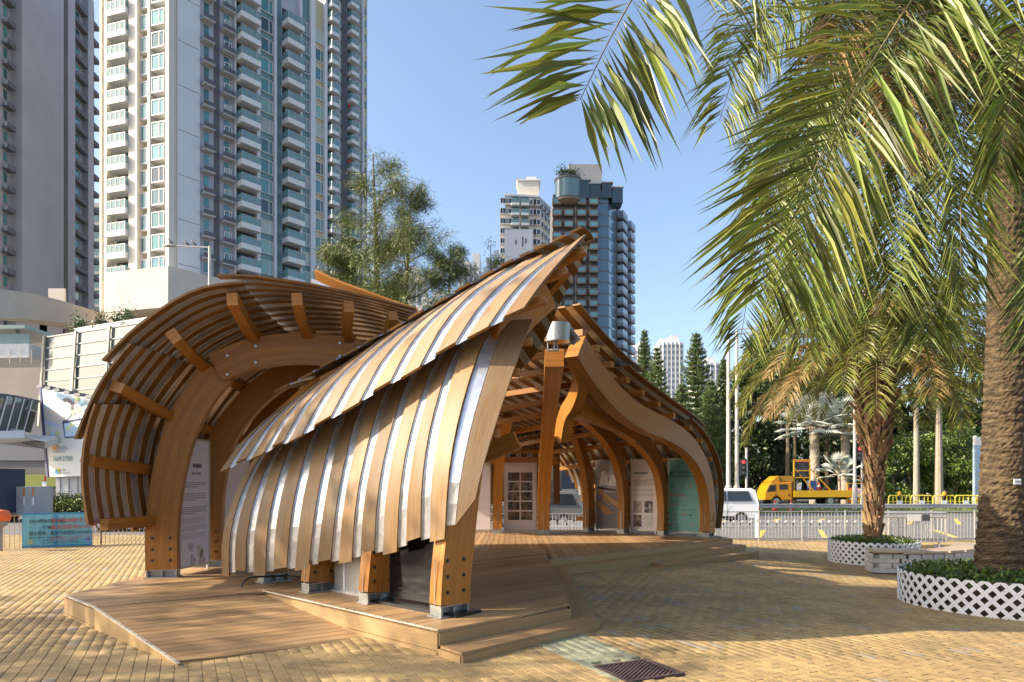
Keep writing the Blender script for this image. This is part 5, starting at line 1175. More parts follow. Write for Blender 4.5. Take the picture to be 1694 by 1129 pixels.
# ================================================================ trees
M['bark'] = pm('tree_bark', (.10, .075, .05), (.18, .14, .10), 6, .9, bump=.5)
M['bark_pale'] = pm('pale_bark', (.26, .22, .17), (.34, .29, .23), 4, .85, bump=.3)
def leafmat(name, c, a=.5): return pm(name, c, rough=.5, attr='tint', rnd=('a', a))
M['lf_cas'] = leafmat('casuarina_needles', (.125, .155, .035), .5); M['lf_norf'] = leafmat('norfolk_pine_needles', (.075, .115, .03), .5); M['lf_dark'] = leafmat('dark_evergreen_leaf', (.045, .07, .016), .6)
M['lf_mid'] = leafmat('broad_green_leaf', (.10, .15, .022), .55); M['lf_silver'] = pm('silver_fan_leaf', (.42, .46, .41), rough=.5, attr='tint', rnd=('a', .3)); M['lf_hedge'] = leafmat('hedge_leaf', (.14, .17, .03), .5)
def limb(mb, p0, d, L, r, bend, segs=5):
    pts = [Vector(p0)]; p = Vector(p0); d = Vector(d).normalized()
    for i in range(segs):
        d = (d + Vector((random.gauss(0, .14), random.gauss(0, .14), bend + random.gauss(0, .06)))).normalized(); p = p + d * (L / segs); pts.append(p)
    mb.tube(pts, [r * (1 - .75 * i / segs) for i in range(segs + 1)], 6, cap=False); return pts
def wispy_tree(px, ytop, d, zb, width, label, lean=0, nl=9, seed=1, dens=1.0, mt='lf_cas', group='feathery trees behind the pavilion', trunks=1, name='casuarina_tree', nd=.42):
    random.seed(seed); top = P(px, ytop, d); H = top.z - zb; b = V(top.x - lean, d, zb)
    t = thing(name, label, 'tree', b, group=group); mb = MB(); tips = []
    main = smooth([b, b + V(lean * .2, 0, H * .35), b + V(lean * .6, 0, H * .7), V(top.x, d, top.z)], 14)
    mb.tube(main, [.016 * H * (1 - .93 * i / 14) + .01 for i in range(15)], 8, cap=False)
    for k in range(nl * 3):
        f = random.uniform(.3, .97); i = f * 14; p = main[int(i)].lerp(main[min(14, int(i) + 1)], i - int(i)); a = random.uniform(0, 6.283)
        reach = width * (1 - (abs(f - .55) / .6) ** 1.6) * random.uniform(.6, 1.05); reach = max(reach, .6)
        pts = limb(mb, p, (math.cos(a), math.sin(a), random.uniform(.25, .9)), reach * 1.15, .006 * H * (1 - f) + .02, .05)
        tips += pts[1:]
        for q in pts[2:]:
            for s in range(3):
                a2 = random.uniform(0, 6.283); tips += limb(mb, q, (math.cos(a2), math.sin(a2), random.uniform(-.1, .8)), reach * random.uniform(.2, .42), .012, .02, 3)[1:]
    tips += [q + V(random.gauss(0, .3), random.gauss(0, .3), 0) for q in main[7:] for _ in range(5)]
    mb.build('trunk', M['bark'], t)
    T = np.array([tuple(q) for q in tips]); k = int(26 * dens); n = len(T) * k
    c = np.repeat(T, k, 0) + rng.normal(0, .24, (n, 3)) * (H / 20)
    dr = rng.normal(size=(n, 3)) * [.8, .8, .6] + [.0, 0, .1]
    o = quads_obj('crown', leaf_quads(c, dr, rng.uniform(.25, .5, n) * nd / .42 * (H / 20) ** .5, .028 * (H / 20) ** .5 * (d / 45), droop=.3), 4, M[mt], t, attr=np.clip(np.repeat(rng.uniform(0, 1, len(T)), k) * .6 + rng.uniform(0, .4, n), 0, 1)); tag(o, kind='stuff')
wispy_tree(617, 255, 46, ZR, 3.6, 'tallest feathery tree rising behind the left roof shell', lean=-.6, seed=3)
wispy_tree(680, 318, 44, ZR, 3.4, 'broad feathery tree beside the tallest one', lean=.8, seed=5)
wispy_tree(745, 405, 43, ZR, 2.2, 'darker drooping feathery tree at the right of the group', lean=.3, seed=8, mt='lf_norf')
wispy_tree(560, 395, 47, ZR, 2.2, 'low feathery tree in front of the apartment tower', lean=-.3, seed=11)
wispy_tree(812, 405, 110, ZR, 3.2, 'small distant feathery tree left of the roof peak', seed=13, nl=5, dens=.5)
wispy_tree(925, 520, 46, ZR, 2.4, 'dark feathery tree seen through the pavilion', seed=17, mt='lf_dark')
def norfolk(px, ytop, d, zb, w, label, seed):
    random.seed(seed); top = P(px, ytop, d); H = top.z - zb; b = V(top.x, d, zb); t = thing('norfolk_pine', label, 'pine tree', b, group='tiered pines across the road'); mb = MB()
    mb.tube([b, b + V(0, 0, H * .5), b + V(.05, 0, H)], [.02 * H, .013 * H, .02], 8); C = []; D = []; TN = []
    z = H * .12
    while z < H * .985:
        f = z / H; R = w * (1 - f) ** .8 * random.uniform(.85, 1.1); n = 6; a0 = random.uniform(0, 6.28)
        for k in range(n):
            a = a0 + k * 6.283 / n + random.gauss(0, .12); h = V(math.cos(a), math.sin(a), 0); sl = random.uniform(.05, .2)
            p0 = b + V(0, 0, z); p1 = p0 + h * R + V(0, 0, R * (sl + .12)); pm1 = p0 + h * R * .55 + V(0, 0, R * sl * .3 - .05)
            mb.tube([p0, pm1, p1], [.035, .025, .01], 4, cap=False); m = max(10, int(R * 34)); tn = random.random()
            for i in range(m):
                u = (i + random.random()) / m; q = p0.lerp(pm1, u / .55) if u < .55 else pm1.lerp(p1, (u - .55) / .45)
                s = V(-h.y, h.x, 0); wd = .5 * R * (1 - u) ** .5 * .55
                q = q + s * random.uniform(-1, 1) * wd + V(0, 0, random.uniform(0, .12)); C.append(tuple(q)); D.append(tuple(h * .5 + s * random.gauss(0, .5) + V(0, 0, random.uniform(.5, 1.3)))); TN.append(tn * .5 + random.random() * .5)
        z += lerp(.75, .4, f) * random.uniform(.85, 1.15)
    mb.build('trunk', M['bark'], t); C = np.array(C); D = np.array(D); n = len(C); k = 3
    C = np.repeat(C, k, 0) + rng.normal(0, .07, (n * k, 3)); D = np.repeat(D, k, 0) + rng.normal(0, .4, (n * k, 3))
    o = quads_obj('crown', leaf_quads(C, D, rng.uniform(.22, .42, n * k), .07), 4, M['lf_norf'], t, attr=np.repeat(np.array(TN), k)); tag(o, kind='stuff')
norfolk(1066, 543, 82, -.3, 3.4, 'tall tiered pine beside the dark tower', 21); norfolk(1087, 572, 74, -.3, 3.3, 'tiered pine just right of the tallest one', 22)
norfolk(1152, 548, 70, -.3, 4.2, 'open-crowned tiered pine over the right roof shell', 23); norfolk(1197, 592, 84, -.3, 3.2, 'thin tiered pine beside the lamp posts', 24); norfolk(1128, 632, 64, -.3, 3.0, 'low dense pine just above the right roof edge', 25); norfolk(1176, 628, 66, -.3, 3.4, 'dense dark pine left of the lamp posts', 26)
def leafy(px, ytop, d, zb, rx, label, mt, seed, n=5200, ls=.34, cat='tree', name='broadleaf_tree', group='trees across the road', f0=.28):
    random.seed(seed); top = P(px, ytop, d); H = top.z - zb; b = V(top.x, d, zb); t = thing(name, label, cat, b, group=group); mb = MB()
    main = limb(mb, b, (random.gauss(0, .05), 0, 1), H * .8, .02 * H + .06, .1, 6); cl = []
    for k in range(26):
        f = random.uniform(f0, .95); a = random.uniform(0, 6.283); i = min(5, int(f * 6)); r = rx * math.sqrt(max(.05, 1 - (abs(f - .6) / .5) ** 2)) * random.uniform(.45, 1)
        q = V(b.x + math.cos(a) * r, b.y + math.sin(a) * r * .8, zb + H * f); mb.tube([main[i], main[i].lerp(q, .5) + V(0, 0, .3), q], [.05, .035, .012], 5, cap=False); cl.append((q, random.uniform(.16, .3) * rx + .25))
    mb.build('trunk', M['bark'], t); C = np.array([tuple(q) for q, r in cl]); R = np.array([r for q, r in cl]); idx = rng.integers(0, len(cl), n)
    v = rng.normal(size=(n, 3)); v /= np.linalg.norm(v, axis=1, keepdims=True); rad = R[idx] * rng.uniform(.45, 1.1, n)
    c = C[idx] + v * rad[:, None] * [1.15, 1.15, .8]; c[:, 2] = np.maximum(c[:, 2], zb + .3)
    o = quads_obj('crown', leaf_quads(c, v + rng.normal(0, .7, (n, 3)), rng.uniform(.6, 1.2, n) * ls, ls * .5, droop=.2), 4, M[mt], t, attr=np.clip(rng.uniform(0, 1, len(cl))[idx] * .6 + rng.uniform(0, .4, n), 0, 1)); tag(o, kind='stuff')
DK = ['dark tree just right of the pavilion roof', 'dark tree behind the traffic signal', 'dark tree behind the yellow truck cab', 'dark tree behind the sign frame of the truck', 'dark tree behind the left silver palm', 'dark tree behind the right silver palm', 'dark tree behind the shaggy palm crown', 'dark tree right of the shaggy palm', 'dark tree behind the two pale trunks', 'dark tree left of the thick palm trunk', 'dark tree behind the thick palm trunk', 'dark tree at the right edge']
for i, px in enumerate([1215, 1250, 1290, 1330, 1372, 1415, 1455, 1500, 1545, 1590, 1640, 1690]):
    leafy(px, [600, 590, 560, 585, 560, 590, 580, 560, 590, 575, 560, 580][i], 76 + (i * 5) % 9, -.3, 4.0, DK[i], 'lf_dark', 40 + i, n=7000, ls=.55, f0=.1)
BU = ['bright green bush right of the shaggy palm trunk', 'bright green bush behind the left pale trunk', 'bright green bush between the two pale trunks', 'bright green bush right of the pale trunks', 'bright green bush left of the thick palm trunk']
for i, (px, yt_) in enumerate([(1478, 728), (1512, 712), (1548, 722), (1580, 700), (1606, 742)]): leafy(px, yt_, 61 + i % 3, -.25, 2.2, BU[i], 'lf_mid', 60 + i, n=4200, ls=.3, f0=.05, name='broadleaf_bush', cat='bush', group='bright bushes across the road')
for i, (px, lab) in enumerate([(1516, 'left of the two pale bare trunks across the road'), (1553, 'right of the two pale bare trunks across the road')]):
    y = 57; t = thing('tall_palm', lab, 'palm tree', (xd(px, y), y, -.25), group='tall palms across the road'); x = xd(px, y)
    mb = MB(); mb.tube([(x, y, -.3), (x, y, 3), (x, y, 8.6)], [.36 if i else .26, .3 if i else .22, .2], 10); mb.build('trunk', M['bark_pale'], t)
    for k in range(12): arc_frond(t, (x, y, 8.7), k * .524, random.uniform(.3, 1.1), 3.2, 1.8, n=26, Lmax=.7, W=.07, mt=M['frond_b'], rr=.04)
# dark bare trunks under the trees
for i, px in enumerate([1302, 1313, 1347, 1367, 1436]):
    y = 66; t = thing('bare_trunk', ['slim dark trunk left of the sign frame', 'second slim dark trunk left of the sign frame', 'slim trunk right of the sign frame', 'slim trunk left of the right silver palm', 'stout trunk just left of the shaggy palm'][i], 'tree', (xd(px, y), y, -.3), group='trunks under the trees'); mb = MB(); x = xd(px, y)
    mb.tube([(x, y, -.3), (x + .1, y, 5), (x, y, 10)], [.28, .2, .12], 8); mb.build('trunk', M['bark'], t)
    leafy_c = rng.normal(0, 1, (900, 3)) * [1.3, 1.3, 1.0] + [x, y, 10.2]; o = quads_obj('crown', leaf_quads(leafy_c, rng.normal(size=(900, 3)), .45, .2), 4, M['lf_dark'], t, attr=rng.uniform(0, 1, 900)); tag(o, kind='stuff')
# silver fan palms
def fan_palm(px, d, zc, label, nleaf, R, seed, tr=.26, zb=-.27):
    random.seed(seed); x = xd(px, d); t = thing('silver_palm', label, 'palm tree', (x, d, zb), group='silver fan palms'); c = V(x, d, zc)
    rough_trunk(t, [(x, d, zb), (x + .05, d, zc * .5), (x, d, zc)], [tr * 1.1, tr, tr], n=14, m=24, amp=.05, mt=M['bark_pale'])
    for k in range(nleaf):
        a = k * 2.39996; f = (k + .5) / nleaf; el = lerp(-.35, 1.35, f); h = V(math.cos(a), math.sin(a), 0); dr = h * math.cos(el) + V(0, 0, math.sin(el)); pl_ = random.uniform(1.1, 1.6) * R
        tip = c + dr * pl_; mb = MB(); mb.tube([c, c + dr * pl_ * .5 + V(0, 0, .08), tip], [.05, .035, .025], 5, cap=False); lf = mb.build('leaf', M['bark_pale'], t)
        s = dr.cross(V(0, 0, 1)).normalized(); up = s.cross(dr); Q = []; ns = 34
        for i in range(ns):
            b0 = (i / ns - .5) * 5.2; b1 = ((i + 1) / ns - .5) * 5.2; bm = (b0 + b1) / 2; rr = R * random.uniform(.85, 1.05) * (1 - .12 * abs(bm) / 2.6)
            def pt(bb, r, z): return tip + (dr * math.cos(bb) + s * math.sin(bb)) * r + up * (z - .25 * (r / R) * abs(math.sin(bb)) * R * .3)
            Q.append([pt(b0, rr * .55, .0), pt(bm, rr * .08, -.02), pt(bm, rr * .55, .07), pt(bm, rr, -.1 * rr)]); Q.append([pt(b1, rr * .55, .0), pt(bm, rr, -.1 * rr), pt(bm, rr * .55, .07), pt(bm, rr * .08, -.02)])
        o = quads_obj('blade', np.array([[tuple(p) for p in q] for q in Q]), 4, M['lf_silver'], lf, attr=np.full(len(Q), random.random()) * .7 + rng.uniform(0, .3, len(Q))); tag(o, kind='stuff')
fan_palm(1347, 63, 6.9, 'silver fan palm behind the bed of the works truck', 30, 1.6, 71, tr=.42); fan_palm(1398, 62, 6.6, 'silver fan palm behind the tail of the works truck', 30, 1.5, 72, tr=.38)
fan_palm(1388, 60, 2.4, 'small low fan palm between the silver palms', 12, .9, 73, tr=.12)
# verge plants
n = 9000; c = np.stack([rng.uniform(8, 62, n), rng.uniform(49, 57, n), rng.uniform(-.34, -.2, n)], 1)
o = quads_obj('verge_planting', leaf_quads(c, rng.normal(size=(n, 3)) * [.6, .6, .4] + [0, 0, 1], rng.uniform(.12, .28, n), .09), 4, M['lf_mid'], attr=rng.uniform(0, 1, n)); tag(o, 'low leafy planting along the verge behind the guard rail', 'plants', kind='stuff')
# hedge across the left street
t = thing('hedge', 'clipped yellow-green hedge behind the blue banner', 'hedge', (xd(100, 44), 44, ZR)); x0 = xd(62, 44); x1 = xd(190, 44); n = 5200
c = np.stack([rng.uniform(x0, x1, n), rng.uniform(43.2, 44.4, n), ZR + rng.uniform(0, 1, n) ** .6 * .95], 1); c[:, 2] += .12 * np.sin(c[:, 0] * 2.2)
tag(quads_obj('foliage', leaf_quads(c, rng.normal(size=(n, 3)), rng.uniform(.12, .22, n), .1), 4, M['lf_hedge'], t, attr=rng.uniform(0, 1, n)), kind='stuff')
mb = MB(); mb.box(((x0 + x1) / 2, 43.9, ZR + .35), (x1 - x0, .9, .7)); mb.build('twigs', M['lf_dark'], t)
for i, (px, lab) in enumerate([(88, 'round shrub at the left of the hedge'), (128, 'round shrub at the right of the hedge')]): leafy(px, 818, 45, ZR, .9, lab, 'lf_mid' if i else 'lf_dark', 80 + i, n=1500, ls=.16, f0=.05, name='round_shrub', cat='shrub', group='shrubs by the hedge')
# street tree standing left of the picture, which dapples the plaza
leafy_ = leafy
def shade_tree(x, y, H, rx, label, seed, n):
    px = CX + x / y * F_PX; leafy(px, HY - (H - CAM_H) / y * F_PX, y, -.2, rx, label, 'lf_mid', seed, n=n, ls=.34, group='street trees left of the picture', f0=.45)
shade_tree(-20.5, 4.6, 13.5, 2.7, 'street tree outside the left edge that dapples the ramp', 91, 1500)
shade_tree(-20, 7.2, 16.5, 2.9, 'taller street tree outside the left edge that dapples the front shell', 93, 1700)
random.seed(99)
# ================================================================ buildings
M['bglass'] = pm('teal_window_glass', (.05, .17, .18), rough=.12, spec=.8, rnd=.5); M['bglass_d'] = pm('dark_window_glass', (.02, .04, .05), rough=.1, spec=.8, rnd=.5)
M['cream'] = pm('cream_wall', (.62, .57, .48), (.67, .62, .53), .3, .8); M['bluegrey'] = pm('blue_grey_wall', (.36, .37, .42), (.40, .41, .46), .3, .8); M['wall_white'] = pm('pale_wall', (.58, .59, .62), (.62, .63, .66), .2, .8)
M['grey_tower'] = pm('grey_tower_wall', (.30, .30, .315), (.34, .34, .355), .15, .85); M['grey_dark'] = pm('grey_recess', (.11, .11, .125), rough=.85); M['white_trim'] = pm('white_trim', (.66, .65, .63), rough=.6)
M['podium'] = pm('podium_concrete', (.40, .36, .31), (.45, .41, .36), .3, .85); M['beige'] = pm('beige_cladding', (.55, .48, .40), (.6, .53, .45), .3, .8)
M['clear'] = pm('balcony_glass', (.20, .34, .34), rough=.08, spec=.8, alpha=.6); M['ac'] = pm('ac_unit', (.45, .45, .44), rough=.7); M['dark'] = pm('dark_opening', (.03, .03, .035), rough=.6)
CLOTH = [pm('laundry_%d' % i, c, rough=.8) for i, c in enumerate([(.6, .6, .6), (.5, .06, .05), (.08, .09, .16), (.45, .4, .32)])]
class Face:
    """vertical facade plane: origin o (plan), unit direction e; outward normal n on the camera side"""
    def __init__(s, o, e):
        s.o = V(o[0], o[1], 0); s.e = V(e[0], e[1], 0).normalized(); n = V(s.e.y, -s.e.x, 0); s.n = n if n.dot(-s.o) > 0 else -n
        s.rz = math.atan2(s.e.y, s.e.x); s.flip = n.dot(s.n) < 0
    def t(s, px):
        k = (px - CX) / F_PX; return (k * s.o.y - s.o.x) / (s.e.x - k * s.e.y)
    def p(s, t, z, out=0): q = s.o + s.e * t + s.n * out; return V(q.x, q.y, z)
    def slab(s, mb, t0, t1, z0, z1, out0, out1, m=0):
        mb.obox(s.p((t0 + t1) / 2, (z0 + z1) / 2, (out0 + out1) / 2), s.e * (abs(t1 - t0) / 2), s.n * (abs(out1 - out0) / 2), V(0, 0, (z1 - z0) / 2), m)
    def loc(s, t, z, out=0): return s.p(t, z, out)
def local_mesh(face, fn, name, mats):
    """mesh in facade coordinates (x along e, y = outward negative, z up) so copies share it"""
    mb = MB(); fn(mb)
    if face.flip: mb.v = [(v[0], -v[1], v[2]) for v in mb.v]; mb.f = [tuple(reversed(f)) for f in mb.f]
    return mb.mesh(name, mats)
# in local meshes outward is -y
def win_fn(w, h, mull=1, out=.12, sill=True, bay=0):
    def fn(mb):
        if bay:
            mb.box((0, -bay / 2, h / 2 + .06), (w, bay - .02, h - .1), 1); mb.box((0, -bay / 2, .0), (w + .12, bay + .12, .16)); mb.box((0, -bay / 2, h), (w + .12, bay + .12, .14))
            for x in (-w / 2, w / 2, -w * .12): mb.box((x, -bay - .01, h / 2), (.1, .08, h))
        else:
            mb.box((0, -.02, h / 2), (w, .04, h), 1)
            for x in [-w / 2, w / 2] + ([w * .18] if mull else []): mb.box((x, -.06, h / 2), (.1, .12, h))
            for z in (0, h): mb.box((0, -.07, z), (w + .12, .16, .1))
    return fn
def balc_fn(w, dep, rail=1.0):
    def fn(mb):
        mb.box((0, .1, 1.2), (w * .94, .1, 2.2), 3); mb.box((-w * .12, .02, 1.1), (w * .4, .06, 2.0), 1); mb.box((w * .25, .02, 1.1), (w * .22, .06, 2.0), 1)
        mb.box((0, -dep / 2, -.15), (w, dep, .75)); 
        mb.box((0, -dep + .03, .22 + rail / 2), (w - .05, .03, rail), 2)
        for s in (-1, 1): mb.box((s * (w / 2 - .03), -dep / 2, .22 + rail / 2), (.03, dep - .1, rail), 2)
        mb.box((0, -dep + .03, .24 + rail), (w, .07, .06), 4)
        for k in range(5): mb.box((-w / 2 + w * k / 4 * .98 + .02, -dep + .0, .22 + rail / 2), (.05, .05, rail), 4)
    return fn
def ac_fn(w):
    def fn(mb):
        mb.box((0, -.45, 0), (w, .9, .14)); mb.box((0, -.85, .35), (w, .05, .65), 1); mb.box((-w * .2, -.4, .4), (w * .35, .35, .55), 2); mb.box((w * .2, -.4, .35), (w * .3, .35, .5), 2); mb.box((0, .02, 1.9), (w * .4, .06, 1.2), 3)
    return fn
GL = [M['bglass'], M['bglass'], M['bglass'], pm('curtained_glass', (.16, .3, .28), (.22, .36, .33), 3, .2, rnd=.3), pm('blind_glass', (.36, .38, .35), (.42, .44, .4), 4, .3, rnd=.2), M['bglass_d'], pm('pale_teal_glass', (.10, .28, .28), rough=.1, spec=.8, rnd=.4)]
def wvar(face, fn, name, mats, k=1):
    return [local_mesh(face, fn, name, [g if i == k else m_ for i, m_ in enumerate(mats)]) for g in GL]
def add_floors(face, parent, me, name, px, zs, out=0, laundry=0, dt=0):
    t = face.t(px) + dt
    for z in zs:
        o = link(name, random.choice(me) if isinstance(me, list) else me, parent, face.loc(t, z, out), face.rz, world=True)
        if laundry and random.random() < laundry:
            mb = MB(); q = face.loc(t, z, out + .4)
            for k in range(3): c = q + face.e * random.uniform(-.9, .9) + V(0, 0, random.uniform(1.4, 1.7)); mb.obox(c, face.e * random.uniform(.15, .3), face.n * .02, V(0, 0, random.uniform(.25, .45)), 0)
            mb.build('laundry', random.choice(CLOTH), parent)
FL = 2.9
# ---------------- apartment tower with balconies
K = (-43.5, 88.5)
fR = Face(K, (.63, .776)); fL = Face(K, (-.958, .29))
tw = thing('apartment_tower', 'tall cream and blue-grey apartment tower with rows of white balconies', 'tower', (K[0], K[1], 20))
zs = [28.6 + FL * i for i in range(15)]; ZT = 76
tE = fR.t(537); tL = fL.t(168); pR_ = fR.p(tE, 0); pL_ = fL.p(tL, 0); back = pR_ + pL_ - V(K[0], K[1], 0)
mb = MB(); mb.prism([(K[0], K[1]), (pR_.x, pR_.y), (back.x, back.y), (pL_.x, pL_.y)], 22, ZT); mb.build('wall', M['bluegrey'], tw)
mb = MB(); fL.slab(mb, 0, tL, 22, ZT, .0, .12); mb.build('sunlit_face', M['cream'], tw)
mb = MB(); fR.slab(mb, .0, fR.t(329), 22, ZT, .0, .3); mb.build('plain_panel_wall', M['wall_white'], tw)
for i in range(8): mb = MB(); fR.slab(mb, .05, fR.t(329) - .05, 30 + i * 5.8, 30.06 + i * 5.8, .3, .32); mb.build('panel_joint', M['grey_dark'], tw)
def piers(face, pairs, out, mt, parent, z0, z1, name='pier'):
    for a, b in pairs: mb = MB(); face.slab(mb, face.t(a), face.t(b), z0, z1, .0, out); mb.build(name, mt, parent)
piers(fL, [(226, 240), (257, 261), (186, 190), (286, 292)], 1.3, M['cream'], tw, 24, ZT); piers(fL, [(170, 173)], .5, M['cream'], tw, 24, ZT)
piers(fR, [(386, 388), (422, 428), (451, 455), (494, 497), (511, 519), (534, 537)], .5, M['wall_white'], tw, 22, ZT); piers(fR, [(330, 386)], -1.5 if 0 else .02, M['bluegrey'], tw, 22, ZT, 'recess_wall'); piers(fR, [(354, 362)], .2, M['grey_dark'], tw, 22, ZT, 'recess_wall'); piers(fR, [(455, 465)], .06, pm('teal_spandrel', (.12, .2, .21), rough=.3), tw, 22, ZT, 'spandrel_strip'); piers(fR, [(519, 534)], .05, pm('yellow_spandrel', (.5, .43, .28)), tw, 22, ZT, 'spandrel_strip'); piers(fR, [(428, 451), (497, 511)], .05, pm('teal_spandrel_b', (.13, .23, .24), rough=.3), tw, 22, ZT, 'spandrel_strip')
def wpx(face, a, b): return abs(face.t(b) - face.t(a))
WM = [M['white_trim'], M['bglass']]; BM = [M['white_trim'], M['bglass'], M['clear'], M['dark'], M['rail_silver']]
me = local_mesh(fL, balc_fn(wpx(fL, 195, 226), 1.6), 'balcony', BM); add_floors(fL, tw, me, 'balcony', 210, zs, .2, .3)
me = wvar(fL, win_fn(wpx(fL, 174, 186), 1.9), 'window', WM); add_floors(fL, tw, me, 'window', 180, [z + .2 for z in zs], .15)
me = wvar(fL, win_fn(wpx(fL, 241, 256), 1.9, bay=.7), 'bay_window', WM); add_floors(fL, tw, me, 'bay_window', 249, [z + .2 for z in zs], .1)
me = wvar(fL, win_fn(wpx(fL, 263, 283), 1.9, bay=1.1), 'bay_window', WM); add_floors(fL, tw, me, 'bay_window', 273, [z + .2 for z in zs], .1)
me = local_mesh(fR, balc_fn(wpx(fR, 389, 421), 1.7), 'balcony', BM); add_floors(fR, tw, me, 'balcony', 405, zs, .1, .3)
me = local_mesh(fR, balc_fn(wpx(fR, 466, 494), 1.6), 'balcony', BM); add_floors(fR, tw, me, 'balcony', 480, zs, .1, .3)
me = wvar(fR, win_fn(wpx(fR, 430, 450), 1.9), 'window', WM); add_floors(fR, tw, me, 'window', 440, [z + .2 for z in zs], .1)
me = wvar(fR, win_fn(wpx(fR, 498, 510), 1.9), 'window', WM); add_floors(fR, tw, me, 'window', 504, [z + .2 for z in zs], .1)
me = wvar(fR, win_fn(wpx(fR, 520, 533), 1.9), 'window', WM); add_floors(fR, tw, me, 'window', 527, [z + .2 for z in zs], .1)
me = wvar(fR, win_fn(1.0, 1.2), 'window', WM); add_floors(fR, tw, me, 'window', 376, [z + .4 for z in zs], .08); 
AM = [M['ac'], M['grey_dark'], M['ac'], M['bglass']]
me = local_mesh(fR, ac_fn(wpx(fR, 331, 350)), 'ac_ledge', AM); add_floors(fR, tw, me, 'ac_ledge', 341, zs, .1); me = local_mesh(fR, ac_fn(wpx(fR, 364, 384)), 'ac_ledge', AM); add_floors(fR, tw, me, 'ac_ledge', 374, [z - .1 for z in zs], .1)
# podium box under the tower
f0 = Face((K[0] - .5, K[1] - 4.5), (.63, .776)); a = P(278, 440, 83); pd = thing('podium_block', 'cream concrete podium block on round columns beneath the apartment tower', 'building', (a.x, a.y, 0))
fP = Face((a.x, a.y), (.63, .776)); fQ = Face((a.x, a.y), (-.958, .29)); q1 = fP.p(30, 0); q2 = fQ.p(fQ.t(172), 0)
mb = MB(); mb.prism([(a.x, a.y), (q1.x, q1.y), (q1.x + q2.x - a.x, q1.y + q2.y - a.y), (q2.x, q2.y)], P(278, 508, 83).z, a.z); mb.build('box', M['beige'], pd)
mb = MB(); fQ.slab(mb, fQ.t(206), fQ.t(172), P(200, 535, 85).z, P(200, 500, 85).z, -.5, -.05); mb.build('lower_wing', M['beige'], pd)
for px, d_ in ((232, 90), (292, 86), (330, 92)):
    c = P(px, 520, d_); mb = MB(); mb.lathe((c.x, c.y, 8), [(2.0, 0), (2.0, 16.5)], 24); mb.build('column', M['beige'], pd)
mb = MB(); mb.prism([(a.x - 14, a.y + 6), (a.x + 30, a.y + 10), (a.x + 30, a.y + 30), (a.x - 14, a.y + 30)], 3, 19); mb.build('base', M['podium'], pd)
# ---------------- second tower behind
O3 = P(536, 500, 140); f3 = Face((O3.x, O3.y), (.62, .78)); t3 = f3.t(607)
tb_ = thing('apartment_tower', 'slimmer apartment tower with balconies behind the feathery trees', 'tower', (O3.x, O3.y, 0)); e1 = f3.p(t3, 0); nb2 = -f3.n * 16
mb = MB(); mb.prism([(O3.x, O3.y), (e1.x, e1.y), (e1.x + nb2.x, e1.y + nb2.y), (O3.x + nb2.x, O3.y + nb2.y)], 0, 112); mb.build('wall', M['bluegrey'], tb_)
piers(f3, [(564, 572)], .3, M['grey_dark'], tb_, 0, 112); piers(f3, [(536, 539), (597, 600)], .6, M['wall_white'], tb_, 0, 112); piers(f3, [(600, 607)], .1, pm('yellow_spandrel_b', (.5, .43, .28)), tb_, 0, 112)
zs3 = [36 + FL * i for i in range(24)]
for a_, b_ in ((541, 553), (574, 586)): me = local_mesh(f3, balc_fn(wpx(f3, a_, b_), 1.5), 'balcony', BM); add_floors(f3, tb_, me, 'balcony', (a_ + b_) / 2, zs3, .1, .12)
for a_, b_ in ((555, 563), (588, 596), (601, 606)): me = wvar(f3, win_fn(wpx(f3, a_, b_), 1.9), 'window', WM); add_floors(f3, tb_, me, 'window', (a_ + b_) / 2, [z + .2 for z in zs3], .1)
# ---------------- grey tower at the left edge
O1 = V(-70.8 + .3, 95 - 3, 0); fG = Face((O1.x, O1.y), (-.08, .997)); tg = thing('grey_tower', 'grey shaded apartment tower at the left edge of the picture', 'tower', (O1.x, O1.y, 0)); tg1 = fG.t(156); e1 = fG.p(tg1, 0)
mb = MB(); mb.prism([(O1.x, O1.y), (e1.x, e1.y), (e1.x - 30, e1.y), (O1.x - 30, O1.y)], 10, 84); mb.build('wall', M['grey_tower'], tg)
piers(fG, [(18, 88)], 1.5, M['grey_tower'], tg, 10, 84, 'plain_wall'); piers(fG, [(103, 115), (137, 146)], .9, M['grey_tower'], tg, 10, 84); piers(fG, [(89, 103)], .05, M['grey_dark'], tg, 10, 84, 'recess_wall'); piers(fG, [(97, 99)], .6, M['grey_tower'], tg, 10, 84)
zs1 = [22 + FL * i for i in range(21)]; GM = [M['grey_dark'], M['grey_dark'], M['ac'], M['bglass']]
for a_, b_ in ((2, 14), (117, 136), (146, 155)): me = local_mesh(fG, ac_fn(wpx(fG, a_, b_)), 'ac_ledge', GM); add_floors(fG, tg, me, 'ac_ledge', (a_ + b_) / 2, zs1, .1)
me = local_mesh(fG, win_fn(wpx(fG, 90, 96), 1.4, mull=0), 'window', [M['grey_tower'], M['bglass_d']]); add_floors(fG, tg, me, 'window', 93, zs1, .08)
# glass sliver between towers
c = P(163, 500, 125); t = thing('glass_tower', 'narrow pale blue glass tower between the two left towers', 'tower', (c.x, c.y, 0)); mb = MB(); mb.box((c.x, c.y + 6, 26), (5.0, 12, 52)); mb.build('wall', pm('pale_blue_glass', (.3, .45, .52), rough=.15), t); mb = MB(); mb.box((c.x, c.y + 6, 52.4), (5.2, 12.2, .8)); mb.build('parapet', M['white_trim'], t)
for i in range(16): mb = MB(); mb.box((c.x, c.y - .02, 4 + i * 3), (5.02, .1, .5)); mb.build('floor_band', M['white_trim'], t)
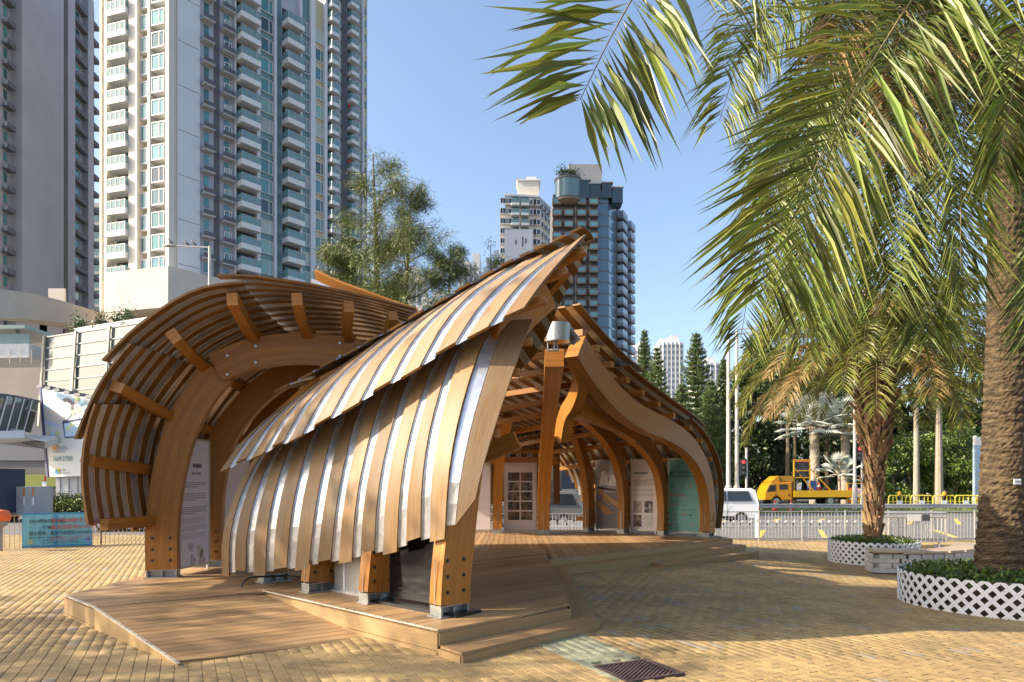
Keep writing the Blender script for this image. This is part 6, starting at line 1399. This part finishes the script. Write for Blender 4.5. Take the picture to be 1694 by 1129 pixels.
# ---------------- podium beam, mall and bridges on the left
t = thing('podium_wall', 'shaded concrete podium beam curving below the grey tower', 'building', (-60, 78, 0)); a = P(-30, 505, 74); b = P(165, 540, 92)
mb = MB(); pts = [P(-60, 500, 70), P(40, 510, 78), P(110, 524, 85), P(172, 541, 93)]; mb.sweep([V(p.x, p.y, p.z) for p in smooth(pts, 10)], [3.2 - .12 * k for k in range(11)], 4.0, V(0, 0, 1)); mb.build('beam', M['podium'], t)
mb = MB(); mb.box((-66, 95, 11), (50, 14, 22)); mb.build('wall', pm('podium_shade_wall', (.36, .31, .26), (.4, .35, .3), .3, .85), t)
for px, w_ in ((37, 4), (70, 3)): c = P(px, 540, 86); mb = MB(); mb.box((c.x, 87.8, c.z), (w_, .3, 2.4)); mb.build('louvre', M['grey_dark'], t)
mb = MB(); c = P(64, 487, 86); mb.box((c.x - 1, 91, c.z), (2.2, .3, 4.2)); mb.build('door', M['beige'], t)
gA = P(75, 559, 60); gB = P(250, 541, 54); ge = V(gB.x - gA.x, gB.y - gA.y, 0).normalized(); fM = Face((gA.x, gA.y), ge); Lm = (V(gB.x, gB.y, 0) - V(gA.x, gA.y, 0)).length + 10; ztop = gA.z; zbot = P(75, 705, 60).z
ml = thing('glass_mall', 'glass-fronted shopping centre block with white mullions behind the billboard', 'building', (gA.x, gA.y, 0)); inn = -fM.n * 9
mb = MB(); e2 = fM.p(Lm, 0); mb.prism([(gA.x + inn.x * .02, gA.y + inn.y * .02), (e2.x + inn.x * .02, e2.y + inn.y * .02), (e2.x + inn.x, e2.y + inn.y), (gA.x + inn.x, gA.y + inn.y)], zbot, ztop - .02); mb.build('wall', pm('mall_interior', (.36, .4, .4), (.5, .53, .52), .4, .5), ml)
M['mglass'] = pm('mall_glass', (.12, .15, .15), rough=.1, spec=.7, rnd=.12); M['mglass2'] = pm('mall_glass_clear', (.06, .085, .09), rough=.08, spec=.8, rnd=.15)
M['mtrim'] = pm('mall_transom', (.36, .36, .34)); nrow = 8; ncol = 5; cw = (fM.t(127) - fM.t(75)) ; 
for c_ in range(ncol):
    for r_ in range(nrow):
        z1 = lerp(ztop, zbot, r_ / nrow); z0 = lerp(ztop, zbot, (r_ + 1) / nrow); mb = MB(); fM.slab(mb, c_ * cw + .06, (c_ + 1) * cw - .06, z0 + .05, z1 - .05, .0, .06); mb.build('pane', M['mglass'] if r_ < 3 else M['mglass2'], ml)
for r_ in range(nrow + 1): z = lerp(ztop, zbot, r_ / nrow); mb = MB(); fM.slab(mb, 0, Lm, z - .05, z + .05, .0, .14); mb.build('transom', M['mtrim'], ml)
for c_ in range(ncol + 1):
    mb = MB(); mb.bar(fM.p(c_ * cw + .25, ztop + .1, .25), fM.p(c_ * cw - .55, zbot, .25), .12, .25); mb.build('mullion', pm('mullion_cream', (.46, .42, .33)), ml)
mb = MB(); fM.slab(mb, 2.2, Lm, ztop + .02, ztop + .75, -1.2, -1.14); mb.build('parapet_glass', pm('parapet_glass', (.30, .42, .43), rough=.1), ml)
mb = MB(); fM.slab(mb, 2.2, Lm, ztop + .75, ztop + .82, -1.24, -1.1); mb.build('parapet_rail', M['white_trim'], ml)
for i, (px, lab) in enumerate([(130, 'round topiary on the mall roof, leftmost'), (168, 'topiary on the mall roof, middle'), (194, 'topiary on the mall roof, third from left'), (211, 'topiary on the mall roof beside the round column')]):
    d_ = 60.5 - i; c = P(px, 531, d_); t = thing('topiary', lab, 'shrub', (c.x, c.y, ztop), group='topiaries on the mall roof'); n = 500; cc = rng.normal(0, 1, (n, 3)) * [.3, .3, .45] + [c.x, c.y, ztop + 1.05]
    tag(quads_obj('foliage', leaf_quads(cc, rng.normal(size=(n, 3)), .25, .1), 4, M['lf_norf'], t, attr=rng.uniform(0, 1, n)), kind='stuff'); mb = MB(); mb.lathe((c.x, c.y, ztop), [(.25, 0), (.3, .45)], 10); mb.build('pot', M['beige'], t)
# footbridges
def bridge(label, pts, h, dep, mt, glass=None, px_name='footbridge'):
    t = thing(px_name, label, 'footbridge', pts[0]); mb = MB(); path = [Vector(p) for p in pts]; mb.sweep(path, dep, h, lambda i: V(0, 1, 0)); mb.build('deck', mt, t)
    if glass:
        mb = MB(); mb.sweep([p + V(0, -dep / 2 + .1, h / 2 + glass / 2) for p in path], .06, glass, lambda i: V(0, 1, 0)); mb.build('glass_side', M['clear'], t)
    return t
t = bridge('white panelled footbridge at the left edge joining the mall', [P(-60, 591, 62), P(80, 589, 62)], 1.2, 5, M['white_trim'], .9)
for i in range(6): mb = MB(); c = P(-20 + 18 * i, 590, 59.4); mb.box((c.x, c.y, c.z), (.05, .05, 1.2)); mb.build('panel_joint', M['beige'], t)
mb = MB(); mb.sweep([P(-60, 556, 62), P(80, 553, 62)], 6, .3, V(0, 1, 0)); mb.build('canopy', pm('canopy_green_glass', (.25, .33, .28), rough=.2), t)
for px in (10, 43): c = P(px, 575, 62); mb = MB(); mb.box((c.x, 61, c.z + .2), (.25, .25, 2.6)); mb.build('canopy_post', M['white_trim'], t)
t = thing('glass_footbridge', 'curved glazed footbridge in shade at the left edge', 'footbridge', P(0, 720, 48)); pts = smooth([P(-60, 690, 46), P(10, 692, 47), P(50, 695, 49), P(82, 700, 52)], 8)
mb = MB(); mb.sweep([p + V(0, 0, -1.3) for p in pts], 4, .5, lambda i: V(.2, 1, 0)); mb.build('deck', M['white_trim'], t)
for i in range(8):
    q = [pts[i], pts[i + 1]]; mb = MB(); mb.face([q[0] + V(0, -2.0, -1.0), q[1] + V(-.05, -2.0, -1.0), q[1] + V(.3, -1.6, 1.4), q[0] + V(.35, -1.6, 1.4)]); mb.build('pane', M['mglass2'], t)
    mb = MB(); mb.bar(q[0] + V(0, -2.02, -1.0), q[0] + V(.35, -1.62, 1.4), .08, .08); mb.build('mullion', M['white_trim'], t)
mb = MB(); mb.sweep([p + V(.3, -1.6, 1.45) for p in pts], .15, .15, lambda i: V(0, 1, 0)); mb.build('top_rail', M['grey_dark'], t)
# dark lower wall of the mall, green stripe, hoarding
t = thing('street_wall', 'dark lower wall of the shopping centre with an olive stripe', 'wall', (-40, 64, 0)); mb = MB(); mb.box((-42, 66, 4.2), (46, 2, 9.4)); mb.build('wall', pm('dark_cladding', (.13, .125, .125), (.16, .15, .15), .4, .7), t)
mb = MB(); mb.box((xd(50, 64.6), 64.9, 1.9), (xd(70, 64.6) - xd(-20, 64.6), .1, 1.15)); mb.build('olive_stripe', pm('olive_paint', (.25, .27, .05)), t)
mb = MB(); c = P(48, 770, 64.5); mb.box((c.x - 3, 64.9, 5.6), (12, .1, 3.6)); mb.build('grey_panel', pm('grey_panel', (.17, .175, .19)), t)
hd = thing('hoarding', 'pleated white metal hoarding below the billboard', 'hoarding', (xd(118, 50), 50, ZR))
for i in range(9): x = xd(96, 50) + i * .32; mb = MB(); mb.box((x, 50 + .06 * (i % 2), 1.15), (.3, .05, 2.9)); mb.build('sheet', pm('hoarding_sheet', (.5, .5, .52), rough=.4, metal=.3), hd)
# billboard
bA = P(68, 641, 50); bB = P(172, 664, 47.5); bC = P(172, 787, 47.5); bD = P(80, 789, 50)
bb = thing('billboard', 'slanted white billboard with a reclining face and the number 3669 278', 'billboard', (bD.x, bD.y, bD.z)); e = (V(bB.x - bA.x, bB.y - bA.y, 0)).normalized(); nbd = V(e.y, -e.x, 0)
def on(px, py, o=.02):
    return RP(px, py, V(bA.x, bA.y, 0) + nbd * o, nbd)
mb = MB(); mb.extr([on(68, 641, 0), on(185, 667, 0), on(185, 787, 0), on(80, 789, 0)], -nbd * .3); mb.build('board', pm('billboard_white', (.74, .74, .71)), bb)
mb = MB(); mb.bar(on(67, 641), on(79, 790), .12, .2); mb.build('edge_frame', pm('frame_blue', (.08, .08, .16)), bb)
def patch(pxs, c, o, name='print', c2=None): mb = MB(); mb.extr([on(a, b, o) for a, b in pxs], nbd * .006); return mb.build(name, pm('print_ink', c, c2, .8, .6), bb)
patch([(69, 644), (120, 655), (122, 662), (112, 690), (72, 672)], (.42, .66, .84), .02, c2=(.58, .76, .88))
patch([(75, 690), (100, 693), (105, 707), (76, 704)], (.6, .66, .82), .02)
skin_c = (.74, .66, .58)
patch([(74, 676), (92, 678), (103, 694), (112, 704), (100, 704), (76, 692)], skin_c, .03)
cxp, cyp = 108, 679
patch([(cxp + 13 * math.cos(a) * .9 - 2 * math.sin(a), cyp + 16 * math.sin(a)) for a in [k * math.pi / 10 for k in range(20)]], (.8, .74, .68), .036)
patch([(98, 672), (101, 662), (109, 658), (118, 661), (122, 668), (121, 676), (116, 680), (117, 670), (110, 664), (102, 667)], (.16, .13, .15), .044)
for a_, b_ in ((104, 676), (112, 681)): patch([(a_ - 2, b_), (a_ + 2, b_ + 1), (a_ + 2, b_ + 1.8), (a_ - 2, b_ + .8)], (.25, .18, .17), .05)
patch([(105, 689), (109, 690), (108.5, 691.5), (105, 690.6)], (.6, .32, .3), .05)
patch([(96, 663), (101, 660), (106, 664), (104, 670), (98, 670)], (.8, .8, .78), .05)
for k, (a_, b_) in enumerate([(128, 660), (133, 668), (124, 672), (138, 664), (130, 679), (137, 676), (80, 716), (88, 718), (95, 717), (83, 723), (92, 724), (128, 690), (121, 683), (143, 672)]):
    patch([(a_ - 4, b_), (a_, b_ - 5), (a_ + 4, b_), (a_, b_ + 5)], [(.72, .8, .3), (.45, .7, .8), (.8, .68, .55), (.55, .75, .85)][k % 4], .028 + .001 * (k % 3))
patch([(103, 697), (151, 690), (151, 722), (107, 725)], (.05, .06, .12), .05); patch([(106, 701), (151, 693), (151, 720), (108, 723)], (.52, .68, .85), .06, c2=(.62, .78, .9))
for k, (a_, b_) in enumerate([(118, 703), (126, 700), (113, 710), (126, 709)]): patch([(a_ - 3, b_ - 3), (a_ + 3, b_ - 3.5), (a_ + 3, b_ + 3), (a_ - 3, b_ + 3.5)], [(.7, .8, .35), (.5, .7, .85)][k % 2], .07)
def btext(s_, size, mt, px, py, sx=1):
    q = on(px, py, .08); o = link('lettering', text_mesh(s_, size, mt), bb, q, world=True); o.rotation_euler = (math.radians(90), 0, math.atan2(e.y, e.x)); o.scale = (sx, 1, 1)
tealink = pm('teal_ink', (.03, .2, .25))
btext('3669 2788', .50, tealink, 87, 763, .95); btext('Leasing Enquiries', .2, tealink, 87, 749, .95); btext('務查詢', .3, tealink, 97, 744); btext('租', .3, pm('orange_ink', (.75, .35, .15)), 88, 744)
patch([(86, 736), (94, 736), (94, 745.5), (86, 745.5)], (.78, .5, .3), .07); patch([(90, 776), (98, 776), (98, 784), (90, 784)], (.75, .6, .08), .05); patch([(90.5, 784), (90.5, 779), (94, 777), (98, 784)], (.02, .2, .42), .06); btext('奧海城', .17, M['ink_grey'], 100, 779); btext('OLYMPIAN CITY', .14, M['ink_grey'], 100, 784)
btext('皿', .55, M['white'], 138, 712)
for k, px in enumerate([70, 83, 98, 115, 132, 151]): q = on(px, 641 + (px - 68) * .22 - 1.5, .7); mb = MB(); mb.obox(q, e * .3, nbd * .22, V(0, 0, .1)); mb.bar(q, q - nbd * .7 + V(0, 0, .1), .05, .05); mb.build('floodlight', pm('flood_grey', (.16, .16, .17)), bb)
# left street vehicles
y = 39; x1 = xd(65, y); t = thing('box_lorry', 'white box lorry with orange reflective strips at the left edge', 'lorry', (x1, y, ZR)); H = 1.8 - (805 - HY) / F_PX * y - ZR
mb = MB(); mb.box((x1 - .68, y, ZR + .35 + (H - .35) / 2), (1.3, 2.4, H - .35)); mb.build('rear_door', pm('lorry_grey', (.4, .4, .4), (.46, .46, .45), 2, .5), t)
mb = MB(); mb.box((x1 - 2.7, y - .1, ZR + .4 + (H - .4) / 2), (2.7, 2.4, H - .36)); mb.build('box_body', white_car, t)
for px in (40, 55): mb = MB(); mb.box((xd(px, y - 1.2), y - 1.215, 1.25), (.1, .02, .45)); mb.build('reflector', pm('reflector_orange', (.7, .2, .03)), t); mb = MB(); mb.box((xd(px, y - 1.2), y - 1.213, .72), (.09, .02, .45)); mb.build('reflector', M['white'], t)
for x in (-3.4, -.9): mb = MB(); mb.tube([(x1 + x, y - 1.1, ZR + .38), (x1 + x, y - .85, ZR + .38)], .38, 20); mb.build('wheel', M['tyre'], t)
c = xd(3, 37); t = thing('blue_bus', 'dark blue bus side cut off by the left edge', 'bus', (c, 37, ZR)); mb = MB(); mb.box((c - 2.3, 37.5, 1.3), (5, 2, 2.4)); mb.build('body', pm('bus_blue_dark', (.03, .04, .07)), t); mb = MB(); mb.box((c - 2.3, 36.48, 1.95), (5.0, .04, .55)); mb.build('stripe', pm('bus_stripe', (.03, .2, .42)), t); mb = MB(); mb.box((c - .8, 36.47, .95), (1.2, .04, .6)); mb.build('window', M['vglass'], t); mb = MB(); mb.tube([(c - 1.2, 36.6, ZR + .45), (c - 1.2, 36.4, ZR + .45)], .45, 18); mb.build('wheel', M['tyre'], t)
t = thing('road_sign', 'red and white upright road sign behind the hedge', 'road sign', (xd(74.5, 47), 47, ZR)); mb = MB(); x = xd(74.5, 47); mb.tube([(x, 47, ZR), (x, 47, 2.2)], .06, 8); mb.build('post', pm('sign_red', (.6, .05, .04)), t); mb = MB(); mb.box((x, 46.93, 1.55), (.3, .04, .5)); mb.build('plate', M['white'], t)
# ---------------- towers in the centre
def grid_tower(name, label, O, e, tpx, z0, z1, dep, wall, cols, fl, zs0, kind, mats, parent=None, wh=1.6):
    pass
cO = P(827, 500, 205); fc = Face((cO.x, cO.y), (1, .10)); t = thing('cream_tower', 'cream high-rise with stepped roof left of the dark tower', 'tower', (cO.x, cO.y, 0)); tc1 = fc.t(893); tc2 = fc.t(909)
def zat(py, d): return CAM_H + (HY - py) / F_PX * d
zt = zat(345, 205); mb = MB(); e1 = fc.p(tc1, 0); e2 = e1 + V(4.2, 10, 0); mb.prism([(cO.x, cO.y), (e1.x, e1.y), (e2.x, e2.y), (cO.x + 2, cO.y + 12)], 0, zt); mb.build('wall', pm('cream_tower_wall', (.6, .54, .45), (.66, .6, .5), .2, .8), t)
mb = MB(); mb.prism([(cO.x + 1.5, cO.y + .8), (e1.x - .5, e1.y + .8), (e2.x - .5, e2.y - .5), (cO.x + 3, cO.y + 11)], zt, zat(322, 205)); mb.build('upper_storeys', pm('tower_grey_band', (.3, .31, .33)), t)
mb = MB(); mb.prism([(cO.x + 1.3, cO.y + .6), (e1.x - .3, e1.y + .6), (e2.x - .3, e2.y - .5), (cO.x + 2.8, cO.y + 11)], zat(322, 205), zat(319, 205)); mb.build('roof_rail', M['white_trim'], t)
mb = MB(); c = P(874, 300, 209); mb.box((c.x, c.y + 2, (zat(319, 205) + zat(292, 205)) / 2), (6.5, 6, zat(292, 205) - zat(319, 205))); mb.build('plant_room', M['cream'], t); mb = MB(); mb.box((c.x, c.y + 2, zat(291.4, 205)), (7.4, 6.8, .35)); mb.build('plant_room_cap', M['white_trim'], t); mb = MB(); mb.box((c.x + 1, c.y + 2, zat(286, 205)), (3, 2.5, 1.8)); mb.build('roof_unit', M['white_trim'], t)
zsc = [zat(470, 205) + 3.0 * i for i in range(9)]; me = local_mesh(fc, win_fn(2.0, 1.6, bay=.5), 'bay_window', [M['white_trim'], M['bglass_d']])
for px in (833, 842, 882, 888): add_floors(fc, t, me, 'bay_window', px, zsc, .05)
me = local_mesh(fc, balc_fn(2.4, 1.2), 'balcony', BM)
for px in (852, 868): add_floors(fc, t, me, 'balcony', px, zsc, .05)
fc2 = Face((e1.x, e1.y), (4.2, 10)); me = local_mesh(fc2, win_fn(1.6, 1.6, bay=.4), 'bay_window', [M['white_trim'], M['bglass_d']])
for f_ in (2.5, 5.5, 8.5):
    for z in zsc: link('bay_window', me, t, fc2.loc(f_, z, .05), fc2.rz, world=True)
c = P(858, 440, 150); t = thing('white_block', 'plain white block with dark slits in front of the cream tower', 'building', (c.x, c.y, 0)); mb = MB(); mb.box((c.x, c.y + 3, zat(380, 150) / 2), (6.2, 6, zat(380, 150))); mb.build('wall', M['white_trim'], t)
for dx, z0_, z1_ in ((-.6, 397, 405), (.9, 392, 408), (1.6, 395, 403)): mb = MB(); mb.box((c.x + dx, c.y - .02, (zat(z0_, 150) + zat(z1_, 150)) / 2), (.25, .1, zat(z0_, 150) - zat(z1_, 150))); mb.build('slit', M['dark'], t)
# dark tower
zsd_ = [20 + 2.72 * i for i in range(19)]; dO = P(915, 500, 165); fd = Face((dO.x, dO.y), (1, .03)); te = fd.t(1006); e1 = fd.p(te, 0); fe = Face((e1.x, e1.y), (.42, .9)); te2 = fe.t(1042); e2 = fe.p(te2, 0)
t = thing('dark_tower', 'dark high-rise with bronze framed glass balconies and roof garden', 'tower', (dO.x, dO.y, 0)); zt = zat(322, 165); M['dk'] = pm('dark_tower_wall', (.10, .095, .10), (.13, .125, .13), .3, .6)
mb = MB(); mb.prism([(dO.x, dO.y), (e1.x, e1.y), (e2.x, e2.y), (e2.x - 14, e2.y + 4), (dO.x, dO.y + 14)], 0, zt); mb.build('wall', M['dk'], t)
mb = MB(); fd.slab(mb, fd.t(988), te, 0, zat(315, 165), .0, .25); mb.build('glass_corner', pm('blue_corner_glass', (.07, .13, .2), rough=.1, spec=.9), t)
mb = MB(); fe.slab(mb, 0, te2 * .28, 0, zat(315, 165), .0, .15); mb.build('glass_corner', pm('blue_corner_glass_b', (.09, .16, .24), rough=.1, spec=.9), t)
for z in zsd_: mb = MB(); fe.slab(mb, 0, te2 * .28, z, z + .25, .15, .2); mb.build('floor_band', M['dk'], t); mb = MB(); fd.slab(mb, fd.t(988), te, z, z + .25, .25, .3); mb.build('floor_band', M['dk'], t)
for px in (952, 975): mb = MB(); fd.slab(mb, fd.t(px - 1), fd.t(px + 1), 0, zt, .0, .3); mb.build('pier', pm('tower_pier', (.32, .3, .29)), t)
bronze = pm('bronze_frame', (.22, .145, .095), rough=.5); tealg = pm('balcony_teal', (.13, .30, .32), rough=.12, spec=.8, rnd=.3)
def dbal(w):
    def fn(mb):
        mb.box((0, -.6, -.1), (w, 1.2, .35)); mb.box((0, -.6, 1.25), (w, 1.2, .2))
        for s in (-1, 1): mb.box((s * w / 2, -.6, .55), (.25, 1.2, 1.5))
        mb.box((0, -1.1, .6), (w - .25, .06, 1.0), 1); mb.box((0, .05, .6), (w - .3, .05, 1.1), 2)
    return fn
zsd = [zat(600, 165) + 2.72 * i for i in range(15)]
me = local_mesh(fd, dbal(2.0), 'balcony', [bronze, tealg, M['bglass_d']])
for px in (921, 940, 961, 981): add_floors(fd, t, me, 'balcony', px, zsd, .05)
me = local_mesh(fe, balc_fn(4.2, 1.6, 1.1), 'balcony', [pm('side_slab', (.25, .25, .28)), M['bglass_d'], pm('side_rail_glass', (.32, .42, .52), rough=.15), M['dark'], M['rail_silver']])
for f_ in (.48, .86):
    for z in zsd: link('balcony', me, t, fe.loc(te2 * f_, z, .05), fe.rz, world=True)
c = P(941, 310, 163); mb = MB(); mb.lathe((c.x, c.y + 2.5, zat(330, 165)), [(2.6, -.8), (3.2, 0), (3.2, 4.2), (3.3, 4.4), (0, 4.5)], 24); mb.build('round_glass_bay', pm('round_bay_glass', (.12, .2, .2), rough=.12, spec=.8), t); mb = MB(); mb.lathe((c.x, c.y + 2.5, zat(330, 165) + 4.3), [(3.35, 0), (3.35, .5), (0, .5)], 24); mb.build('roof_ring', M['dk'], t); mb = MB(); mb.lathe((c.x, c.y + 2.5, zat(330, 165) - 1.5), [(2.2, 0), (3.25, .8), (3.25, 1.2)], 24); mb.build('soffit', bronze, t)
mb = MB(); c2 = P(968, 300, 168); mb.box((c2.x, c2.y + 3, (zt + zat(272, 168)) / 2), (8.2, 6, zat(272, 168) - zt)); mb.build('plant_room', pm('plant_grey', (.28, .28, .29), (.33, .33, .34), 2, .8), t)
for px, y0_, y1_ in ((968, 322, 300), (985, 322, 306), (1005, 322, 304), (1022, 330, 312)): c3 = P(px, 310, 164); mb = MB(); mb.box((c3.x, c3.y + 2.5, (zat(y0_, 165) + zat(y1_, 165)) / 2 - .5), (2.6, 4, zat(y1_, 165) - zat(y0_, 165) + 1)); mb.build('roof_bay', M['bglass_d'], t); mb = MB(); mb.box((c3.x, c3.y + 2.5, zat(y1_, 165) + .15), (3.0, 4.4, .3)); mb.build('roof_slab', pm('slab_grey', (.4, .4, .4)), t)
n = 700; cc = np.concatenate([rng.normal(0, 1, (n // 2, 3)) * [.8, .8, .7] + [c.x - 1.2, c.y + 2, zat(330, 165) + 6.4], rng.normal(0, 1, (n // 2, 3)) * [.8, .8, .6] + [c.x + 1.0, c.y + 2, zat(330, 165) + 6.0]]); rt = thing('roof_tree', 'small trees on the round roof bay of the dark tower', 'tree', (c.x, c.y + 2, zat(330, 165) + 4.8)); tag(quads_obj('crown', leaf_quads(cc, rng.normal(size=(n, 3)), .6, .25), 4, M['lf_norf'], rt, attr=rng.uniform(0, 1, n)), kind='stuff'); mb = MB(); mb.tube([(c.x - 1.2, c.y + 2, zat(330, 165) + 4.6), (c.x - 1.2, c.y + 2, zat(330, 165) + 6.5)], .12, 6); mb.build('trunk', M['bark'], rt)
# far white towers and bits between the trees
wm = pm('far_white_wall', (.60, .61, .62), (.66, .66, .66), .1, .8); far_win = [pm('far_frame', (.5, .5, .5)), pm('far_window', (.2, .27, .33), rough=.3)]
def far_tower(px0, px1, ytop, d, label, cols, step=None):
    a = P(px0, ytop, d); b = P(px1, ytop, d); t = thing('far_tower', label, 'tower', (a.x, a.y, 0), group='pale towers in the distance'); w = b.x - a.x
    mb = MB(); mb.box((a.x + w / 2, d + w / 2, a.z / 2), (w, w, a.z)); mb.build('wall', wm, t)
    for fx, fw_, fh in ((.3, .34, 2.4), (.7, .3, 4.0)):
        mb = MB(); mb.box((a.x + w * fx, d + w / 2, a.z + fh / 2), (w * fw_, w * .6, fh)); mb.build('roof_block', wm, t)
    f = Face((a.x, d), (1, 0)); fn = win_fn(w / cols * .5, 1.7, mull=0); me = local_mesh(f, fn, 'window', far_win); z = a.z - 3.2; rows = 0
    while rows < 22 and z > 8:
        for k in range(cols): link('window', me, t, (a.x + w * (k + .5) / cols, d - .05, z), 0, world=True)
        z -= 3.1; rows += 1
    for k in range(1, cols): mb = MB(); mb.box((a.x + w * k / cols, d - .4, a.z / 2), (w / cols * .14, .8, a.z)); mb.build('fin', wm, t)
far_tower(1090, 1131, 566, 360, 'pale distant tower between the tiered pines', 6); far_tower(1040, 1075, 576, 380, 'pale distant tower beside the dark tower', 5); far_tower(1150, 1192, 600, 400, 'pale distant tower behind the open pine', 5); far_tower(640, 700, 462, 190, 'pinkish white block seen through the feathery trees', 6); far_tower(690, 735, 505, 170, 'low white block at the foot of the feathery trees', 5); far_tower(758, 800, 448, 140, 'pale glass fronted block left of the cream tower', 5); far_tower(800, 830, 442, 150, 'low pale block beside the white slit block', 4)
far_tower(1560, 1640, 700, 95, 'pale block behind the bushes at the right', 6)
t = thing('blue_pillar', 'blue and white pillar sign left of the thick palm trunk', 'sign', (xd(1619, 58), 58, -.3)); x = xd(1619, 58); mb = MB(); mb.box((x, 58, 2.3), (.75, .4, 5.2)); mb.build('shaft', pm('pillar_blue', (.28, .4, .55), (.4, .5, .62), 1, .4), t); mb = MB(); mb.extr([(x - .375, 57.79, 4.9), (x + .375, 57.79, 4.9), (x + .375, 57.79, 5.3), (x - .375, 57.79, 5.7)], (0, .4, 0)); mb.build('cap', M['white'], t)
